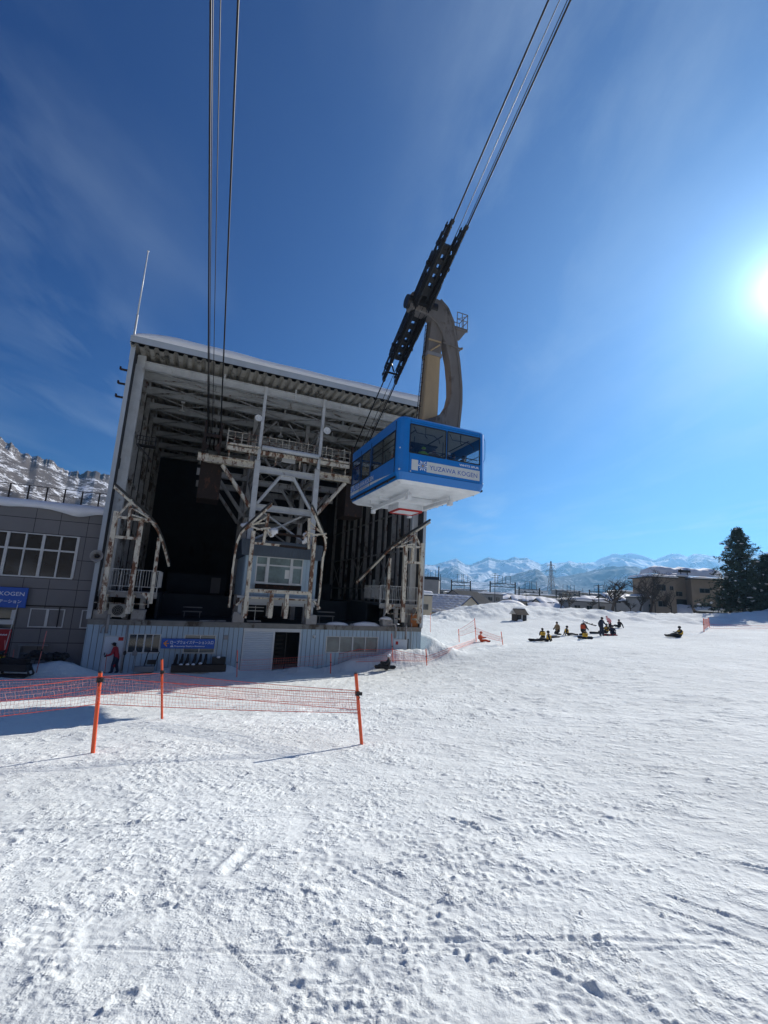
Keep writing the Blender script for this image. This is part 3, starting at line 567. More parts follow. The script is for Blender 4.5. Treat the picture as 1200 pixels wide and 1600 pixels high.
# drain pipes and ducts
mb = MB(); mb.path([(1.0,-.12,3.3),(1.0,-.14,2.2)], .08); mb.path([(.9,-.12,2.7),(.72,-.1,2.5),(.72,-.1,2.2)], .035)
mb.path([(18.9,-.3,3.25),(19.35,-.3,3.15),(19.48,-.18,2.85),(19.48,-.12,2.2)], .075); mb.path([(20.35,-.1,3.2),(20.35,-.1,2.1)], .07); mb.path([(20.8,-.08,3.3),(20.8,-.08,.2)], .035); mb.path([(2.05,-.09,2.7),(2.05,-.09,-.2)], .05)
mb.build_parts('down_pipe', M['concl'], ST, smooth=True)
# side walls, back wall
for nm, x, sg in (('left', 0.0, 1), ('right', WD, -1)):
    mb = MB(); yy = -.05
    holes = [] if sg > 0 else [(1.3, 2.3, 4.9, 6.9), (4.2, 5.0, 4.9, 6.9), (7.0, 7.8, 4.9, 6.9), (9.6, 10.3, 5.0, 6.7), (12.4, 13.0, 5.1, 6.7)]
    a = MB(); slab_holes(a, -.0, DEP, 2.98, ZT+.25, holes, 0, .06, 0)
    for v in a.v: mb.v.append((x - sg*(.0) + (v[1] if sg > 0 else -v[1]) - (0.06 if sg > 0 else -.06), v[0], v[2]))
    mb.f = a.f; mb.m = [1 if False else 0]*len(a.f)
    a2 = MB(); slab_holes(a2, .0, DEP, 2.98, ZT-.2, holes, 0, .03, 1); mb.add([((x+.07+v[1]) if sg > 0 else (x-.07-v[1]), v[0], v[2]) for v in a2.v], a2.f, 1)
    y = 0
    while y < DEP:                                           # ribs outside and flutes inside
        mb.box(x-sg*.11, x-sg*.06, y, y+.18, 2.98, ZT+.25, 0)
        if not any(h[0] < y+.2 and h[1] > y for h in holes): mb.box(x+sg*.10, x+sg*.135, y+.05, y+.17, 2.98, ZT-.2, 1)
        y += .3
    mb.box(x-sg*.14, x+sg*.10, -.06, -.0, 2.98, ZT+.1, 0)
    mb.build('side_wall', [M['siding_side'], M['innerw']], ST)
    for h in holes:
        w = MB(); w.box(x-.05, x+.02, h[0], h[0]+.05, h[2], h[3]); w.box(x-.05, x+.02, h[1]-.05, h[1], h[2], h[3]); w.box(x-.05, x+.02, h[0], h[1], h[2]-.0, h[2]+.05); w.box(x-.05, x+.02, (h[0]+h[1])/2-.02, (h[0]+h[1])/2+.02, h[2]+.05, h[3])
        wo = w.build('side_window', M['alu'], ST); MB().box(x-.03, x-.02, h[0]+.05, h[1]-.05, h[2]+.05, h[3]).build('pane', M['cabglass'], wo)
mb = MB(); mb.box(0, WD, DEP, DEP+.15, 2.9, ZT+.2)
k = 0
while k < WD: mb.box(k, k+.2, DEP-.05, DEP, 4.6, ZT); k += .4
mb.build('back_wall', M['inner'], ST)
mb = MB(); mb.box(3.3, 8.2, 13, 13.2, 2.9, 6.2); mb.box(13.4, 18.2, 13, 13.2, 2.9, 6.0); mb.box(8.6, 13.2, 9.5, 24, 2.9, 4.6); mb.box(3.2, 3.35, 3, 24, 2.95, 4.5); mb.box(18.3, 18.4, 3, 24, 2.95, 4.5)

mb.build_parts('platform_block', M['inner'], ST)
MB().box(6.9, 7.7, 12.9, 12.98, 4.6, 6.0).build('inner_door', M['greyw'], ST)
# roof: corrugated sheet on purlins
mb = MB(); x = -.15; y0, y1 = -.38, DEP+.2; pit = .58; vs = []; prof = []
while x < WD+.15: prof += [(x, 0), (x+.16, 0), (x+.25, .20), (x+.41, .20), (x+.50, 0)]; x += pit
n = len(prof)
vs = [(p, y0, ZT-.10+q) for p, q in prof] + [(p, y1, ZT-.10+q) for p, q in prof]; mb.add(vs, [(i, i+1, n+i+1, n+i) for i in range(n-1)], 0)
mb.build('roof_sheet', M['deckroof'], ST)
mb = MB(); mb.box(-.2, WD+.2, y0-.10, y0-.04, ZT+.10, ZT+.50, 0); mb.box(-.2, WD+.2, y0-.14, y0-.10, ZT+.42, ZT+.50, 0); mb.box(-.2, -.14, y0, y1, ZT, ZT+.5, 0); mb.box(WD+.14, WD+.2, y0, y1, ZT, ZT+.5, 0); mb.box(-.14, WD+.14, y0-.04, y1, ZT+.2, ZT+.4, 1)
mb.box(-.2, WD+.2, y0-.07, y0-.03, ZT+.06, ZT+.10, 1); mb.build('roof_fascia', [M['siding_side'], M['black']], ST)
mb = MB(); NX, NY = 90, 24; vs = []; fs = []
xs = np.linspace(-.1, WD+.1, NX); ys = y0-.12 + (DEP+1.3)*np.linspace(0, 1, NY)**1.7
for j, y in enumerate(ys):
    for i, x in enumerate(xs):
        e = min(1, (x+.1)/2.6)**.45*min(1, (WD+.1-x)/.6)**.5; f = min(1, (y-y0+.12)/.55)**.5 if y > y0-.12+1e-6 else 0.0
        h = .10+(.60+.09*math.sin(x*.33+1)+.04*math.sin(x*1.3))*e*(.30+.70*f)
        if i in (0, NX-1): h = .0
        yy = y - (.10*e if j == 0 else .14*e if j == 1 else 0)
        vs.append((x, yy, ZT+.50+(h if j else h*.55)))
base = len(vs)
for i, x in enumerate(xs): vs.append((x, ys[0]+.02, ZT+.49))
fs = [(j*NX+i, j*NX+i+1, (j+1)*NX+i+1, (j+1)*NX+i) for j in range(NY-1) for i in range(NX-1)] + [(base+i, base+i+1, i+1, i) for i in range(NX-1)]
mb.add(vs, fs); mb.build('roof_snow', M['snowcap'], ST, smooth=True)
# frames: columns on both walls and cross beams under the roof
FD = [1.0, 2.7, 5.3, 8.6, 12.2, 16.0, 20.0, 23.8]
for i, d in enumerate(FD):
    for x in (.42, WD-.42):
        sg = 1 if x < 5 else -1; mb = MB(); xq = x if i == 0 else x-sg*.14; mb.ibeam((xq, d, 2.9), (xq, d, ZT-.1), .30 if i else .5, .34, .04, 0, (0, 1, 0))
        if i == 0:
            mb.box(x-.25, x+.25, d-.22, d-.17, 2.95, 12.3); mb.box(x-.28, x-.05, d-.24, d-.22, 4.5, 12.2); mb.box(x-.28, x-.05, d-.24, d-.22, 12.9, 19.4)
        mb.build('column', M['steel'] if i == 0 else M['steel2'], ST)
    mb = MB(); mb.ibeam((.2, d, ZT-.70), (WD-.2, d, ZT-.70), .34, .54, .05)
    for k in range(1, 6): mb.box(k*3.6-.07, k*3.6+.07, d-.165, d+.165, ZT-.98, ZT-.56)
    for k in range(0, 5): mb.box(.6+k*5.1-.06, .6+k*5.1+.06, d-.1, d+.1, ZT-.55, ZT-.05)
    mb.build('roof_beam', M['steel'], ST)
for i in range(len(FD)-1):
    mb = MB(); a, b = FD[i], FD[i+1]; z = ZT-.86
    for k in range(4):
        x0 = .6+k*5.1; x1 = x0+5.1; mb.bar((x0, a, z), (x1, b, z-.05), .09, .09); mb.bar((x1, a, z), (x0, b, z-.12), .07, .07)
    mb.bar((5.2, a+.16, ZT-.72), (5.2, b-.16, ZT-.72), .08, .12); mb.bar((16.4, a+.16, ZT-.72), (16.4, b-.16, ZT-.72), .08, .12)
    mb.build('roof_bracing', M['steel2'], ST)
for x in (.3, WD-.3):
    mb = MB()
    for z in (5.8, 9, 12.4, 15.6, 18.2):
        for i in range(len(FD)-1): mb.bar((x, FD[i]+.2, z), (x, FD[i+1]-.2, z), .09, .14)
    for i in range(0, len(FD)-1, 2):
        mb.bar((x, FD[i]+.2, 5.8), (x, FD[i+1]-.2, 9), .07, .07); mb.bar((x, FD[i]+.2, 9), (x, FD[i+1]-.2, 5.8), .06, .06)
    mb.build_parts('beam', M['steel2'], ST)
# extra wall posts seen deep in the hall
mb = MB()
for x in (WD-.35,):
    for d in (4.0, 7.0, 10.3, 14, 18): mb.bar((x, d, 2.9), (x, d, ZT-.5), .2, .26, 0, (0, 1, 0))
mb.build_parts('post', M['steel2'], ST)
for (x, d, z) in ((3.0, 5.3, 18.3), (4.7, 14, 16.6), (10.6, 5.2, 17.7)):
    lo = MB().lathe([(.02,.75),(.03,.3),(.05,.28),(.07,.2),(.16,.1),(.24,.0),(.22,-.02)], 14, 0, (x, d, z)).box(x-.13, x+.13, d-.1, d+.1, z+.72, z+.80).build('hall_lamp', M['lampw'], ST, smooth=False)
# central lattice tower carrying the rope saddles
TX0, TX1 = 8.62, 13.05
for fi, d in enumerate((1.6, 6.2, 10.8)):
    mt = M['steel'] if fi == 0 else M['steel2']
    mb = MB()
    for x in (TX0, TX1):
        mb.bar((x, d, 2.9), (x, d, 14.4), .38, .38, 0, (0, 1, 0)); 
        if fi: mb.bar((x, d+.12, 14.4), (x, d+.12, ZT-.6), .30, .30, 0, (0, 1, 0))
        else: mb.bar((x, d-.3, 14.3), (x, .9, ZT-.4), .21, .21, 0, (0, 1, 0))
    mb.build('tower_column', mt, ST)
    mb = MB()
    for z, h in ((8.35, .34), (10.95, .46), (13.75, .46), (17.3, .40))[:3 if fi == 0 else 4]: mb.ibeam((TX0+.15, d, z), (TX1-.15, d, z), .34, h, .05)
    mb.build_parts('tower_beam', mt, ST)
    mb = MB(); xm = (TX0+TX1)/2
    for sg, x in ((1, TX0), (-1, TX1)):
        mb.tube((x+sg*.25, d, 11.2), (xm-sg*.45, d, 13.5), .12, n=10); mb.tube((x+sg*.2, d+.3, 8.6), (xm+sg*1.4, d+.3, 10.7), .075, n=8); 
        if fi: mb.tube((x+sg*.2, d, 16.9), (xm-sg*.3, d, 14.6+.2), .12, n=10); mb.tube((x+sg*.2, d, 17.5), (xm-sg*.5, d, 19.3), .09, n=8); mb.tube((x+sg*.2, d+.2, 14.1), (xm+sg*1.7, d+.2, 17.1), .05, n=6)
    mb.box(xm-.55, xm+.55, d-.06, d+.06, 13.2, 13.65); mb.box(xm-.5, xm+.5, d-.06, d+.06, 14.55, 15.0); mb.build('tower_bracing', mt, ST)
    if fi < 2:
        mb = MB()
        for x in (TX0, TX1):
            for z in (10.95, 13.75, 17.3): mb.ibeam((x, d+.2, z), (x, d+4.4, z), .26, .34, .04)
            mb.tube((x, d+.2, 11.2), (x, d+4.4, 13.5), .09); mb.tube((x, d+.2, 17.0), (x, d+4.4, 14.1), .09)
        mb.build_parts('tower_tie', M['steel2'], ST)
    # outriggers to the saddles
    mb = MB()
    for sg, x, xe in ((-1, TX0, 4.95), (1, TX1, 16.65)):
        mb.ibeam((x+sg*.2, d-.02, 13.98), (xe, d-.02, 13.98), .40, .50, .05); mb.tube((x+sg*.2, d, 10.9), (xe-sg*1.3, d, 13.66), .15, n=10)
        mb.box(xe-.35, xe+.35, d-.24, d-.19, 13.70, 14.26)
    mb.build_parts('outrigger', M['cream'] if fi == 0 else M['steel2'], ST)
    if fi:
        mb = MB()
        for k in range(4):
            x = TX0+k*(TX1-TX0)/4; x2 = x+(TX1-TX0)/4; mb.bar((x, d+.05, 4.6), (x2, d+.05, 8.2), .1, .1); mb.bar((x2, d+.06, 4.6), (x, d+.06, 8.2), .08, .08)
        mb.build('lattice', M['steel2'], ST)
# upper walkway with railing and the white header pipe
mb = MB(); mb.tube((TX0+.15, .95, 15.22), (TX1-.1, .95, 15.22), .17, n=12); mb.build('header_pipe', M['white'], ST, smooth=True)
mb = MB(); mb.tube((6.4, 1.2, 15.2), (TX0, 1.1, 15.2), .09, n=8); mb.tube((TX1, 1.1, 15.2), (15.5, 1.2, 15.2), .09, n=8); mb.box(6.4, 15.5, 1.25, 2.5, 14.95, 15.05); mb.box(6.4, 15.5, 1.2, 1.27, 14.75, 15.05)
for x in (6.6, 8.0, 9.9, 11.7, 14.2, 15.3): mb.bar((x, 1.6, 14.2), (x, 1.6, 15.0), .1, .1)
mb.build('walkway', M['cream'], ST)
mb = MB()
for y in (1.3, 2.45):
    for z in (15.6, 16.15): mb.bar((6.4, y, z), (15.5, y, z), .035, .035)
    for k in range(20): x = 6.4+k*9.1/19; mb.bar((x, y, 15.02), (x, y, 16.16 if k % 3 else 16.3), .045, .045)
mb.build('walkway_railing', M['cream'], ST)
# rope saddles and the counterweight guides below them
for x in (5.4, 16.15):
    mb = MB()
    for q in (x-.52, x+.52): mb.bar((q, 1.2, 14.2), (q, 1.1, 16.5), .16, .22, 0, (0, 1, 0)); mb.bar((q, 2.6, 14.2), (q, 2.4, 16.3), .16, .22, 0, (0, 1, 0)); mb.box(q-.10, q+.10, 1.0, 3.4, 14.25, 14.55)
    mb.box(x-.5, x+.5, 1.05, 1.15, 15.4, 15.62); mb.box(x-.5, x+.5, 2.5, 2.6, 15.9, 16.1); mb.prism([(x-.52,14.25),(x-.2,14.6),(x-.2,14.75),(x-.52,15.1)], 1.05, 1.15); mb.prism([(x+.52,14.25),(x+.2,14.6),(x+.2,14.75),(x+.52,15.1)], 1.05, 1.15)
    s_ = mb.build('rope_saddle', M['rustbrown'], ST)
    mb = MB()
    for q in (-.40, -.13, .13, .40): mb.lathe([(.30, -.05), (.62, -.045), (.55, 0), (.62, .045), (.30, .05)], 22, 0, (x+q, 2.2, 15.55), 'x')
    mb.build('sheave', M['grease'], s_)
    mb = MB(); mb.box(x-.55, x+.9, 2.0, 4.2, 11.2, 14.1); mb.build('rope_box', M['rustbrown'], ST)
# round loudspeakers
for (px, py, d, r) in ((404, 653, .7, .26), (511, 673, .7, .28)):
    s, z = fac(px, py, d); MB().lathe([(.0,.10),(r*.4,.10),(r*.75,.05),(r*.98,.02),(r,-.02),(r*.9,-.04),(r*.55,.05),(r*.25,.02),(.0,.0)], 22, 0, (s, d, z), 'y').box(s-.04, s+.04, d+.08, d+.5, z-.04, z+.04).build('loudspeaker', M['lampw'], ST, smooth=True)
s, z = fac(152, 869, -.4); hs = MB().lathe([(.02,-.02),(.10,-.04),(.20,-.16),(.31,-.31),(.345,-.33),(.35,-.30),(.25,-.12),(.14,0),(.09,.12),(.09,.28),(.0,.3)], 24, 0, (s, -.35, z), 'y').path([(s, .0, z-.1), (s-.05, -.1, z-.35), (s-.12,-.3,z-.38)], .035).build('horn_loudspeaker', M['concl'], ST, smooth=True)
MB().lathe([(.0,-.2),(.10,-.26),(.12,-.22),(.13,-.12),(.0,0)], 14, 0, (s, -.35, z), 'y').build('horn_throat', M['black'], hs)
# side hooks and a small bracket on the left front column
mb = MB()
for z in (18.5, 17.55, 16.65): mb.box(-.55, -.1, -.03, .10, z-.05, z+.05); mb.box(-.60, -.50, -.05, .1, z-.02, z+.16)
mb.build_parts('bracket', M['rustbrown'], ST)
mb = MB(); s, z = fac(222, 693, .2)
mb.box(s-.35, s+.75, .35, 1.0, z-.02, z+.02)
for q in (s-.35, s+.0, s+.35, s+.75): mb.bar((q, .35, z), (q, .35, z+.55), .04, .04)
for zz in (.28, .55): mb.bar((s-.35, .35, z+zz), (s+.75, .35, z+zz), .04, .04)
mb.bar((s-.3, .4, z), (s+.6, .4, z-.9), .07, .07); mb.build('small_gantry', M['black'], ST)
# landing floors along the side walls, with balustrades
for x0, x1 in ((.2, 3.35), (WD-3.35, WD-.2)):
    mb = MB(); mb.box(x0, x1, .4, 14, 4.50, 4.62, 1); mb.ibeam((x0, .3, 4.45), (x1, .3, 4.45), .16, .34, .04); mb.box(x0, x1, .1, .3, 4.58, 4.66, 0)
    for q in (x0+1.55, x0+2.4): mb.box(q-.15, q+.15, .6, .9, 2.95, 4.4, 0)
    for q in (x0+.4, x1-.4): mb.prismx([(-.5,4.3),(.3,4.3),(.3,3.7)], q-.04, q+.04)
    mb.build('landing', [M['steel2'], M['inner']], ST)
    mb = MB(); xr = x1 if x0 < 5 else x0
    for z in (4.95, 5.95): mb.bar((x0, .3, z), (x1, .3, z), .04, .04); mb.bar((xr, .3, z), (xr, 3.6, z), .04, .04)
    k = 0
    while k <= x1-x0+.01: mb.bar((x0+k, .3, 4.65 if int(k*100) % 4 == 0 else 4.95), (x0+k, .3, 5.95), .022, .022); k += .15
    k = .15
    while k < 3.3: mb.bar((xr, .3+k, 4.95), (xr, .3+k, 5.95), .022, .022); k += .15
    for q in (x0+.05, x0+1.05, x0+2.1, x1-.05): mb.bar((q, .3, 4.62), (q, .3, 5.97), .045, .045)
    mb.build('balustrade', M['alu'], ST)
# rusty fender frames and the curved cabin guides
def post(mb, px0, py0, px1, py1, w=.2, h=.2, d=-1.0, m=0):
    a = fac(px0, py0, d); b = fac(px1, py1, d); mb.bar((a[0], d, a[1]), (b[0], d, b[1]), w, h, m, (0, 1, 0))
def guide(name, pxs, d0, d1, w=.18):
    pts = []; n = len(pxs)
    for i, (x, y) in enumerate(pxs):
        d = d0+(d1-d0)*i/(n-1); s, z = fac(x, y, d); pts.append((s, d, z))
    mb = MB(); mb.ribbon(pts, .18, .13, 0); off = [(p[0]+.0, p[1]+.02, p[2]-.21) for p in pts]; mb.ribbon(off, .20, .13, 1)
    for a, b in zip(pts[::2], off[::2]): mb.bar(a, b, .05, .05, 1)
    return mb.build(name, [M['black'], M['cream']], ST)
guide('cabin_guide', [(179.5,756),(194,769),(208.7,782),(222,793),(234,805),(247,824),(254,840),(260,861),(264.7,880)], -1.6, 1.0)
guide('cabin_guide', [(425,784),(413,795),(400,807),(388,818),(377,828),(371.5,841),(368,857),(366,872),(364,887),(361,920),(358,944)], -1.6, -.2)
guide('cabin_guide', [(487,789),(493,802),(498.7,816),(503,826),(507,835),(509,844),(508.5,853),(505,866),(503,885),(500,920),(496,948)], -1.6, -.2)
guide('cabin_guide', [(672,812),(655,823),(640,832),(622,845),(606,857),(596,868),(583,881),(570,894),(557,907)], -1.6, 2.5)
for mir in (0, 1):
    mb = MB(); X = (lambda v: WD-v) if mir else (lambda v: v); d = -1.0
    for s0, z0, z1, w in ((.66, 3.35, 9.25, .26), (2.03, 3.40, 8.95, .26)): mb.bar((X(s0), d, z0), (X(s0-.0), d, z1), w, w, 0, (0, 1, 0))
    mb.bar((X(3.12), d+.4, 4.0), (X(3.08), d+.4, 7.95), .19, .2, 0, (0, 1, 0)); mb.prism([(X(2.5),4.62),(X(3.1),4.62),(X(3.1),4.05)], d+.3, d+.4)
    mb.bar((X(.7), d, 7.75), (X(2.0), d, 7.75), .2, .16); mb.bar((X(.6), d, 8.95), (X(2.4), d, 8.85), .2, .15)
    mb.bar((X(1.45), d, 7.8), (X(1.3), d, 10.05), .16, .2, 0, (0, 1, 0)); mb.bar((X(1.3), d, 9.9), (X(.8), d, 9.05), .10, .12); mb.bar((X(1.35), d-.2, 9.9), (X(2.6), d-.2, 8.8), .10, .10); mb.bar((X(1.4), d-.1, 9.5), (X(2.4), d-.1, 9.15), .09, .09); mb.bar((X(2.0), d-.3, 9.0), (X(2.9), d-.3, 8.7), .09, .09)
    mb.tube((X(1.6), d-.3, 9.45), (X(2.5), d-.3, 9.0), .06); mb.tube((X(1.5), d-.35, 9.1), (X(2.2), d-.35, 8.95), .05)
    for s0 in (.66, 2.03):
        for dz in (3.55, 4.35): mb.box(X(s0)-.2, X(s0)+.22, d+.10, d+.8, dz, dz+.1)
        mb.box(X(s0)+.14, X(s0)+.20, d+.1, d+.5, 3.5, 4.45)
    mb.bar((X(.2), d+.5, 3.95), (X(3.0), d+.5, 3.95), .03, .04)
    mb.build('fender_frame', M['cream'], ST)
mb = MB(); d = -1.0
for s0, z0, z1 in ((8.56, 3.35, 8.9), (12.63, 3.45, 8.9), (10.12, 3.4, 4.95), (11.12, 3.4, 4.95)): mb.bar((s0, d, z0), (s0, d, z1), .24, .24, 0, (0, 1, 0)); mb.box(s0+.13, s0+.19, d+.1, d+.5, 3.5, 4.4); mb.box(s0-.19, s0-.13, d+.1, d+.5, 3.5, 4.4)
mb.bar((8.6, d-.02, 5.08), (12.6, d-.02, 5.08), .16, .22); mb.bar((8.9, d+.4, 4.62), (12.8, d+.4, 4.62), .1, .1); mb.bar((8.7, d, 8.12), (10.4, d, 8.12), .14, .14)
for x0, x1 in ((9.25, 9.4), (12.3, 12.15)): mb.bar((x0, d, 8.05), (x1, d, 10.15), .17, .2, 0, (0, 1, 0))
for sg, xa in ((1, 8.6), (-1, 12.9)):
    mb.bar((xa+sg*.7, d-.1, 9.9), (xa-sg*.6, d-.1, 8.9), .09, .09); mb.bar((xa+sg*.6, d-.1, 9.5), (xa-sg*.2, d-.1, 9.3), .08, .08); mb.tube((xa-sg*.5, d-.2, 9.2), (xa+sg*.5, d-.2, 9.0), .06); mb.bar((xa+sg*.1, d-.2, 9.0), (xa+sg*1.0, d-.2, 9.2), .1, .1); mb.tube((xa+sg*.8, d-.2, 9.1), (xa+sg*1.1, d-.1, 8.7), .07)
mb.bar((8.0, d+.3, 4.1), (8.5, d+.3, 4.6), .2, .12); mb.bar((13.5, d+.3, 4.1), (13.0, d+.3, 4.6), .2, .12)
mb.build('fender_frame', M['cream'], ST)
mb = MB(); mb.bar((10.3, d, 8.1), (12.2, d, 8.06), .15, .15); mb.bar((9.9, d+.5, 8.95), (12.2, d+.5, 8.9), .12, .16); mb.build_parts('rust_bar', M['rustbrown'], ST)
mb = MB()
for (x, z, r) in ((8.1, 9.2, .27), (9.62, 8.95, .19), (9.9, 9.05, .24), (9.75, 8.8, .16), (12.1, 9.05, .20), (12.2, 8.72, .24), (12.0, 8.5, .14)): mb.blob((x, -.75, z), (r*1.2, r*.8, r*.9), 0, 8, 6, .28)
mb.build_parts('snow_lump', M['snowcap'], ST, smooth=True)
# control booth
CB = [(9.15, 12.35, 5.66, 7.42)]
mb = MB(); slab_holes(mb, 8.42, 13.4, 4.72, 7.42, CB, .6, .7, 0); siding(mb, 8.42, 13.4, 4.72, 7.42, CB, .6, .28, .03, 0); mb.box(8.42, 8.5, .7, 6.0, 4.72, 7.42); siding(mb, .7, 6, 4.72, 7.42, [], 8.42, .28, .03, 0, axis='y')
mb.box(13.33, 13.4, .7, 6, 4.72, 7.42); mb.box(8.45, 13.37, 5.9, 6.0, 4.7, 7.4, 1); mb.box(8.5, 13.33, .7, 5.9, 4.7, 4.76, 1); mb.build('control_booth', [M['siding'], M['inner']], ST)
mb = MB(); mb.prism([(8.0,8.50),(13.62,8.50),(13.62,7.42),(8.1,7.42)], .30, 6.3)
k = 8.1
while k < 13.5: mb.box(k, k+.12, .27, .31, 7.45, 8.48); k += .2
mb.build('booth_roof', mat('slate_blue_sheet', (.07,.095,.125), .5, var=.15, scale=1.5, dirt=.2), ST)
x0, x1, z0, z1 = CB[0]; f = MB()
f.box(x0-.02, x1+.02, .52, .62, z0-.08, z0); f.box(x0-.02, x1+.02, .52, .62, z1-.06, z1); f.box(x0-.02, x0+.05, .53, .6, z0, z1); f.box(x1-.05, x1+.02, .53, .6, z0, z1)
for x in (x0+.78, x1-.80): f.box(x-.09, x+.09, .50, .6, z0-.1, z1-.05)
for a, b in ((x0, x0+.69), (x0+.87, x1-.89), (x1-.71, x1)):
    f.box(a, b, .54, .6, z1-.62, z1-.52)
for a, b in ((x0+.02, x0+.69), (x1-.71, x1-.02)): f.box(a, a+.05, .535, .6, z0, z1-.6); f.box(b-.05, b, .535, .6, z0, z1-.6); f.box(a, b, .535, .6, z1-.68, z1-.63); f.box(a, b, .535, .6, z0, z0+.05)
w = f.build('booth_window', M['white'], ST); MB().box(x0, x1, .61, .62, z0, z1).build('pane', mat('booth_glass', (.16,.22,.22), .08, var=.5, scale=1.1, spec=.8), w)
MB().box(11.15, 11.6, .604, .608, 6.0, 6.6).build('notice_sheet', M['lampw'], w)
mb = MB(); mb.box(9.2, 12.3, .52, .57, 5.22, 5.55); k = 9.2
while k < 12.3: mb.box(k, k+.06, .50, .52, 5.22, 5.55); k += .11
mb.build('louvre', M['rustbrown'], ST)
mb = MB(); mb.box(8.1, 13.6, .2, .35, 4.58, 4.72); mb.ibeam((8.3, .5, 4.35), (13.4, .5, 4.35), .3, .4, .05)
for q in (8.35, 13.15): mb.box(q-.12, q+.12, .3, .55, 2.95, 4.15)
mb.build_parts('booth_floor', M['white'], ST)
mb = MB()
for z in (3.75, 3.98): mb.bar((8.9, .6, z), (9.95, .6, z), .03, .04)
mb.bar((9.4, .6, 3.1), (9.4, .6, 4.1), .03, .03); mb.box(9.0, 9.9, 1.0, 1.6, 3.0, 3.08); mb.build('under_booth_rail', M['alu'], ST)
# concrete blocks on the deck
mb = MB(); mb.box(2.12, 2.85, .05, .75, 2.98, 3.56); mb.box(2.08, 2.89, .0, .8, 3.50, 3.58); mb.box(7.95, 8.65, -.05, .6, 2.98, 3.55); mb.box(7.98, 8.25, .0, .3, 3.55, 3.66); mb.box(12.75, 13.5, -.05, .6, 2.98, 3.62); mb.box(18.5, 19.3, .05, .7, 2.98, 3.5); mb.box(.1, .9, .1, .7, 2.98, 3.5)
mb.build_parts('platform_block', M['concl'], ST)
mb = MB(); mb.blob((15.1, .35, 2.98), (.85, .35, .22), 0, 14, 5, .05, True); mb.blob((17.3, .4, 2.98), (1.1, .4, .28), 0, 14, 5, .05, True); mb.blob((18.85, .35, 3.48), (.5, .35, .22), 0, 12, 5, .05, True); mb.build_parts('deck_snow', M['snowcap'], ST, smooth=True)
MB().box(20.85, 21.5, .2, .25, 2.98, 4.0).build('orange_board', M['orangewall'], ST)
mb = MB()
for (x, y, z) in ((4.9, 5, 3.3), (14.4, 3, 3.4)): mb.box(x, x+1.3, y, y+.5, z+.3, z+.36); mb.box(x, x+1.3, y, y+.5, z, z+.06); mb.box(x+.1, x+.15, y, y+.1, 2.9, z); mb.box(x+1.15, x+1.2, y, y+.1, 2.9, z)
mb.build_parts('deck_rack', M['concl'], ST)
mb = MB(); mb.tube((6.0, .5, 3.0), (7.6, .8, 3.02), .05); mb.tube((13.7, .5, 3.0), (14.6, .6, 3.02), .04); mb.blob((16.15,.2,3.0), (.16,.16,.13), 0, 8, 6); mb.build_parts('deck_clutter', M['steel2'], ST)
# things fixed to or standing against the front
AC = empty('air_conditioner', W(1.38, .05, 3.08), FA, 'cream outdoor air conditioner unit on the deck edge between two rusty posts', 'air conditioner')
MB().box(-.46, .46, -.15, .22, .06, .80).box(-.35, -.25, -.14, .2, 0, .06).box(.25, .35, -.14, .2, 0, .06).build('casing', M['cream2'], AC, bevel=.012)
g = MB().lathe([(.0,-.165),(.30,-.165),(.31,-.155),(.0,-.155)], 24, 0, (.02, 0, .44), 'y').build('fan_grille', M['black'], AC)
rg = MB()
for r in (.08, .16, .24, .30):
    rg.path([(.02+r*math.cos(t), -.172, .44+r*math.sin(t)) for t in np.linspace(0, 2*PI, 20)], .006, 4)
rg.build('wire_ring', M['cream2'], g)
SG = empty('entrance_sign', W(5.5, -.22, 1.38), FA, 'long blue entrance sign with orange arrow and white Japanese lettering', 'sign')
MB().box(-1.52, 1.52, -.03, .03, 0, .58).build('board', M['signblue'], SG, bevel=.006); MB().box(-1.2, -1.1, .03, .2, .1, .5).box(1.1, 1.2, .03, .2, .1, .5).build('bracket', M['black'], SG)
text('ロープウェイステーション入口', M['signtext'], SG, (-1.03, -.034, .285), (1,0,0), (0,0,1), width=2.46, size=.225, name='lettering', bold=.004)
text('Ropeway Station Entrance', M['signtext'], SG, (-.78, -.034, .105), (1,0,0), (0,0,1), width=1.72, size=.115, name='lettering', bold=.002)
mb = MB(); y = -.036
mb.add([(-1.42,y,.30),(-1.22,y,.48),(-1.17,y,.44),(-1.30,y,.32),(-1.10,y,.32),(-1.10,y,.27),(-1.30,y,.27),(-1.17,y,.15),(-1.22,y,.11)], [(0,1,2,3),(0,3,6,7,8),(3,4,5,6)]); mb.build('arrow', M['orange'], SG)
mb = MB(); mb.add([(-1.0,y,.10),(-.84,y,.10),(-.84,y,.14),(-.87,y,.17),(-.97,y,.17),(-1.0,y,.14)], [(5,4,3,2,1,0)]); mb.add([(-.925,y,.17),(-.91,y,.17),(-.91,y,.23),(-.925,y,.23)], [(0,1,2,3)]); mb.add([(-1.0,y,.215),(-.84,y,.235),(-.84,y,.245),(-1.0,y,.225)], [(0,1,2,3)]); mb.add([(-1.02,y,.08),(-.82,y,.08),(-.82,y,.088),(-1.02,y,.088)], [(0,1,2,3)]); mb.build('ropeway_pictogram', M['signtext'], SG)
FP = empty('flagpole', W(-.12, .1, 19.3), FA, 'thin pale pole rising above the left front corner of the hall roof', 'pole')
MB().tube((0, 0, 0), (-.0, 0, 3.2), .07, .06).tube((0, 0, 3.2), (0, 0, 7.9), .045, .03).build('shaft', M['alu'], FP, smooth=True); MB().blob((0, 0, 7.95), .07).build('finial', M['alu'], FP, smooth=True)
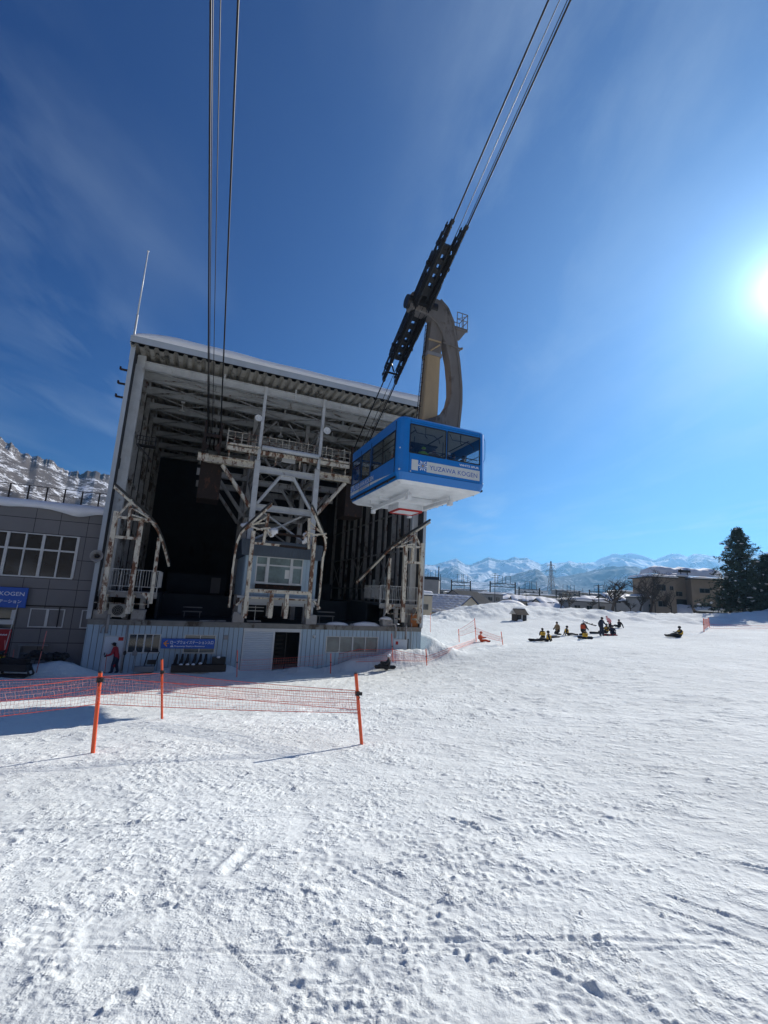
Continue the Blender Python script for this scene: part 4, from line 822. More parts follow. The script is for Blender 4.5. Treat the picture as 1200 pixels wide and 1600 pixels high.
# rack of blown-snow lances / dark boards, hand cart and shovels
BX = empty('gear_box', W(6.2, -.62, gz(*W(6.2,-.62,0)[:2])-.05), FA, 'long dark wooden crate with black upright pads under the blue entrance sign', 'crate')
MB().box(-1.5, 1.6, -.25, -.2, 0, .42).box(-1.5, 1.6, .2, .25, 0, .42).box(-1.5, -1.45, -.2, .2, 0, .42).box(1.55, 1.6, -.2, .2, 0, .42).box(-1.45, 1.55, -.2, .2, 0, .04).build('box', mat('dark_wood', (.055,.04,.03), .8, var=.3, scale=3, stretch=.2), BX)
for i in range(6):
    x = -1.33+i*.31+(.10 if i > 2 else 0); MB().prism([(x-.12,.38),(x+.10,.38),(x+.15,.72),(x+.13,1.02),(x+.02,1.04),(x-.02,.75)], -.12, .1).build('pad', M['cblack'], BX, bevel=.02)
MB().box(.75, 1.52, -.18, .18, .42, .86).build('bin', M['black'], BX, bevel=.02)
mb = MB()
for x, z in ((-.98,.43),(-.3,.44),(.1,.5),(1.1,.87),(-.62,.44)): mb.blob((x, -.15, z), (.11, .09, .07), 0, 8, 5, .1)
mb.build('snow_bits', M['snowcap'], BX, smooth=True)
zc = gz(*W(3.3,-.6,0)[:2])
HC = empty('hand_cart', W(3.35, -.55, zc), FA, 'dark hand cart with upright loop handle leaning on the wall left of the blue sign', 'cart')
MB().box(-.6, .45, -.3, .1, .12, .42).build('tray', M['greyw'], HC, bevel=.02); MB().path([(-.12,.0,.35),(.0,.1,1.2),(.08,.12,1.24),(.55,.12,1.24),(.6,.1,1.18),(.42,.0,.35)], .03).box(.02, .5, .05, .12, .5, .75).build('handle', M['black'], HC)
for x, lb in ((2.62, 'grey shovel with broad blade upright by the wall between door and hand cart'),):
    SH = empty('shovel', W(x, -.22, zc), FA, lb, 'shovel'); MB().tube((0,0,.1),(0.02,.1,.95),.018).build('shaft', M['greyw'], SH); MB().prism([(-.11,.95),(.13,.95),(.15,1.15),(.08,1.25),(-.06,1.25),(-.13,1.15)], .09, .11).build('blade', M['greyw'], SH)
MB_ = MB().path([(0,0,.1),(0,.05,1.0)], .02).blob((0,.04,1.1), (.09,.05,.15)).build('broom', M['black'], None); MB_.location = tuple(W(2.1,-.15,zc)); MB_.rotation_euler = (0,0,FA); tag(MB_, 'short black broom hung beside the left white door', 'broom')

# ------------------------------------------------------------------ grey tiled building on the left
GB = empty('tiled_building', W(-.4, 1.0, 0), FA, 'grey tiled building with a row of windows and snow along its roof edge', 'building')
def g_(px, py, d=1.0): s, z = fac(px, py, d); return s+.4, z
GW = [(-9.5, -.95, 5.25, 7.72), (-2.72, -1.02, 2.42, 3.42), (-.18, .36, 2.42, 3.42), (-9.6, -3.35, -.5, 3.3)]
GT = 9.25; mb = MB(); slab_holes(mb, -12, .38, -.5, GT, GW, 0, .2, 0)
mb.box(-12, -11.9, .2, 9, -.5, GT); mb.box(-11.9, .38, 8.9, 9, -.5, GT); mb.box(-11.9, .38, .2, 8.9, GT-.3, GT-.1); mb.box(-11.9, .38, .2, 8.9, 4.2, 4.3, 1); mb.build('wall', [M['tile'], M['inner']], GB)
mb = MB()
for z in (1.5, 2.3, 3.55, 4.55, 5.15, 6.3, 7.75, 8.6):
    for a, b in ([(-12, .38)] if not any(h[2] < z < h[3] for h in GW) else [(a, b) for a, b in zip([-12]+[h[1] for h in sorted(GW) if h[2] < z < h[3]], [h[0] for h in sorted(GW) if h[2] < z < h[3]]+[.38]) if b > a]): mb.box(a, b, -.003, 0, z-.018, z+.018)
for x in (-10.5, -8.7, -6.9, -5.1, -3.3, -2.05, -.62):
    seg = [(-.5, GT)]
    for h in GW:
        if h[0] < x < h[1]: seg = [p for (a, b) in seg for p in ((a, min(b, h[2])), (max(a, h[3]), b)) if p[1] > p[0]]
    for a, b in seg: mb.box(x-.014, x+.014, -.0045, 0, a, b)
mb.build('tile_joints', M['tiled'], GB)
f = MB(); x0, x1, z0, z1 = GW[0]; f.box(x0, x1, -.04, .08, z0-.08, z0); f.box(x0, x1, -.04, .08, z1-.06, z1); f.box(x1-.06, x1, -.04, .08, z0, z1); f.box(x0, x1, -.045, .06, z1-.98, z1-.88)
for i in range(0, 11): w_ = .075 if i % 2 == 0 else .045; x = x1-.03-i*.86; f.box(x-w_, x+w_, -.05+.003*(i%2), .06, z0, z1)
w = f.build('window_band', M['alu'], GB); MB().box(x0, x1, .05, .06, z0, z1).build('pane', M['glassd'], w); MB().box(x0, x1, .3, .34, z1-.8, z1).build('blind', M['tan'], w)
for h in GW[1:3]:
    f = MB(); x0, x1, z0, z1 = h; f.box(x0, x1, -.04, .05, z0-.06, z0); f.box(x0, x1, -.04, .05, z1-.05, z1); f.box(x0, x0+.06, -.035, .05, z0, z1); f.box(x1-.06, x1, -.035, .05, z0, z1)
    if h is GW[1]: f.box((x0+x1)/2-.07, (x0+x1)/2+.07, -.045, .05, z0, z1)
    w = f.build('blank_window', M['alu'], GB); MB().box(x0, x1, .02, .03, z0, z1).build('panel', M['tile'], w)
MB().box(-9.6, -3.35, -.15, .3, 2.5, 2.75).box(-3.55, -3.35, -.1, .1, 2.75, 3.3).build('entrance_canopy', M['alu'], GB)
MB().box(-9.6, -3.35, .5, .6, -.5, 3.3).build('entrance_glass', M['glassd'], GB)
MB().box(-2.9, -1.5, -.35, -.02, -.3, .2).box(-2.9, -1.5, -.33, -.02, 1.35, 1.42).box(-2.88, -2.8, -.2, -.02, .2, 1.35).box(-2.8, -1.5, -.15, -.02, .9, .95).build('utility_shelf', M['greyw'], GB)
mb = MB(); mb.box(-3.1, .38, -.08, 0, 3.55, 3.6); mb.path([(-1.3,-.06,3.6),(-1.3,-.06,2.4)], .03); mb.build('ledge', M['black'], GB)
# overhanging snow on the roof edge
vs = []; n = 70; XS = np.linspace(-12, .38, n)
for x in XS:
    e = .25+.14*math.sin(x*1.9)+.09*math.sin(x*4.3+1) + (.42*math.exp(-((x+1.2)/.7)**2)); hang = .05+.34*math.exp(-((x+1.05)/.75)**2)+.07*math.sin(x*2.3); top = .55
    vs += [(x, .3, GT-.02), (x, -.1, GT-.02-hang*.4), (x, -.1-e*.5, GT-hang), (x, -.12-e*.6, GT+.15), (x, 0, GT+top*.8), (x, .9, GT+top), (x, 3.5, GT+top+.1), (x, 8.9, GT+.5)]
k = 8; mb = MB(); mb.add(vs, [(i*k+j, i*k+j+1, (i+1)*k+j+1, (i+1)*k+j) for i in range(n-1) for j in range(k-1)]); mb.build('roof_snow', M['snowcap'], GB, smooth=True)
mb = MB()
for z in (GT+1.42, GT+.95): mb.bar((-12, .9, z), (.9, .9, z), .03, .04 if z > GT+1.2 else .02)
for i in range(14): x = -11.6+i*.93; mb.bar((x, .9, GT-.1), (x, .9, GT+1.42), .08, .05)
mb.build('roof_railing', M['black'], GB)
BS = empty('ropeway_sign', W(-5.93, .72, 3.5), FA, 'blue building sign with white lettering over the left entrance, cut by the picture edge', 'sign')
MB().box(-2.6, 2.62, -.05, .05, -.06, 1.06).build('board', M['signblue'], BS, bevel=.008)
text('YUZAWA KOGEN', M['signtext'], BS, (2.48, -.055, .60), (1,0,0), (0,0,1), width=2.75, size=.30, align='RIGHT', bold=.002)
text('ロープウェイステーション', M['signtext'], BS, (2.40, -.055, .20), (1,0,0), (0,0,1), width=2.5, size=.22, align='RIGHT', bold=.004)
# ------------------------------------------------------------------ gondola, hanger, carriage, ropes
CS, CDD = 16.36, -8.2
CB0 = empty('cable_car', W(CS, CDD, 0), FA, 'large blue cable car with white underside hanging below its dark wheel carriage', 'cable car')
HX, HY, CH = 2.60, 3.78, .46
zb, zt = 11.22, 14.02
FW = [(-2.0, .04, 12.26, 13.74), (.14, 2.12, 12.26, 13.74)]
LW = [(-3.30, -.12, 12.02, 13.42), (.14, 1.62, 11.85, 13.42), (1.82, 3.30, 11.85, 13.42)]
mb = MB(); slab_holes(mb, -HX+CH, HX-CH, zb, zt, FW, -HY, -HY+.06, 0); b2 = MB(); slab_holes(b2, -HX+CH, HX-CH, zb, zt, FW, HY-.06, HY, 0); mb.add(b2.v, b2.f)
for sx in (-1, 1):
    a = MB(); slab_holes(a, -HY+CH, HY-CH, zb, zt, LW, 0, .06, 0); mb.add([(sx*HX - sx*v[1], v[0], v[2]) for v in a.v], a.f)
    for sy in (-1, 1):                                       # rounded corner panels
        pts = [(sx*(HX-CH+CH*math.sin(t)), sy*(HY-CH+CH*math.cos(t))) for t in np.linspace(0, PI/2, 5)]
        vs = [(x, y, z) for z in (zb, zt) for x, y in pts]; mb.add(vs, [(i, i+1, 6+i, 5+i) for i in range(4)])
def ring(ins, n=5):
    out = []
    for (sx, sy, t0) in ((1, -1, 0), (1, 1, 1), (-1, 1, 2), (-1, -1, 3)):
        for k in range(n):
            t = -PI/2 + (t0 + k/(n-1))*PI/2; c = max(.12, CH-ins*1.0)
            out.append((sx*(HX-ins-c)+c*math.cos(t), sy*(HY-ins-c)+c*math.sin(t)))
    return out
R0, R1, R2 = ring(0), ring(.16), ring(.42); n = len(R0)
mb.add([(x, y, zb) for x, y in R0]+[(x, y, 10.86) for x, y in R1], [(i, (i+1) % n, n+(i+1) % n, n+i) for i in range(n)])
mb.add([(x, y, zt) for x, y in R0]+[(x, y, zt+.12) for x, y in ring(.14)], [(i, (i+1) % n, n+(i+1) % n, n+i) for i in range(n)]+[tuple(range(n, 2*n))])
mb.add([(x, y, 13.9) for x, y in R1], [tuple(range(n))])
body = mb.build('cabin_body', M['cabblue'], CB0)
mb = MB(); mb.add([(x, y, 10.86) for x, y in R1]+[(x, y, 10.72) for x, y in R2], [(i, (i+1) % n, n+(i+1) % n, n+i) for i in range(n)]+[tuple(range(2*n-1, n-1, -1))]); mb.add([(x, y, 10.95) for x, y in R1], [tuple(range(n))])
for x in (-1.25, 1.25):
    mb.bar((x, -2.3, 10.48), (x, 2.7, 10.48), .20, .20)
    for y in (-2.3, 2.7): mb.box(x-.11, x+.11, y-.15, y+.13, 10.20, 10.42); mb.bar((x, y, 10.46), (x, y, 10.72), .07, .07); mb.tube((x-.16, y, 10.5), (x+.16, y, 10.5), .05)
mb.box(-1.9, 1.9, .1, .22, 10.55, 10.72); mb.box(-.95, .95, -.9, .9, 10.5, 10.70); mb.box(-.8, -.66, -.1, 1.4, 10.18, 10.6); mb.box(.66, .8, -.1, 1.4, 10.18, 10.6); mb.box(-.66, .66, -.06, .0, 10.18, 10.6); mb.box(-1.9, 1.9, 1.5, 1.62, 10.55, 10.72)
mb.build('underside', M['cabwhite'], CB0)
hb = MB(); x0, x1, y0, y1 = -.72, .72, -.05, 1.25
for (a, b) in (((x0,y0,10.12),(x1,y0,10.12)),((x1,y0,10.12),(x1,y1,10.12)),((x1,y1,10.12),(x0,y1,10.12)),((x0,y1,10.12),(x0,y0,10.12))): hb.bar(a, b, .07, .10)
h_ = hb.build('hatch_frame', M['redp'], CB0); MB().box(x0+.04, x1-.04, y0+.04, y1-.04, 10.11, 10.17).build('hatch', M['cabwhite'], h_)
mb = MB()
for sx in (-1, 1):
    mb.bar((sx*(HX-.04), -HY+.35, 10.98), (sx*(HX-.04), HY-.35, 10.98), .05, .10)
    for y in (-2.6, -.9, .8, 2.4): mb.box(sx*(HX-.02)-.03, sx*(HX-.02)+.03, y, y+.05, 10.86, 10.94)
    mb.box(sx*(HX+.002)-.008, sx*(HX+.002)+.008, -.02, .03, zb, 13.7); mb.box(sx*(HX+.002)-.008, sx*(HX+.002)+.008, 1.70, 1.74, zb, 13.7); mb.box(sx*(HX+.002)-.008, sx*(HX+.002)+.008, -HY+.40, -HY+.44, zb, 13.9)
mb.build('bottom_seal', M['cabblack'], CB0)
mb = MB(); g = MB()
def wframe(h, axis, s):
    for (a, b, c, d) in ((h[0]-.03, h[0]+.03, h[2], h[3]), (h[1]-.03, h[1]+.03, h[2], h[3]), (h[0], h[1], h[2]-.03, h[2]+.03), (h[0], h[1], h[3]-.03, h[3]+.03)):
        if axis == 'y': mb.box(a, b, s-.012, s+.012, c, d)
        else: mb.box(s-.012, s+.012, a, b, c, d)
    if axis == 'y': g.box(h[0], h[1], s*.993-.004, s*.993+.004, h[2], h[3])
    else: g.box(s*.990-.004, s*.990+.004, h[0], h[1], h[2], h[3])
for h in FW: wframe(h, 'y', -HY); wframe(h, 'y', HY)
for h in LW: wframe(h, 'x', -HX); wframe(h, 'x', HX)
for sx in (-1, 1): mb.box(sx*HX-.016, sx*HX+.016, -1.74, -1.68, 12.02, 13.42); mb.box(sx*HX-.014, sx*HX+.014, -1.7, -.12, 12.95, 12.99); mb.box(sx*HX-.014, sx*HX+.014, -3.3, -1.7, 12.98, 13.01); mb.box(sx*HX-.014, sx*HX+.014, 1.82, 3.3, 12.95, 12.99)
mb.build('window_gasket', M['cabblack'], CB0); g.build('window_glass', M['cabglass'], CB0)
mb = MB()                                                    # inside: floor, ceiling rails, grab bars, bench panel
mb.box(-2.3, 2.3, -3.55, 3.55, 10.98, 11.03); 
mb.build('floor', M['cabfloor'], CB0); MB().box(-2.3, 2.3, -3.6, 3.6, 13.82, 13.88).build('ceiling', M['cream2'], CB0)
mb = MB()
for x in (-1.6, 0, 1.6): mb.tube((x, -3.5, 13.55), (x, 3.5, 13.55), .03)
for x in (-1.0, 1.1):
    mb.path([(x-.7,-3.55,13.72),(x-.5,-3.5,13.45),(x+.5,-3.5,13.45),(x+.8,-3.5,13.28),(x+.85,-3.5,13.1)], .022, 5); mb.path([(x,-3.5,13.8),(x,-3.5,13.35),(x+.12,-3.5,13.25)], .025, 5)
for sy in (-1, 1): mb.tube((-2.1, sy*3.6, 12.55), (2.1, sy*3.6, 12.55), .022, n=6)
for y in (-2, 0, 2): mb.tube((.9, y, 11), (.9, y, 13.9), .025, n=6); mb.tube((-.9, y, 11), (-.9, y, 13.9), .025, n=6)
mb.box(-1.0, 1.0, -1.2, 1.2, 13.75, 13.88); mb.build('grab_rails', M['black'], CB0)
sg = MB(); Y_ = -HY-.004
sg.box(-1.86, -1.50, Y_-.008, Y_, 11.38, 11.92); sg.box(-1.02, 2.13, Y_-.008, Y_, 11.38, 11.92); sb = sg.build('name_band', M['cabsign'], CB0)
text('YUZAWA KOGEN', M['signblue'], sb, (-.86, Y_-.010, 11.52), (1,0,0), (0,0,1), width=2.84, size=.34, name='lettering')
text('WHITE SPUR', M['signtext'], CB0, (.88, Y_, 12.02), (1,0,0), (0,0,1), width=1.20, size=.15, name='lettering', bold=.004)
def star(mb, c, r, n=12, f=lambda u, v: (u, v)):
    for k in range(n):
        t = 2*PI*k/n; rr = r if k % 2 == 0 else r*.82; w = .17 if k % 2 == 0 else .13
        P = [(c[0]+rr*.22*math.cos(t), c[1]+rr*.22*math.sin(t)), (c[0]+rr*.75*math.cos(t-w), c[1]+rr*.75*math.sin(t-w)), (c[0]+rr*math.cos(t), c[1]+rr*math.sin(t)), (c[0]+rr*.75*math.cos(t+w), c[1]+rr*.75*math.sin(t+w))]
        b = len(mb.v); mb.v += [f(u, v) for u, v in P]; mb.f.append((b, b+1, b+2, b+3)); mb.m.append(0)
st = MB(); star(st, (-1.24, 11.66), .30, 12, lambda u, v: (u, Y_-.012, v)); so = st.build('star_emblem', M['signtext'], CB0)
MB().lathe([(0, 0), (.055, 0), (.055, .004)], 12, 0, (-1.24, Y_-.018, 11.66), 'y').build('emblem_centre', M['tan'], so)
for sx in (-1,):
    X_ = sx*(HX+.006)
    st = MB(); star(st, (2.92, 11.52), .42, 12, lambda u, v: (X_, u, v)); st.build('star_emblem', M['signtext'], CB0)
    text('YUZAWA KOGEN', M['signtext'], CB0, (X_, 2.45, 11.46), (0, -1, 0), (0, 0, 1), width=3.0, size=.36, name='lettering', bold=.003)
    text('ROPEWAY', mat('side_small_lettering', (.12,.16,.42), .5, var=.03), CB0, (X_-.004, 1.6, 11.25), (0, -1, 0), (0, 0, 1), width=1.35, size=.17, name='lettering')
    ys = np.linspace(-2.9, 3.3, 24); top = [11.23+.16*math.sin(PI*min(1, max(0, (y+2.9)/4.0))/1.0*.5)*(1 if y < 1.1 else 1) for y in ys]
    b = MB(); b.add([(X_+.003, y, 11.225) for y in ys]+[(X_+.003, y, t) for y, t in zip(ys, top)], [(i, i+1, 24+i+1, 24+i) for i in range(23)]); b.build('white_swoosh', M['cabsign'], CB0)
MB().blob((-HX+.14, -HY+.14, 12.45), .04).blob((-HX+.14, -HY+.12, 11.35), .05).blob((-1.9, -HY-.0, 11.3), .035).blob((HX-.2, -HY+.08, 11.3), .035).build('marker_stud', M['cabsign'], CB0)
mb = MB()
for x in (-1.99, 2.10): mb.box(x-.007, x+.007, -HY-.004, -HY+.01, 11.24, 13.98)
mb.box(-2.0, 2.0, -HY-.004, -HY+.01, 11.235, 11.25); mb.box(-2.0, 2.0, -HY-.004, -HY+.01, 13.86, 13.872)
for k in range(24): mb.box(-1.95+k*.17, -1.935+k*.17, -HY-.008, -HY, 13.92, 13.935); mb.box(-1.95+k*.17, -1.935+k*.17, -HY-.008, -HY, 11.29, 11.305)
for k in range(40): mb.box(-HX-.008, -HX, -3.3+k*.17, -3.285+k*.17, 13.70, 13.715)
for y in (.02, 1.70, 3.36): mb.box(-HX-.010, -HX, y, y+.02, 11.25, 13.75)
mb.box(-HX-.05, -HX, -.22, -.16, 12.0, 12.35); mb.build('panel_seam', M['cabblack'], CB0)
MB().path([(HX-.25,-HY-.03,13.75),(HX-.2,-HY-.08,13.6),(HX-.2,-HY-.08,12.6),(HX-.25,-HY-.02,12.45)], .02).build('corner_handrail', M['cabblue'], CB0)
# hanger
outer = [(-.45,23.95),(.3,24.0),(1.27,23.84),(1.8,23.45),(2.2,22.69),(2.48,21.45),(2.76,19.94),(2.96,18.32),(2.98,17.23),(2.86,15.83),(2.8,14.8),(2.6,14.1)]
inner = [(-1.0,14.1),(-.8,14.9),(.0,15.45),(1.15,15.95),(1.8,16.4),(2.14,17.0),(2.28,17.7),(2.24,18.6),(2.08,19.8),(1.80,20.9),(1.50,21.65),(1.1,22.2),(.45,22.55),(-.45,22.65),(-.72,22.75),(-.85,23.2),(-.72,23.75)]
hg = empty('hanger', (0, 0, 0), 0); hg.parent = CB0
MB().prism(outer+inner, -.42, .26).build('curved_girder', M['hanger'], hg, bevel=.03)
mb = MB()
ed = [(o_[0]+.0, o_[1]) for o_ in outer[2:11]]
for i in range(len(ed)-1):
    a, b = ed[i], ed[i+1]
    for y in (-.44, .28): mb.bar((a[0], y, a[1]), (b[0], y, b[1]), .06, .16, 0, (0, 0, 1))
mb.bar((1.55, -.48, 20.95), (2.85, -.48, 20.85), .05, .08); mb.box(1.1, 2.5, -.445, -.43, 22.3, 22.36); mb.bar((2.85, -.45, 20.85), (2.85, .45, 20.85), .08, .08)
for z in (20.9,): mb.blob((2.92, -.45, z), .09, 0, 6, 4)
mb.box(1.75, 2.5, -.44, -.425, 20.9, 22.3); mb.build('girder_flange', M['hanger'], hg)
pb = MB(); pb.add([(.35,-.30,14.1),(1.42,-.30,14.1),(1.42,.5,14.1),(.35,.5,14.1),(.62,-.28,20.2),(1.52,-.28,20.2),(1.52,.42,20.2),(.62,.42,20.2)], [(0,3,2,1),(4,5,6,7),(0,1,5,4),(1,2,6,5),(2,3,7,6),(3,0,4,7)]); po = pb.build('straight_leg', M['tan'], hg, bevel=.06)
MB().add([(.63,-.28,20.2),(1.52,-.28,20.2),(1.52,.42,20.2),(.63,.42,20.2),(.80,-.26,22.6),(1.62,-.26,22.6),(1.62,.40,22.6),(.80,.40,22.6)], [(0,3,2,1),(4,5,6,7),(0,1,5,4),(1,2,6,5),(2,3,7,6),(3,0,4,7)]).build('upper_leg', M['hanger'], hg)
MB().box(.56, 1.58, -.33, .46, 20.0, 20.22).build('leg_collar', M['greyw'], hg); MB().tube((.75,-.34,20.25),(1.35,-.40,20.75), .05).box(.6, 1.5, -.34, -.30, 20.95, 21.05).build('stay_rod', M['tan'], hg)
mb = MB()
for q in (-.02, .28): mb.tube((.18+.0, q, 14.1), (.66, q, 22.3), .025, n=5)
for k in range(27): t = k/26; mb.tube((.18+.48*t, -.02, 14.3+7.9*t), (.18+.48*t, .28, 14.3+7.9*t), .016, n=4)
for k in range(5): t = (k+.5)/5; mb.tube((.18+.48*t, .1, 14.3+7.9*t), (.42+.46*t, .1, 14.3+7.9*t), .02, n=4)
mb.build('ladder', M['rustbrown'], hg)
mb = MB(); mb.box(2.45, 3.3, -.5, .5, 22.26, 22.32); mb.prism([(2.42,22.26),(3.3,22.26),(2.7,21.4),(2.6,21.4)], -.47, -.42); mb.prism([(2.42,22.26),(3.3,22.26),(2.7,21.4),(2.6,21.4)], .42, .47); mb.box(2.44, 3.3, -.5, -.46, 22.1, 22.3)
for (x, y) in ((2.5,-.5),(2.88,-.5),(3.28,-.5),(3.28,0),(3.28,.5),(2.88,.5),(2.5,.5)): mb.bar((x, y, 22.3), (x, y, 23.35), .035, .035)
for z in (22.85, 23.33):
    for a, b in (((2.5,-.5,z),(3.28,-.5,z)),((3.28,-.5,z),(3.28,.5,z)),((2.5,.5,z),(3.28,.5,z))): mb.bar(a, b, .035, .035)
mb.bar((2.5,-.5,22.85),(3.28,-.5,22.32+.9), .03, .03); mb.build('service_platform', M['hanger'], hg)
# wheel carriage following the rope
SL = math.atan2(25.33-19.9, 12.95-3.98); cy, cz = (12.95+3.98)/-2 - CDD, (25.33+19.9)/2
def cu(x, u, v): return (x, cy - u*math.cos(SL) - v*math.sin(SL)*-1*-1, cz + u*math.sin(SL) - v*math.cos(SL)*-1) if False else (x, cy - u*math.cos(SL) + v*math.sin(SL), cz + u*math.sin(SL) + v*math.cos(SL))
cg = empty('carriage', (0, 0, 0), 0); cg.parent = CB0
UPV = (0, math.sin(SL), math.cos(SL))
for sx in (-.45, .45):
    mb = MB(); wh = MB(); rnd = random.Random(3)
    L_ = 5.2
    k = -L_+.15
    while k < L_:
        if abs(k) > .0: wh.lathe([(.0,-.06),(.14,-.06),(.175,-.05),(.14,-.02),(.14,.02),(.175,.05),(.14,.06),(.0,.06)], 12, 0, cu(sx, k, .15), 'x')
        k += .36
    k = -L_
    while k < L_-.5:                                          # two-wheel trucks
        for q in (-.085, .085): mb.bar(cu(sx+q, k+.03, .17), cu(sx+q, k+.61, .17), .03, .22, 0, UPV)
        mb.bar(cu(sx-.12, k+.32, .22), cu(sx+.12, k+.32, .22), .05, .05, 0, UPV); k += .68
    for (a, b, v, h) in ((-5.05,-3.85,.36,.14),(-3.7,-2.5,.36,.16),(-2.35,-1.15,.36,.16),(-1.0,.95,.36,.16),(1.1,2.3,.36,.16),(2.45,3.65,.36,.16),(3.8,5.0,.36,.14),
                         (-4.55,-1.75,.52,.20),(-1.6,1.55,.52,.20),(1.7,4.45,.52,.20),(-3.4,-.3,.74,.26),(.3,3.3,.74,.26),(-1.9,1.9,.46,.62)):
        for q in (-.14, .14):
            mb.bar(cu(sx+q, a, v), cu(sx+q, b, v), .03, h, 0, UPV); mb.bar(cu(sx+q, a+.12, v-h/2), cu(sx+q, b-.12, v-h/2), .05, .05, 0, UPV)
        for t in (.15, .5, .85): mb.bar(cu(sx-.20, a+(b-a)*t, v-.03), cu(sx+.20, a+(b-a)*t, v-.03), .09, .09, 0, UPV)
    for u in (-5.15, 5.15): mb.bar(cu(sx, u-.1, .08), cu(sx, u+.1, .08), .16, .24, 0, UPV)
    for u in (-2.7, 2.7): mb.tube(cu(sx-.3, u, .5), cu(sx+.3, u, .5), .12, n=10)
    e = mb.build('truck_frame', M['grease'], cg); wh.build('wheel', M['black'], e)
mb = MB()
for (a, b, w_) in ((-3.6, -1.3, .2), (1.2, 3.9, .2), (-1.3, 1.2, .24)):
    for q in (-w_, w_): mb.bar(cu(q, a, .55), cu(q, b, .55), .12, .42, 0, UPV)
    k = a+.1
    while k < b-.05:
        mb.bar(cu(-w_, k, .55), cu(w_, k, .55), .30, .30, 0, UPV); k += .56
for u in (-3.5, -1.2, 1.1, 3.8): mb.bar(cu(-.6, u, .6), cu(.6, u, .6), .2, .3, 0, UPV)
mb.tube((-.95, -.1, 23.25), (1.1, -.1, 23.25), .42, n=16); mb.box(-.5, .5, -.7, .6, 23.0, 23.6); mb.bar(cu(-.35,-4.6,.2), cu(.35,-4.6,.2), .1, .1); mb.bar(cu(-.35,-3.9,.3), cu(.0,-4.4,.1), .08, .08)
mb.build('centre_frame', M['grease'], cg)
# ropes (they belong to the station line, each rope its own thing)
def rope(name, pts, r, label, group):
    o = MB().path(pts, r, 7 if r > .02 else 5).build(name, M['rope'], None, smooth=True); tag(o, label, 'cable', group); return o
def rpt(s, d, z): return W(s, d, z)
for q, thick, lb in ((-.45, 1, 'left thick track rope above the blue cable car'), (.45, 1, 'right thick track rope above the blue cable car'), (-.02, 0, 'thin haul rope left of centre above the blue cable car'), (.30, 0, 'thin haul rope beside the right track rope above the blue cable car')):
    x = CS+q; up = .0 if thick else .30
    P = [rpt(x, -12.95-160*1.0, 25.33+up+160*.625), rpt(x, -60, 25.33+up+47.05*.612), rpt(x, -12.95, 25.33+up), rpt(x, -3.98, 19.9+up), rpt(x-.15, 1.3, 16.35+up*.3), rpt(x-.15, 2.4, 15.95)]
    if not thick: P = [P[0], P[1], rpt(x, -12.95, 25.20), rpt(x, -8.4, 22.55), rpt(x, -3.98, 19.75), rpt(CS-.15+(q*.6), 1.3, 15.95), rpt(CS-.15+q*.6, 2.4, 15.9)]
    rope('track_rope' if thick else 'haul_rope', P, .044 if thick else .02, lb, 'ropes over the cable car')
be, al = math.radians(-5.0), math.radians(27)
for q, thick, lb in ((-.45, 1, 'left thick track rope running down to the left saddle'), (.45, 1, 'right thick track rope running down to the left saddle'), (-.12, 0, 'thin haul rope running down between the left pair of track ropes'), (-.36, 0, 'thin haul rope close beside the leftmost track rope')):
    s0, d0, z0 = 5.4+q*(.95), 1.3, 16.45; dr = np.array([math.sin(be)*math.cos(al), -math.cos(be)*math.cos(al), math.sin(al)])
    k = -.10 if not thick else 0
    P = []
    for t in (260, 100, 40, 15, 0):
        qq = q*(.95+.004*t); P.append(rpt(5.4+qq+dr[0]*t, d0+dr[1]*t, z0+k+dr[2]*t))
    P.append(rpt(s0, 2.4, 15.98)); rope('track_rope' if thick else 'haul_rope', P, .044 if thick else .02, lb, 'ropes to the left saddle')

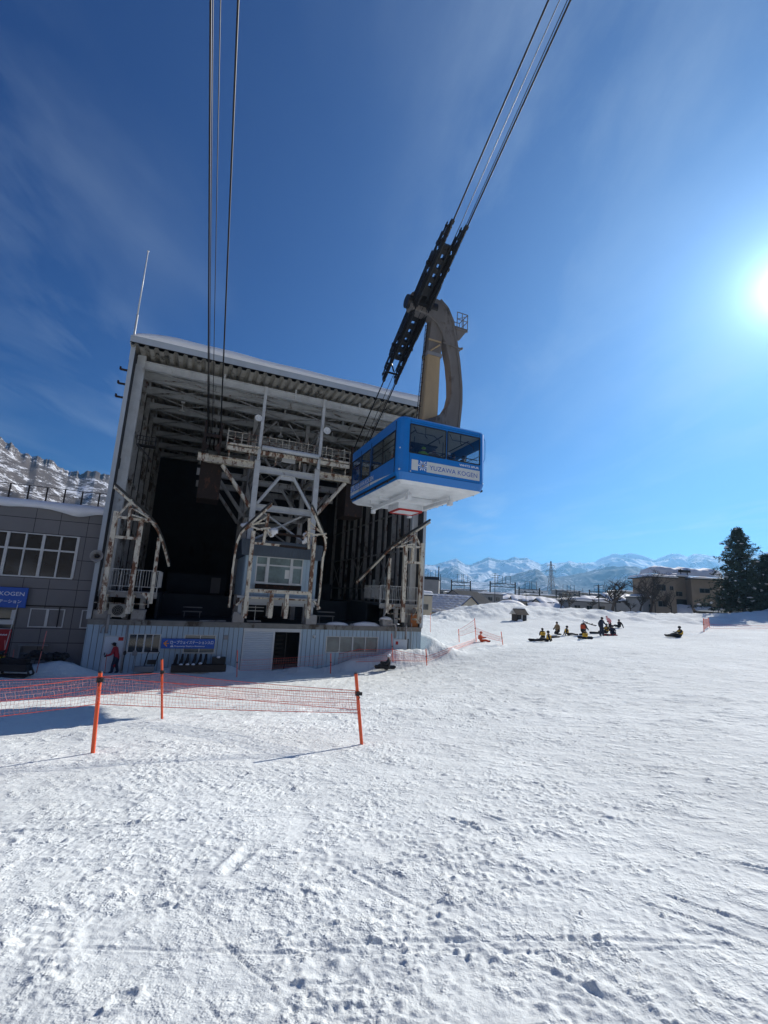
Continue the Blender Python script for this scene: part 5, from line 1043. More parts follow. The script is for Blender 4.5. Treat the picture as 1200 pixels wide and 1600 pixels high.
# ------------------------------------------------------------------ people
def skin_body(J, mats, name='person', parent=None, scale=1.0):
    """J: joints; one continuous skinned surface, coloured by the limb it lies on"""
    names = list(J.keys()); idx = {k: i for i, k in enumerate(names)}
    E_ = [('pelvis','spine',0),('spine','chest',0),('chest','neck',0),('neck','head',2),('head','crown',2),
          ('chest','shL',0),('shL','elL',0),('elL','wrL',0),('wrL','haL',3),('haL','fiL',3),('wrL','thL',3),('chest','shR',0),('shR','elR',0),('elR','wrR',0),('wrR','haR',3),('haR','fiR',3),('wrR','thR',3),
          ('pelvis','hiL',1),('hiL','knL',1),('knL','anL',1),('anL','toL',4),('pelvis','hiR',1),('hiR','knR',1),('knR','anR',1),('anR','toR',4)]
    rad = dict(pelvis=.18, spine=.165, chest=.19, neck=.07, head=.092, crown=.082, shL=.10, elL=.075, wrL=.055, haL=.040, fiL=.022, thL=.016, hiL=.13, knL=.095, anL=.078, toL=.062)
    for k in list(rad):
        if k.endswith('L'): rad[k[:-1]+'R'] = rad[k]
    me = bpy.data.meshes.new('tmp'); me.from_pydata([tuple(J[k]) for k in names], [(idx[a], idx[b]) for a, b, _ in E_], [])
    o = bpy.data.objects.new('tmp', me); COL.objects.link(o); sk = o.modifiers.new('s', 'SKIN'); sk.use_smooth_shade = True
    for k in names: me.skin_vertices[0].data[idx[k]].radius = (rad[k], rad[k]*(.8 if k in ('chest','spine','pelvis') else 1)); me.skin_vertices[0].data[idx[k]].use_root = (k == 'pelvis')
    ss = o.modifiers.new('u', 'SUBSURF'); ss.levels = ss.render_levels = 1
    dg = bpy.context.evaluated_depsgraph_get(); dg.update(); nm = bpy.data.meshes.new_from_object(o.evaluated_get(dg)); bpy.data.objects.remove(o)
    nm.name = name; nm.materials.clear()
    for mt in mats: nm.materials.append(mt)
    A = np.array([J[a] for a, b, _ in E_], float); B = np.array([J[b] for a, b, _ in E_], float); R_ = [r for _, _, r in E_]
    mi = []
    for p in nm.polygons:
        c = np.array(p.center); t = np.clip(((c-A)*(B-A)).sum(1)/((B-A)**2).sum(1), 0, 1); d = np.linalg.norm(A+(B-A)*t[:,None]-c, axis=1)
        rr = np.array([rad[a]*(1-tt)+rad[b]*tt for (a, b, _), tt in zip(E_, t)]); mi.append(R_[int(np.argmin(d-rr*.9))])
    nm.polygons.foreach_set('material_index', mi); nm.polygons.foreach_set('use_smooth', [True]*len(mi)); nm.update()
    ob = bpy.data.objects.new(name, nm); COL.objects.link(ob)
    if parent: ob.parent = parent
    return ob
def limbs(J):
    for s in 'LR':
        w, e = np.array(J['wr'+s]), np.array(J['el'+s]); d = (w-e)/np.linalg.norm(w-e); J['ha'+s] = tuple(w+d*.08); J['fi'+s] = tuple(w+d*.15+np.array([.0, 0, -.02])); sd = np.array([.05, 0, .01]); J['th'+s] = tuple(w+d*.06+sd)
        a = np.array(J['an'+s]); J.setdefault('to'+s, tuple(a+np.array([.17, 0, -.05])))
    return J
def P_stand(lean=.0, arms='out', stride=.1):
    J = dict(pelvis=(0,0,.95), spine=(.02+lean*.3,0,1.13), chest=(.03+lean*.8,0,1.36), neck=(.04+lean*1.1,0,1.50), head=(.07+lean*1.3,0,1.60), crown=(.07+lean*1.4,0,1.68),
             shL=(.03+lean*.8,.19,1.40), shR=(.03+lean*.8,-.19,1.40), hiL=(0,.10,.90), hiR=(0,-.10,.90), knL=(stride*.7+.03,.11,.50), knR=(-stride*.3+.04,-.11,.50), anL=(stride,.11,.09), anR=(-stride,-.11,.09))
    if arms == 'out': J.update(elL=(.05,.40,1.18), wrL=(.14,.55,1.06), elR=(.0,-.38,1.16), wrR=(.10,-.48,.98))
    elif arms == 'poles': J.update(elL=(.06+lean,.27,1.12), wrL=(.32+lean,.24,1.02), elR=(.02+lean,-.27,1.12), wrR=(.26+lean,-.26,.98))
    elif arms == 'carry': J.update(elL=(.05,.27,1.12), wrL=(.30,.12,1.05), elR=(.05,-.27,1.12), wrR=(.30,-.12,1.05))
    else: J.update(elL=(.0,.26,1.14), wrL=(.05,.29,.90), elR=(.0,-.26,1.14), wrR=(.05,-.29,.90))
    return limbs(J)
def P_sit(back=.12, spread=.16, kz=.34, hands='knees', leg=.82):
    J = dict(pelvis=(0,0,.14), spine=(-.05-back*.2,0,.30), chest=(-.02-back*.6,0,.54), neck=(.02-back*.7,0,.68), head=(.05-back*.7,0,.79), crown=(.05-back*.8,0,.87),
             shL=(-.02-back*.6,.19,.57), shR=(-.02-back*.6,-.19,.57), hiL=(.04,.10,.13), hiR=(.04,-.10,.13), knL=(.42,spread,kz), knR=(.42,-spread,kz), anL=(leg,spread*.9,.12), anR=(leg,-spread*.9,.12))
    if hands == 'knees': J.update(elL=(.12,.27,.38), wrL=(.34,.20,.42), elR=(.12,-.27,.38), wrR=(.34,-.20,.42))
    else: J.update(elL=(-.18,.28,.36), wrL=(-.28,.30,.10), elR=(-.18,-.28,.36), wrR=(-.28,-.30,.10))
    J['toL'] = (leg+.06, spread*.9, .22); J['toR'] = (leg+.06, -spread*.9, .22)
    return limbs(J)
def P_kneel():
    J = dict(pelvis=(0,0,.38), spine=(.03,0,.54), chest=(.06,0,.76), neck=(.09,0,.90), head=(.13,0,1.0), crown=(.13,0,1.08), shL=(.06,.18,.80), shR=(.06,-.18,.80), elL=(.14,.25,.58), wrL=(.32,.16,.50), elR=(.14,-.25,.58), wrR=(.32,-.16,.50),
             hiL=(0,.10,.34), hiR=(0,-.10,.34), knL=(.30,.14,.10), knR=(.28,-.14,.12), anL=(-.10,.14,.08), anR=(-.10,-.14,.08), toL=(-.24,.14,.06), toR=(-.24,-.14,.06))
    return limbs(J)
def person(loc, rz, J, cols, label, group=None, bib=None, head='helmet', headm='cblack', number=None, size=1.0, prop=None):
    e = empty('person', loc, rz, label, 'person', group); e.scale = (size,)*3
    skin_body(J, [M[cols[0]], M[cols[1]], M['skin'], M['cblack'], M['cblack']], 'body', e)
    h, c, nk = np.array(J['head']), np.array(J['crown']), np.array(J['neck'])
    if head == 'helmet':
        MB().blob(h+np.array([-.015,0,.045]), (.128,.112,.115), 0, 12, 8).build('helmet', M[headm], e, smooth=True); MB().blob(h+np.array([.085,0,.02]), (.035,.075,.035), 0, 8, 6).build('goggles', M['black'], e, smooth=True)
    elif head == 'cap':
        MB().blob(h+np.array([-.01,0,.06]), (.108,.098,.085), 0, 12, 8).blob(h+np.array([.11,0,.055]), (.07,.07,.012), 0, 8, 4).build('cap', M[headm], e, smooth=True)
        MB().blob(h+np.array([-.035,0,.0]), (.085,.09,.09), 0, 10, 6).build('hair', M['hair'], e, smooth=True); MB().blob(h+np.array([.088,0,-.005]), (.022,.018,.022), 0, 6, 5).build('nose', M['skin'], e, smooth=True)
    else:
        MB().blob(h+np.array([-.02,0,.04]), (.108,.10,.115), 0, 10, 7, .05).build('hair', M[headm], e, smooth=True)
    if bib:
        p, s, q = np.array(J['pelvis']), np.array(J['spine']), np.array(J['chest']); top = np.array(J['neck'])*.45+q*.55
        mb = MB(); n = 12; vs = []
        for (ctr, a, b) in ((s*.75+p*.25, .19, .23), (s, .185, .225), (q, .20, .25), (top, .14, .22)):
            for k in range(n): t = 2*PI*k/n; vs.append(ctr+np.array([a*math.cos(t), b*math.sin(t), 0]))
        mb.add(vs, [(i*n+k, i*n+(k+1) % n, (i+1)*n+(k+1) % n, (i+1)*n+k) for i in range(3) for k in range(n)]+[tuple(range(3*n, 4*n))]); bo = mb.build('bib', M[bib], e, smooth=True)
        if number:
            t = text(number, M['cblack'], bo, (0,0,0), (0,-1,0), (0,0,1), width=.17, size=.2, align='CENTER'); ax = q-s; t.location = tuple((s+q)/2+np.array([-.19,0,-.06]))
            MB().box(-.003, .003, -.12, .12, -.004, .004).build('stripe', M['cblack'], bo).location = tuple((s+q)/2+np.array([-.175,0,.13]))
    return e
def snowboard(loc, rz, tilt, label, m='board', roll=0):
    n = 14; pts = []
    for k in range(n+1):
        u = -.74+1.48*k/n; w = .135*(1-max(0, (abs(u)-.60)/.14)**2*.98)**.5 if abs(u) > .60 else .125+.01*abs(u)/.6; z = .0+.07*max(0, (abs(u)-.56)/.18)**2; pts.append((u, w, z))
    vs = []
    for u, w, z in pts: vs += [(u, -w, z), (u, w, z), (u, w, z+.014), (u, -w, z+.014)]
    fs = [(i*4+j, i*4+(j+1) % 4, (i+1)*4+(j+1) % 4, (i+1)*4+j) for i in range(n) for j in range(4)]+[(3,2,1,0), tuple(range(4*n, 4*n+4))]
    e = empty('snowboard', loc, rz, label, 'snowboard', 'snowboards lying and standing in the snow'); e.rotation_euler = (roll, tilt, rz)
    MB().add(vs, fs).build('deck', M[m], e, smooth=False)
    for u in (-.26, .26): MB().box(u-.06, u+.06, -.12, .12, .016, .035).box(u-.05, u+.05, -.10, -.05, .035, .20).path([(u,-.07,.10),(u,.0,.15),(u,.09,.09)], .02, 5).build('binding', M['black'], e)
    return e
def ground_px(px, py): p = onground(px, py); return p
F_ = lambda px, py, off=0.0: tuple(onground(px, py) + np.array([0, 0, off]))
R90 = PI/2
# group of pupils in yellow bibs on the right
person(F_(856,1003.5), math.radians(150), P_sit(.10, .2, .26, 'back', .84), ('cblack','cblack'), 'sitting snowboarder in a yellow numbered bib, nearest of the class, back to the camera', 'snowboard class', 'cbible', 'helmet', 'cblack', '14')
person(F_(848.5,1001.5), math.radians(95), P_kneel(), ('cblack','cblack'), 'kneeling snowboarder in yellow bib just behind the nearest sitting one', 'snowboard class', 'cbible', 'helmet', 'hair', '18', size=.95)
snowboard(F_(839,1002.5,.10), math.radians(160), 0, 'dark snowboard at the feet of the nearest sitting class member', roll=math.radians(60))
person(F_(872,992), math.radians(200), P_kneel(), ('ctan','cblack'), 'kneeling person in a tan vest and black trousers at the back left of the class', 'snowboard class', 'ctan', 'hair', 'hair', size=1.1)
snowboard(F_(866,996.5,.06), math.radians(200), 0, 'dark snowboard beside the kneeling person in the tan vest', roll=math.radians(50))
person(F_(887,993), math.radians(-8), P_sit(.12, .13, .20, 'back', .9), ('cblack','cblack'), 'sitting snowboarder in yellow bib with legs stretched to the right', 'snowboard class', 'cbible', 'helmet', 'cblack', size=.98)
person(F_(911,993), math.radians(20), P_kneel(), ('cblack','cblack'), 'kneeling helper in red and black leaning over the middle of the class', 'snowboard class', 'corange', 'helmet', 'cwhite', size=1.25)
snowboard(F_(921,983,.55), math.radians(-20), math.radians(14), 'dark snowboard held tilted by the kneeling helper in the middle', roll=math.radians(30))
person(F_(914,999.5), math.radians(88), P_sit(.02, .22, .22, 'knees', .6), ('cblack','cblack'), 'sitting snowboarder in yellow bib with a board across the feet, middle front', 'snowboard class', 'cbible', 'helmet', 'cblack', '15', size=.95)
snowboard(F_(914,998.5,.12), math.radians(4), 0, 'long dark snowboard crosswise in front of the middle front sitter', roll=math.radians(65))
person(F_(940,994.5), math.radians(-60), P_stand(.03, 'out', .08), ('cnavy','cnavy'), 'standing instructor in dark navy clothes with arms held out', 'snowboard class', None, 'helmet', 'cblack', size=1.02)
person(F_(947.5,990), math.radians(200), P_sit(.1, .18, .3, 'knees', .75), ('cblack','cblack'), 'sitting snowboarder in yellow bib partly behind the standing instructor', 'snowboard class', 'cbible', 'helmet', 'hair', size=1.05)
snowboard(F_(933,990.5,.08), math.radians(175), 0, 'dark snowboard left of the standing instructor', roll=math.radians(60))
person(F_(957,992), math.radians(250), P_sit(.0, .2, .3, 'knees', .7), ('cnavy','cnavy'), 'sitting person in navy with a red board, right end of the main group', 'snowboard class', None, 'helmet', 'cblack', size=1.0)
snowboard(F_(953,993.5,.05), math.radians(5), 0, 'red snowboard lying before the right end of the main group', 'cred', roll=math.radians(55))
person(F_(953.5,985), math.radians(200), P_stand(.35, 'carry', .02), ('cpink','cblack'), 'person in a pink jacket bending down behind the main group', 'snowboard class', None, 'helmet', 'cpink', size=.85)
person(F_(967.5,981), math.radians(200), P_sit(.05, .18, .3, 'back', .7), ('cblack','cblack'), 'farthest dark-clothed snowboarder sitting alone behind the group', 'snowboard class', None, 'helmet', 'cblack')
person(F_(1062.5,996), math.radians(178), P_sit(.06, .14, .30, 'knees', .86), ('cblack','cblack'), 'lone snowboarder in yellow bib sitting far to the right of the class', 'snowboard class', 'cbible', 'helmet', 'cblack', size=1.05)
snowboard(F_(1050.5,996,.12), math.radians(120), 0, 'dark snowboard at the feet of the lone sitter on the right', roll=math.radians(50))
person(F_(751,1003.5), math.radians(-12), P_sit(.02, .14, .2, 'knees', .78), ('corange','corange'), 'person in orange-red snowsuit sitting beside the small net fence', None, 'corange', 'helmet', 'corange')
person(F_(606,1047.5), math.radians(178), P_sit(.05, .2, .30, 'knees', .70), ('cblack','cblack'), 'snowboarder in black with white helmet sitting in front of the station corner', None, None, 'helmet', 'cwhite', size=1.12)
snowboard(F_(601,1046.5,.16), math.radians(8), 0, 'dark snowboard on the feet of the boarder with the white helmet', roll=math.radians(55))
mp_ = np.array(F_(178.5,1053)); man = person(tuple(mp_), math.radians(188), P_stand(.14, 'poles', .12), ('cred','cnavy'), 'man in red jacket and black cap walking with a red pole before the white door', None, None, 'cap', 'cblack', size=1.0)
kn = MB()
for s in (.11, -.11): kn.blob((.10 if s > 0 else .03, s, .50), (.105,.085,.17), 0, 8, 6)
kn.build('knee_patch', M['cred'], man, smooth=True)
SP = MB().tube((.42,.26,.0), (.47,.25,1.10), .017).lathe([(.0,0),(.045,.0),(.045,.012),(.0,.012)], 10, 0, (.425,.26,.08)).tube((.465,.25,.98),(.472,.25,1.13),.026).build('walking_pole', M['corange'], None); SP.location = tuple(mp_); SP.rotation_euler = (0, 0, math.radians(188)); tag(SP, 'thin red pole held by the man in the red jacket', 'pole')
# passengers behind the cabin windows
rp = random.Random(5)
heads = [(-1.55,-3.1,'cblack','hair','hair','dark-haired'),(-.85,-3.0,'lime','cap','lime','lime green'),(-.25,-3.05,'ctan','hair','cgrey','grey-haired'),(.55,-3.1,'cnavy','helmet','cwhite','white helmeted'),(1.0,-2.9,'cgrey','hair','hair','dark-haired'),(1.5,-3.1,'cblack','hair','hair','dark-haired'),(2.0,-2.6,'cblack','cap','cblack','black-capped'),(-1.9,-1.6,'cred','helmet','cgrey','grey helmeted'),(-1.3,1.2,'cblack','helmet','cblack','black helmeted')]
ps = ['leftmost behind the cable car front window','second from left behind the cable car front window','third from left behind the cable car front window','just right of the cable car front window post','fourth from the right end behind the front windows','second from right behind the cable car front window','at the right corner of the cable car','at the left side window of the cable car','at the back of the cable car']
for (x, y, c, hd, hm, ds), wh_ in zip(heads, ps):
    w = OO + (CS+x)*SV + (CDD+y)*DV + np.array([0, 0, 11.03]); person(tuple(w), rp.uniform(0, 6.28), P_stand(0, 'down', .03), (c, 'cblack'), '%s passenger standing %s' % (ds, wh_), 'passengers in the cable car', None, hd, hm, size=rp.uniform(1.03, 1.10))
# ------------------------------------------------------------------ fences and poles on the piste
def pole_thing(base, top, r, label, group='orange fence poles', clamp=None, m='plastic', name='fence_pole'):
    b = np.array(base); t = np.array(top)-b; e = empty(name, b, 0, label, 'pole', group)
    d = t/np.linalg.norm(t); MB().tube(-d*.12, t, r, n=12).build('shaft', M[m], e, smooth=False); MB().tube(t-d*.012, t+d*.012, r*1.08, r*.9, n=12).build('cap', M['black'], e)
    if clamp:
        k = clamp; c = MB().tube(t*(k-.03), t*(k+.03), r*1.5, n=12); c.box(t[0]*k-.015, t[0]*k+.055+r, t[1]*k-.06, t[1]*k-.02, t[2]*k-.02, t[2]*k+.03); c.path([t*k+np.array([.0,-.05,0]), t*k+np.array([.05,-.08,-.05]), t*k+np.array([.02,-.05,-.09])], .008, 5); c.build('clamp', M['black'], e)
    return e
PA, PB, PC = onground(145,1175), onground(253,1123), onground(565,1163)
TA, TB, TC = at(157,1050,PA[1]+.02), at(253,1030,PB[1]+.02), at(556,1052,PC[1]+.02)
pole_thing(PA, TA, .031, 'leaning orange pole nearest the camera, left of the three holding the net', clamp=.90)
pole_thing(PB, TB, .028, 'upright orange pole in the middle, farthest of the three holding the net', clamp=.78)
pole_thing(PC, TC, .029, 'orange pole leaning left at the right end of the net', clamp=.71)
def netting(name, pts_top, pts_bot, label, cell=.052, r=.0021, cordr=.0055, extra=(0, 1), sag=.03, seed=1):
    """pts_top/pts_bot: matching polylines"""
    e = empty(name, pts_top[0], 0, label, 'net', 'red safety nets'); o = np.array(pts_top[0]); rd = random.Random(seed)
    T = [np.array(p)-o for p in pts_top]; B = [np.array(p)-o for p in pts_bot]; th = MB(); co = MB()
    for (t0, t1, b0, b1) in zip(T[:-1], T[1:], B[:-1], B[1:]):
        L_ = np.linalg.norm(t1-t0); n = max(2, int(L_/cell)); H_ = np.linalg.norm(t0-b0); m_ = max(2, int(round(H_/cell)))
        nrm = np.cross(t1-t0, [0,0,1]); nrm /= np.linalg.norm(nrm)
        G = []
        for j in range(m_+1):
            row = []
            for i in range(n+1):
                u = i/n; v = j/m_; p = (t0*(1-u)+t1*u)*(1-v)+(b0*(1-u)+b1*u)*v; s = 4*u*(1-u)
                p = p - np.array([0,0,sag*s*(1 if j < m_ else .6)]) + nrm*(.05*math.sin(v*3.1)*s + rd.uniform(-.004,.004)) + (t1-t0)/L_*(rd.uniform(-.006,.006)+ .010*math.sin(v*7+u*40)); row.append(p)
            G.append(row)
        for j in range(m_+1):
            if j in (0, m_) or (j == m_//2 and extra[1]): co.path(G[j], cordr if j != m_//2 else cordr*.7, 4)
            else:
                for a, b in zip(G[j][:-1], G[j][1:]): th.tube(a, b, r, n=3, caps=False)
        for i in range(n+1):
            for j in range(m_): th.tube(G[j][i], G[j+1][i], r, n=3, caps=False)
    th.build('mesh', M['netthin'], e); co.build('edge_cord', M['net'], e); return e
def on_pole(b, t, py, px=None):                             # height on a pole where a picture row crosses it
    best = min(np.linspace(0, 1, 400), key=lambda k: abs(pix(b+(t-b)*k)[1]-py)); return b+(t-b)*best
def pix(p): q = np.array(p)-EYE; z = q@CF; return 600+FOC*(q@CR)/z, 800+FOC*(q@CD)/z
L1t, L1b = at(-120,1086,6.3), at(-120,1131,6.3); L2t, L2b = at(-120,1066,9.3), at(-120,1099,9.3)
off = np.array([0,-.035,0])
netting('safety_net', [L1t, on_pole(PA,TA,1057)+off, on_pole(PC,TC,1082)+off], [L1b, on_pole(PA,TA,1099)+off, on_pole(PC,TC,1113)+off], 'near red safety net strung past the leaning pole to the right pole', seed=2)
netting('safety_net', [L2t, on_pole(PB,TB,1052)-off, on_pole(PC,TC,1080)-off], [L2b, on_pole(PB,TB,1080)-off, on_pole(PC,TC,1110)-off], 'far red safety net behind, fixed high on the middle orange pole', seed=3)
MB_ = MB().tube((0,0,-.1),(0,0,1.0),.028,n=10).build('fence_pole', M['plastic'], None); MB_.location = tuple(at(-120,1086,6.3)-np.array([0,0,.95])); tag(MB_, 'orange pole just outside the left picture edge', 'pole', 'orange fence poles')
def thin(px, py, tx, ty, label, r=.02, m='plastic', group='thin poles in the snow', clampk=.55, name='marker_pole'):
    b = onground(px, py); t = at(tx, ty, b[1]); e = empty(name, b, 0, label, 'pole', group); d = t-b; MB().tube(-d*.05, d, r, n=6).build('shaft', M[m], e)
    if clampk: MB().tube(d*(clampk-.02), d*(clampk+.02), r*1.9, n=6).build('clamp', M['black'], e)
    return b, t
p370 = thin(370,1058,371,1016,'dim orange pole standing before the roller shutter', .026)
p517 = thin(516.5,1052,517,1021,'short orange pole with net before the wide lower window, right one of two close poles', .03)
p614 = thin(614,1036,612,990,'tall thin orange pole rising in front of the right lower door', .022)
p667 = thin(667,1040,665.5,1014,'orange pole beside the snow bank at the station corner', .03)
thin(672.5,988,672.5,958,'faint red pole just right of the hall edge, farther off', .018, clampk=0)
p742 = thin(744,1002,741.5,966,'tallest thin orange pole in the small net enclosure', .03)
p717 = thin(717.5,1003,716.5,983,'left low pole of the small net enclosure', .03); p785 = thin(786,1009,783,987,'right pole of the small net enclosure, leaning left', .03)
p1100 = thin(1100,988,1099,966,'left one of two orange poles at the far right net', .035); p1107 = thin(1109,981,1107,965,'right one of two orange poles at the far right net', .035)
def lownet(a, b, h0, h1, label, g0=.05, cell=.11, seed=4):
    a0, a1 = a; b0, b1 = b
    A_t, A_b = a0+(a1-a0)*h1, a0+(a1-a0)*h0; B_t, B_b = b0+(b1-b0)*h1, b0+(b1-b0)*h0
    return netting('safety_net', [A_t, B_t], [A_b, B_b], label, cell=cell, r=.004, cordr=.010, seed=seed, sag=.05)
lownet(p717, p742, .45, .95, 'small red net between the left and middle poles by the orange suit'); lownet(p742, p785, .30, .60, 'small red net between the middle and right poles by the orange suit', seed=5)
lownet(p1100, p1107, .2, .95, 'short stretch of red net between the two far right poles', seed=6)
q = [onground(x, y) for x, y in ((1109,982),(1150,983),(1200,983),(1260,984))]
netting('safety_net', [p+np.array([0,0,.45]) for p in q], [p+np.array([0,0,.05]) for p in q], 'low red net running from the far right poles to the picture edge', cell=.2, r=.005, cordr=.012, seed=7)
q = [onground(x, y) for x, y in ((505,1043),(560,1035),(612,1033),(667,1034),(700,1020),(745,1003))]
netting('safety_net', [p+np.array([0,0,h]) for p, h in zip(q, (.75,.85,.75,.35,.3,.35))], [p+np.array([0,0,.04]) for p in q], 'long slack red net along the snow bank from the lower window to the small enclosure', cell=.13, r=.006, cordr=.012, seed=8)
q = [onground(x, y) for x, y in ((372,1056),(430,1052),(505,1045))]
netting('safety_net', [p+np.array([0,0,.9]) for p in q], [p+np.array([0,0,.3]) for p in q], 'dim net in the shade in front of the roller shutter and dark opening', cell=.16, r=.004, cordr=.007, seed=9)
thin(56,1054,73,986,'leaning red and white pole between the snowmobile and the tiled wall', .025, 'bamboo'); thin(5,1050,8,1000,'red pole at the left picture edge by the snowmobile', .03, 'bamboo'); thin(17,1048,22,1015,'short red pole in front of the yellow snowmobile nose', .022,'bamboo', clampk=0)
# red banner with a pale blurred mark
bb = np.array(W(-3.55, -1.3, .1)); BN = empty('banner', bb, FA, 'red advertising flag on a white pole beside the left entrance', 'banner')
MB().tube((.14,0,0),(.42,0,3.6),.018).tube((-.35,0,2.35),(.32,0,2.35),.012).build('pole', M['alu'], BN)
vs = []; 
for j in range(9):
    for i in range(5): z = 2.33-1.95*j/8; vs.append((-.34+.16*i+.08*(z/2.3)-.0, .04*math.sin(i*1.5+j*.7), z))
fl = MB().add(vs, [(j*5+i, j*5+i+1, (j+1)*5+i+1, (j+1)*5+i) for j in range(8) for i in range(4)]).build('flag', M['bannerred'], BN, smooth=True)
mk = MB()
for k in range(9): mk.box(-.12+k*.04, -.095+k*.04, -.062, -.058, 2.02+.01*(k % 2), 2.07+.015*((k*7) % 3))
mk.build('pale_mark', M['signtext'], fl)
# snowmobile
sm = np.array(W(-3.0, -1.75, 0)); sm[2] = gz(sm[0], sm[1]); SM = empty('snowmobile', sm, FA+math.radians(165), 'dark snowmobile with yellow nose parked before the tiled wall', 'snowmobile')
MB().prismx([(-.0,0)]*0 or [(-.28,.25),(.28,.25),(.24,.62),(-.24,.62)], -1.1, .25).build('track_tunnel', M['black'], SM, bevel=.03)
MB().prism([(-1.0,.60),(.35,.60),(.42,.80),(.1,.92),(-.35,.84),(-.9,.95),(-1.05,.85)], -.2, .2).build('seat', M['cblack'], SM, bevel=.04)
MB().prism([(.15,.35),(1.05,.30),(1.35,.42),(1.15,.70),(.55,.92),(.25,.88)], -.34, .34).build('hood', M['yellow'], SM, bevel=.05)
MB().prism([(.45,.9),(.62,.86),(.36,1.22),(.30,1.2)], -.26, .26).build('windshield', M['glassd'], SM, bevel=.01)
mb = MB(); mb.tube((.22,-.36,1.04),(.22,.36,1.04),.02); mb.tube((.3,0,.85),(.22,0,1.04),.025); mb.build('handlebar', M['black'], SM)
for s in (-.42, .42):
    mb = MB(); mb.ribbon([(.1,s,.05),(.7,s,.04),(1.25,s,.06),(1.5,s,.20)], .13, .03); mb.tube((.85,s,.06),(.8,s*.6,.45),.03); mb.build('ski', M['black'], SM)
mb = MB()
for s in (-.2, .2):
    vs_ = [(-1.25,s,.12),(-1.1,s,.42),(.1,s,.42),(.25,s,.12),(.1,s,.03),(-1.1,s,.03)]; mb.path(vs_+[vs_[0]], .05, 6)
mb.box(-1.15, .15, -.19, .19, .03, .09); mb.build('track', M['black'], SM)
mb = MB(); mb.path([(-.9,-.25,.9),(-1.2,-.22,1.25),(-1.2,.22,1.25),(-.9,.25,.9)], .03); mb.box(-1.28, -.7, -.28, .28, .84, .9); mb.build('cargo_rack', M['black'], SM)
PL = empty('scrap_pile', W(-1.5, -.65, gz(*W(-1.5,-.65,0)[:2])+.05), FA, 'low heap of dark tarpaulin half buried in snow against the tiled wall', 'heap')
mb = MB(); r_ = random.Random(2)
for k in range(9): mb.blob((r_.uniform(-.9,.7), r_.uniform(-.15,.2), r_.uniform(.1,.35)), (r_.uniform(.2,.38), .22, r_.uniform(.12,.25)), 0, 9, 6, .15)
mb.build('tarpaulin', M['black'], PL)

# ------------------------------------------------------------------ buildings and masts beyond the field
def house(name, loc, w, d, h, rz, label, cat='house', roof='gable', rh=1.6, wall='beige', roofm='darkroof', snow=.35, wins=(), group='houses beyond the field', eave=.35, snowside=(1, 1), door=False):
    e = empty(name, loc, rz, label, cat, group)
    MB().box(-w/2, w/2, -d/2, d/2, -1.5, h).build('wall', M[wall], e) if roof == 'flat' else MB().prismx([(-d/2,-1.5),(d/2,-1.5),(d/2,h),(0,h+rh),(-d/2,h)], -w/2, w/2).build('wall', M[wall], e)
    if roof == 'flat':
        MB().box(-w/2-.15, w/2+.15, -d/2-.15, d/2+.15, h, h+.22).build('roof', M[roofm], e)
        if snow:
            mb = MB(); n = 14; xs_ = np.linspace(-w/2-.2, w/2+.2, n); vs = []
            prof = [(-d/2-.22, 0), (-d/2-.30, .5), (-d/2+.1, .95), (0, 1.08), (d/2-.1, .9), (d/2+.2, 0)]
            for i, x in enumerate(xs_):
                k = snow*(.9+.12*math.sin(x*1.1+w))*(.35 if i in (0, n-1) else 1); vs += [(x, y, h+.2+z*k) for y, z in prof]
            mb.add(vs, [(i*6+j, i*6+j+1, (i+1)*6+j+1, (i+1)*6+j) for i in range(n-1) for j in range(5)]+[tuple(range(6)), tuple(range(6*n-1, 6*n-7, -1))]); mb.build('roof_snow', M['snowcap'], e, smooth=True)
    else:
        nx_, nz = 0, 0; L_ = math.hypot(d/2+eave, rh*(1+2*eave/d))
        mb = MB(); k = 1+2*eave/d
        for s in (-1, 1): mb.prismx([(0,h+rh+.02),(0,h+rh+.16),(s*(d/2+eave),h+rh-rh*k+.16),(s*(d/2+eave),h+rh-rh*k+.02)], -w/2-eave, w/2+eave)
        ro = mb.build('roof', M[roofm], e)
        if snow:
            mb = MB()
            for s, on in ((-1, snowside[0]), (1, snowside[1])):
                if not on: continue
                m_ = 16; vs = []
                for i in range(m_):
                    x = -w/2-eave+.05+(w+2*eave-.1)*i/(m_-1); kk = (.25 if i in (0, m_-1) else 1)*(.85+.2*math.sin(i*1.7+w))
                    for j in range(7):
                        t = j/6; y = s*(d/2+eave-.02)*t; z = h+rh-rh*k*t+.16; th_ = snow*kk*(1 if 0 < j < 6 else (.9 if j == 0 else .15)); vs.append((x, y, z+th_))
                mb.add(vs, [(i*7+j, i*7+j+1, (i+1)*7+j+1, (i+1)*7+j) for i in range(m_-1) for j in range(6)])
            mb.build('roof_snow', M['snowcap'], e, smooth=True)
    for (side, a, z, ww, hh) in wins:                        # side f: -y face, r: +x face, l: -x face
        fm = MB(); g = MB()
        if side == 'f': fm.box(a-ww/2-.06, a+ww/2+.06, -d/2-.06, -d/2-.01, z-.06, z+hh+.06); g.box(a-ww/2, a-.03, -d/2-.075, -d/2-.05, z, z+hh); g.box(a+.03, a+ww/2, -d/2-.075, -d/2-.05, z, z+hh)
        else: X_ = (w/2 if side == 'r' else -w/2); s_ = 1 if side == 'r' else -1; fm.box(X_+s_*.01, X_+s_*.06, a-ww/2-.06, a+ww/2+.06, z-.06, z+hh+.06); g.box(X_+s_*.05, X_+s_*.075, a-ww/2, a-.03, z, z+hh); g.box(X_+s_*.05, X_+s_*.075, a+.03, a+ww/2, z, z+hh)
        fo = fm.build('window', M['greyw'], e); g.build('pane', M['glassd'], fo)
    return e
def lowz(x, y): return gz(x, y)
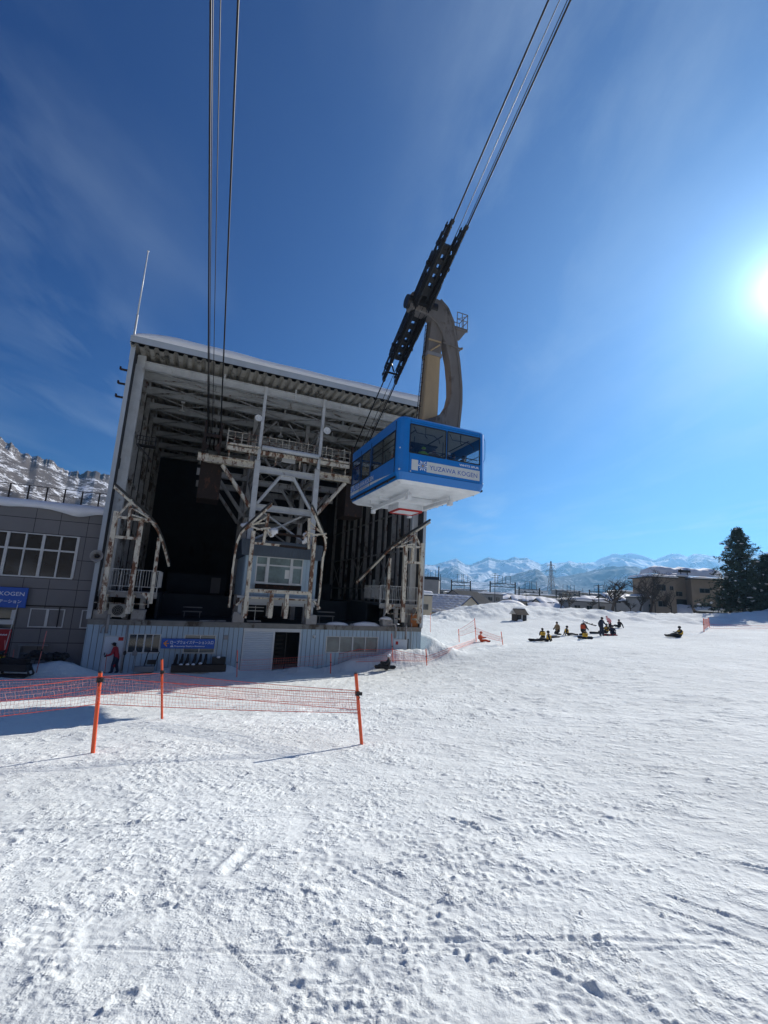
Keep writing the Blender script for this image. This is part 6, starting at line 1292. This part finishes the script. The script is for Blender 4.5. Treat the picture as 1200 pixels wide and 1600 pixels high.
# beige gabled house: ridge runs left, gable to the right front
c = at(720, 950, 93); gx_, gy_, gz_ = at(735, 931, 90)
H1 = house('gabled_house', (gx_-4.6, gy_+4.6, gz_-5.9), 13.0, 11.4, 2.6, math.radians(-45), 'beige gabled house with rows of snow on its roof, right beside the station', wall='beige', roofm='navy', rh=3.1, snow=.16, wins=[('r', 0, 2.8, .9, 1.2), ('f', -3.2, .9, 2.6, 1.0), ('f', 2.6, .9, 3.0, 1.0)])
mb = MB()
for i in range(7):
    for j in range(9): t = .12+.8*i/6; x = -5.9+11.8*j/8; mb.blob((x, -(5.7+.35)*t, 2.6+3.1-3.1*1.06*t+.36), (.70, .30, .16), 0, 8, 4, .15, True)
mb.build('snow_rows', M['snowcap'], H1, smooth=True)
c = at(727, 924, 110); house('long_roof_house', (c[0], c[1], c[2]-6.0), 10.5, 12.5, 2.3, math.radians(48), 'house with a big bare charcoal roof behind the beige gable', roof='gable', rh=3.7, wall='greyw', roofm='darkroof', snow=0)
c = at(690, 930, 104); house('flat_house', (c[0]-.5, c[1], 1.0), 6.4, 6, 4.3, math.radians(-6), 'low house with a thick snow cap behind the beige gable', roof='flat', wall='beige', snow=.7, roofm='navy')
c = at(655, 940, 84); house('beige_block', (c[0]+.4, c[1], 0), 3.2, 4, 5.6, math.radians(4), 'narrow beige two-storey house half hidden by the station corner', roof='flat', wall='beige', snow=.8, roofm='navy', wins=[('f', .3, 3.2, 1.2, .9), ('f', .3, 1.0, 1.2, .9)])
c = at(674, 921, 150); bd = house('dark_block', (c[0]-2.0, c[1], -4), 9, 8, 15.0, math.radians(-10), 'dark flat-roofed building with antennas beside the station', cat='building', roof='flat', wall='greyw', snow=.0, roofm='black', wins=[('f', -2, 10, 1.4, 1.2), ('f', 2, 10, 1.4, 1.2), ('f', -2, 6.8, 1.4, 1.2), ('f', 2, 6.8, 1.4, 1.2)])
mb = MB()
for x in (-3.4, -.9, 1.6): mb.path([(x,0,15.2),(x,0,18.2),(x+1.6,0,18.2),(x+1.6,0,15.2)], .06, 4)
mb.tube((4.2,0,12),(4.2,0,19.5),.16); mb.box(-4,4.4,-.3,.3,15.2,16.1); mb.build('roof_antennas', M['black'], bd)
# small hut in the field, snow pile behind it
hb_ = onground(811, 969.5); hut = empty('well_hut', hb_, math.radians(22), 'tiny dark hut with a pitched roof standing alone in the snow field', 'hut')
MB().box(-.75,.75,-.5,.5,-.2,.75).build('wall', M['bark'], hut); MB().box(-.60,-.02,-.56,-.5,.0,.7).box(.05,.68,-.56,-.5,.0,.7).build('panel', M['black'], hut); MB().prismx([(-.72,.72),(0,1.35),(0,1.46),(-.80,.72)],-.95,.95).build('roof_slope', M['bark'], hut); MB().prismx([(.72,.72),(0,1.35),(0,1.52),(.84,.76)],-.95,.95).build('snowy_slope', M['snowcap'], hut)
MB().box(-.06,.06,-.58,-.5,-.1,.78).box(.68,.76,-.58,-.5,-.1,.78).build('corner_post', M['white'], hut); MB().blob((-.4,-.75,-.1),(.5,.25,.28),0,8,5,.1).build('snow_drift', M['snowcap'], hut, smooth=True)
c = at(800, 948, 76); mb = MB(); mb.blob((0,0,0), (2.7,1.6,1.45), 0, 22, 10, .015, True); mb.blob((1.6,.3,-.2), (2.0,1.4,1.0), 0, 18, 8, .02, True); o = mb.build('snow_heap', M['snowcap'], None, smooth=True); o.location = (c[0], c[1]+1, c[2]-.35); tag(o, 'big smooth rounded heap of snow behind the tiny hut', 'snow heap')
# brown apartment house on the right
bl = at(1022, 957, 88); br = at(1136, 957, 88); wtot = np.linalg.norm(br[:2]-bl[:2]); ang = math.atan2(br[1]-bl[1], br[0]-bl[0])
BA = empty('apartment_building', (bl[0], bl[1], 4.0), ang, 'brown three-storey building with thick snow on its roof, left of the tall cedars', 'building')
HT = 7.0
MB().box(0, 4.4, 0, 7, -2, HT+.4).build('left_wing', M['brownw'], BA); MB().box(4.4, 7.6, 1.8, 8, -2, HT+.9).build('middle_bay', M['brownw'], BA); MB().box(7.6, wtot+.5, .2, 8, -2, HT+.5).build('right_wing', M['brownw'], BA)
MB().box(4.45, 7.55, 1.72, 1.8, 1.1, 3.6).build('recess_shade_sheet', M['black'], BA)  # flat black sheet before the bay wall, a recess's shade put into colour
MB().box(7.7, wtot+.2, .1, .2, -.5, 1.55).box(4.5, 7.5, 1.6, 1.7, -.5, .9).build('dark_ground_floor', M['black'], BA)
mb = MB()
for (a, b, y0_, z_) in ((-.4,4.7,-.5,HT+.4),(4.4,7.7,1.2,HT+.9),(7.5,wtot+.7,-.3,HT+.5)): mb.box(a, b, y0_, 8.1, z_, z_+.15)
mb.build('roof_slab', M['darkroof'], BA)
mb = MB()
def snowslab(x0, x1, y0_, y1_, z0_, th_, lean=0.0, n=16):
    vs = []; xs_ = np.linspace(x0, x1, n)
    for i, x in enumerate(xs_):
        k = th_*(1+.10*math.sin(x*1.3+z0_)+.05*math.sin(x*3.7))*(.2 if i in (0, n-1) else 1); vs += [(x, y0_, z0_), (x, y0_-.12, z0_+k*.5), (x, y0_+.35, z0_+k), (x, (y0_+y1_)/2, z0_+k*1.3+lean), (x, y1_, z0_+k*.9+lean)]
    mb.add(vs, [(i*5+j, i*5+j+1, (i+1)*5+j+1, (i+1)*5+j) for i in range(n-1) for j in range(4)])
snowslab(-.45, 4.7, -.55, 8, HT+.55, .45); snowslab(4.3, 7.8, 1.1, 8, HT+1.0, .5); snowslab(7.5, wtot+.8, -.35, 8, HT+.65, .35); snowslab(2.6, wtot+1.5, 2.4, 9, HT+1.3, 1.35, n=40)
snowslab(7.6, wtot+.1, -.9, .2, 1.5, .42, .3); snowslab(4.4, 7.7, -.4, 1.7, .5, .5, 1.4)
mb.build('roof_snow', M['snowcap'], BA, smooth=True)
def bwin(x, z, w_, h_, y=0):
    fo = MB().box(x-w_/2-.06, x+w_/2+.06, y-.05, y, z-.06, z+h_+.06).build('window', M['greyw'], BA); MB().box(x-w_/2, x-.03, y-.065, y-.04, z, z+h_).box(x+.03, x+w_/2, y-.065, y-.04, z, z+h_).build('pane', M['glassd'], fo)
bwin(1.6, 5.0, 1.7, 1.1); bwin(1.7, 2.0, 1.6, 1.0); bwin(3.6, 5.2, .6, .7); bwin(6.0, 4.2, 1.5, .8, 1.8); bwin(10.1, 5.0, 1.9, .8, .2); bwin(10.2, 2.2, 1.9, .8, .2)
MB().tube((.2,-.1,-.5),(.2,-.1,HT+.3),.06).tube((wtot-.6,.1,-.5),(wtot-.6,.1,HT-1.2),.08).build('down_pipe', M['black'], BA)
MB().box(6.6,9.0,2.2,2.3,HT+1.9,HT+2.35).box(7.0,7.1,2.2,2.3,HT+.9,HT+2.6).box(8.3,8.4,2.2,2.3,HT+.9,HT+2.6).build('roof_rack', M['bark'], BA)
SDp = at(1128, 925, 86); sd = MB().blob((0,0,0),(.85,.25,1.0),0,12,8,.12).build('snow_covered_dish', M['snowcap'], BA, smooth=True); sd.location = (wtot-.9, -.6, 4.0)
c = at(1012, 940, 92); house('grey_house', (c[0], c[1], 2.8), 5.5, 6, 4.6, ang, 'grey house with a low roof joined left of the brown building', wall='greyw', roof='flat', snow=.55, wins=[('f', -.6, 2.2, 2.0, 1.3), ('f', 1.6, .4, 1.4, 1.2)])
TW_ = [(912,941,110,9.5,6,3.6,0,'grey shed with a thick flat band of snow, between the bare trees','greyw','flat',.9),(888,944,118,7.5,7,3.6,10,'brown low house behind the snow bank left of the grey shed','brownw','gable',.3),
 (855,946,112,9,7,2.8,-5,'long low house with snow roof below the pylon','brownw','gable',.45),(866,938,150,12,8,4.8,6,'wide snow-covered roof just below the pylon','beige','gable',.5),(826,934,165,12,9,6,-8,'white-roofed house behind the snow heap','beige','gable',.5),
 (790,931,185,14,9,6.5,4,'pale roofed hall left of the rounded snow heap','greyw','gable',.5),(762,929,150,8,7,6.2,0,'small grey house between the charcoal roof and the masts','greyw','flat',.5),(845,925,240,16,10,9,0,'distant row house with snow roof near the railway','beige','flat',.6),
 (810,924,260,18,10,10,0,'distant pale block behind the railway gantry','beige','flat',.6),(930,934,160,10,8,6,0,'brown house with chimney behind the first bare tree','brownw','gable',.4),(972,932,130,12,8,5,4,'snow-roofed house between the two bare trees','greyw','gable',.6),
 (985,926,180,14,9,9,0,'far house with pale walls behind the second bare tree','beige','flat',.5),(717,921,230,14,9,12,0,'pale distant block with several roof boxes above the charcoal roof','beige','flat',.5),(735,916,330,22,10,19,0,'tall white distant apartment block left of the antenna mast','white','flat',.4),
 (750,921,300,16,10,14,0,'second white distant block left of the antenna mast','white','flat',.4),(905,921,300,18,12,14,0,'far pale building behind the power pylon','beige','flat',.5),(950,924,280,20,12,11,0,'far grey building on the horizon behind the bare trees','greyw','flat',.5),(1150,940,110,9,8,8,0,'grey house hidden behind the tall cedars','greyw','flat',.6),
 (700,917,300,16,9,15,5,'distant low building with vents beyond the dark block','greyw','flat',.5),(775,921,320,20,10,13,0,'distant grey hall right of the antenna mast','greyw','flat',.6),(830,917,420,26,12,17,0,'farthest pale block under the foothills, left of the pylon','white','flat',.4),(885,917,440,24,12,17,4,'farthest grey block under the foothills, right of the pylon','greyw','flat',.4)]
for i, (px, py, Y, w_, d_, h_, rz, lb, wl, rf, sn) in enumerate(TW_):
    py += 6 if Y >= 220 else 0
    c = at(px, py, Y); h2 = max(2.5, c[2]-(-2 if Y < 130 else -5)); zb_ = c[2]-h2
    wins = [('f', x, h2-1.9-3*k, 1.3, 1.1) for k in range(max(1, int(h2/3.2))) for x in (-w_*.3, 0, w_*.3) if h2-1.9-3*k > .3]
    house('town_house' if rf == 'gable' else 'town_building', (c[0], c[1], zb_), w_, d_, h2 if rf == 'flat' else h2-1.4, math.radians(rz), lb, 'house' if rf == 'gable' else 'building', rf, 1.5, wl, 'darkroof', sn, wins, 'houses of the town')
# railway portals, masts, poles, pylon
def portal(x0, x1, y0, Y, label):
    a = at(x0, y0, Y); b = at(x1, y0+(x1-x0)*.054, Y); base = min(a[2], b[2])-9; e = empty('railway_portal', (a[0], a[1], base), 0, label, 'gantry', 'railway gantries'); w_ = b[0]-a[0]; h = a[2]-base
    MB().box(-.22,.22,-.22,.22,0,h+.8).box(w_-.22,w_+.22,-.22,.22,0,h+.8).build('post', M['black'], e)
    mb = MB(); mb.bar((0,0,h),(w_,0,h),.2,.28); mb.bar((0,0,h-1.3),(w_,0,h-1.3),.2,.28)
    k = 0; nn = max(3, int(w_/1.6))
    for k in range(nn): x = w_*k/nn; mb.bar((x,0,h),(x+w_/nn,0,h-1.3),.08,.08)
    for x in (w_*.3, w_*.62): mb.path([(x,0,h),(x,0,h+3.2),(x+1.9,0,h+3.2),(x+1.9,0,h)], .10, 4)
    mb.build('beam', M['black'], e)
for a in ((705.5,735,909,190,'black railway portal above the charcoal roof'),(766,805,911,190,'black railway portal right of the antenna mast'),(811,843,920,190,'low black railway portal left of the pylon'),(869,905,924,210,'long faint railway portal right of the pylon'),(921,946,924,230,'far railway portal behind the first bare tree')): portal(*a)
def mast(px, py_top, py_bot, Y, label, r=.14, arms=(), cat='mast', name='mast'):
    t = at(px, py_top, Y); b = at(px, py_bot, Y); e = empty(name, b, 0, label, cat); h = t[2]-b[2]; MB().tube((0,0,-2),(0,0,h),r,r*.6).build('shaft', M['black'], e)
    if arms:
        mb = MB()
        for (k, w_) in arms: mb.bar((-w_,0,h*k),(w_,0,h*k),.07,.07)
        mb.build('cross_arm', M['black'], e)
    return e
mast(773, 895, 950, 105, 'grey pole with a television aerial in front of the railway', .10, ((.97,.6),(.93,1.2),(.86,.9)), 'aerial'); mast(688, 897, 922, 150, 'short black mast beside the dark block', .16); mast(725,905,925,190,'thin black pole on the left portal',.12)
mast(936, 913, 945, 100, 'dark utility pole left of the first bare tree', .13, ((.93,.7),(.85,.7)), 'utility pole', 'utility_pole'); mast(962, 916, 948, 100, 'dark utility pole right of the first bare tree', .12, (), 'utility pole', 'utility_pole'); mast(822, 924, 950, 130, 'thin pole right of the snow heap', .1); mast(1122.5, 922, 958, 84, 'grey pole at the right end of the brown building', .09); mast(897,918,936,200,'thin pole on the skyline right of the pylon',.12); mast(911,919,938,200,'second thin pole on the skyline right of the pylon',.12)
t = at(861, 877, 420); b = at(861.5, 936, 420); PY = empty('power_pylon', b, math.radians(20), 'tall lattice power pylon with three cross arms against the mountains', 'pylon'); h = t[2]-b[2]; mb = MB()
def half(z): return 2.9*(1-z/h)**1.25+.35
zs = [h*k for k in (0,.12,.24,.35,.45,.54,.62,.70,.78,.86,.93,1.0)]
for (a, c_) in zip(zs[:-1], zs[1:]):
    for sx, sy in ((1,1),(1,-1),(-1,-1),(-1,1)):
        p = (sx*half(a), sy*half(a), a); q_ = (sx*half(c_), sy*half(c_), c_); mb.bar(p, q_, .28, .28)
        n2 = (1,-1) if (sx, sy) == (1,1) else (-1,-1) if (sx, sy) == (1,-1) else (-1,1) if (sx, sy) == (-1,-1) else (1,1)
        mb.bar(p, (n2[0]*half(c_), n2[1]*half(c_), c_), .15, .15); mb.bar((n2[0]*half(a), n2[1]*half(a), a), q_, .15, .15); mb.bar(q_, (n2[0]*half(c_), n2[1]*half(c_), c_), .12, .12)
mb.build('tower', M['greyw'], PY); mb = MB()
for z, w_ in ((h*.88, 4.2), (h*.74, 5.6), (h*.58, 4.4)):
    for s in (-1, 1): mb.bar((0,0,z),(s*w_,0,z+.2),.3,.3); mb.bar((0,0,z+1.3),(s*w_,0,z+.25),.18,.18); mb.bar((s*w_,0,z),(s*w_,0,z-1.6),.22,.22)
mb.build('cross_arm', M['greyw'], PY)
# wires between masts
def wire(p, q, sag, label):
    p, q = np.array(p), np.array(q); P = [p*(1-t)+q*t-np.array([0,0,sag*4*t*(1-t)]) for t in np.linspace(0,1,12)]; o = MB().path(P, .035, 4).build('power_line', M['black'], None); tag(o, label, 'cable')
wire(at(766,921,190), at(640,920,192), .8, 'long black railway wire left of the antenna mast'); wire(at(805,925,190), at(1010,938,200), 1.2, 'long black railway wire from the portals to the brown building'); wire(at(640,924,188), at(905,936,196), .6, 'lower black railway wire crossing behind the houses')
# ------------------------------------------------------------------ trees
def bare_tree(base, H, spread, seed, label, lean=0.0, nsub=5, mat_='bark', r0=.19):
    rd = random.Random(seed); e = empty('bare_tree', base, rd.uniform(0, 6), label, 'tree', 'bare trees at the edge of the field'); tk = MB(); br = MB(); tips = []
    def grow(p, d, L_, r, lev):
        pts = [p]; n = 5 if lev < 2 else 4; q = p.copy(); dd = d.copy()
        for i in range(n):
            dd = dd+np.array([rd.uniform(-.24,.24), rd.uniform(-.24,.24), rd.uniform(-.10,.22) if lev else .03]); dd /= np.linalg.norm(dd); q = q+dd*L_/n; pts.append(q.copy())
        (tk if lev == 0 else br).path(pts, [r*(1-.55*i/n) for i in range(n+1)], 6 if lev < 2 else 4 if lev == 2 else 3)
        if lev >= 4: return
        k = (6, 5, 5, 4)[lev]
        for j in range(k):
            i = min(n, max(1, int(n*(.35+.65*(j+1)/k)))); a = rd.uniform(0, 2*PI); side = np.array([math.cos(a), math.sin(a), rd.uniform(.0,.55)]); nd = dd*.5+side*spread; nd /= np.linalg.norm(nd)
            grow(pts[i], nd, L_*rd.uniform(.52,.78), r*(.62 if lev else .60)*(1-.25*i/n), lev+1)
    grow(np.array([0,0,-.3]), np.array([lean,0,1.0]), H*.47, r0*1.35, 0)
    tk.build('trunk', M[mat_], e); br.build('crown', M[mat_], e)
    return e
def tb(px, py, Y): p = at(px, py, Y); return (p[0], p[1], p[2])
bare_tree(tb(957,953,78), 6.6, 1.0, 4, 'bare spreading tree in front of the snow-roofed houses, left of the two big ones'); bare_tree(tb(1016,956,79), 8.4, .8, 8, 'taller dense bare tree just left of the brown building', lean=-.18)
bare_tree(tb(1000,953,82), 5.8, .9, 12, 'thin bare tree leaning left behind the taller one', lean=-.25, r0=.12); bare_tree(tb(1048,959,80), 5.4, .7, 23, 'small bare tree before the wall of the brown building', r0=.09)
bare_tree(tb(890,951,95), 4.6, .9, 31, 'low bushy bare tree left of the grey shed', r0=.10); bare_tree(tb(876,950,96), 3.8, .9, 37, 'smallest bare tree, right of the pylon foot', r0=.09); bare_tree(tb(985,954,84), 3.0, 1.1, 41, 'low tangled bare shrub between the two big bare trees', r0=.08); bare_tree(tb(925,950,90), 2.8, 1.1, 47, 'low bare shrub at the foot of the left big tree', r0=.07)
def cedar(base, H, Rr, seed, label, n=2400):
    rd = random.Random(seed); e = empty('cedar_tree', base, 0, label, 'tree', 'dark cedars right of the brown building')
    MB().path([(0,0,-.5),(.05,0,H*.5),(0,.03,H*.97)], [.28,.16,.03], 8).build('trunk', M['bark'], e)
    mb = MB(); sn = MB(); br = MB(); nb = int(n/26); 
    for k in range(nb):
        t = (k+.5)/nb; z0_ = H*(.07+.91*t**.92); a = k*2.399+rd.uniform(-.5,.5); prof = Rr*(1-t)**.72*(.45+.55*math.sin(t*17+seed+math.sin(a))**2)*rd.uniform(.6,1.15)*1.95+.3
        dirv = np.array([math.cos(a), math.sin(a), -.12+.28*t]); tip = np.array([0,0,z0_])+dirv*prof
        br.tube((0,0,z0_), tip, .035, .01, 4)
        for c_ in range(14):
            u = rd.random()**.6; p = np.array([0,0,z0_])+dirv*prof*u+np.array([rd.gauss(0,.13),rd.gauss(0,.13),rd.gauss(-.05,.10)]); s = rd.uniform(.20,.46)*(1-.35*t)
            for w_ in range(6):
                ax = np.array([rd.gauss(0,1), rd.gauss(0,1), rd.gauss(-.1,.6)]); ax /= np.linalg.norm(ax); sd = np.cross(ax, [rd.gauss(0,1), rd.gauss(0,1), rd.gauss(0,1)]); sd /= max(np.linalg.norm(sd), 1e-6)
                q0 = p+np.array([rd.gauss(0,s*.35) for _ in range(3)]); L_ = s*rd.uniform(.7,1.5); wd = s*rd.uniform(.22,.45)
                mb.add([q0-sd*wd*.4, q0+ax*L_*.5-sd*wd*.6, q0+ax*L_, q0+ax*L_*.5+sd*wd*.6, q0+sd*wd*.4], [(0,1,2,3,4)])
            if u > .45 and rd.random() < .022: sn.blob(p+np.array([0,0,s*.4]), (s*rd.uniform(.5,1.5), s*rd.uniform(.5,1.2), s*rd.uniform(.3,.6)), 0, 8, 5, .35)
    br.build('branches', M['bark'], e); mb.build('crown', M['cedar'], e)
    if sn.v: sn.build('snow_clumps', M['snowcap'], e, smooth=True)
    return e
cedar(tb(1163,959,77), 14.6, 3.5, 3, 'tallest dark cedar with snow clumps, right of the brown building', 6800)
cedar(tb(1204,957,76), 9.6, 3.0, 9, 'dark cedar cut by the right picture edge', 5200)
cedar(tb(1186,958,82), 7.0, 2.2, 15, 'shorter dark cedar between the two taller ones', 3000); cedar(tb(1142,959,80), 5.6, 1.7, 21, 'small dark conifer touching the brown building', 1500); cedar(tb(1235,955,78), 12.0, 3.0, 27, 'dark cedar just outside the right picture edge', 2500)
# ------------------------------------------------------------------ air
hz = MB(); hz.box(-9000, 10500, -1100, 9500, -10.5, 1020); hv = bpy.data.materials.new('haze_air'); hv.use_nodes = True; nt = hv.node_tree; nt.nodes.remove(nt.nodes['Principled BSDF']); pv = nt.nodes.new('ShaderNodeVolumePrincipled')
pv.inputs['Color'].default_value = (.25,.58,1,1); pv.inputs['Density'].default_value = 1.2e-4; pv.inputs['Anisotropy'].default_value = .45; nt.links.new(pv.outputs[0], nt.nodes['Material Output'].inputs['Volume'])
HZ_ON = True
if HZ_ON:
    ho = hz.build('haze', hv); tag(ho, kind='stuff')
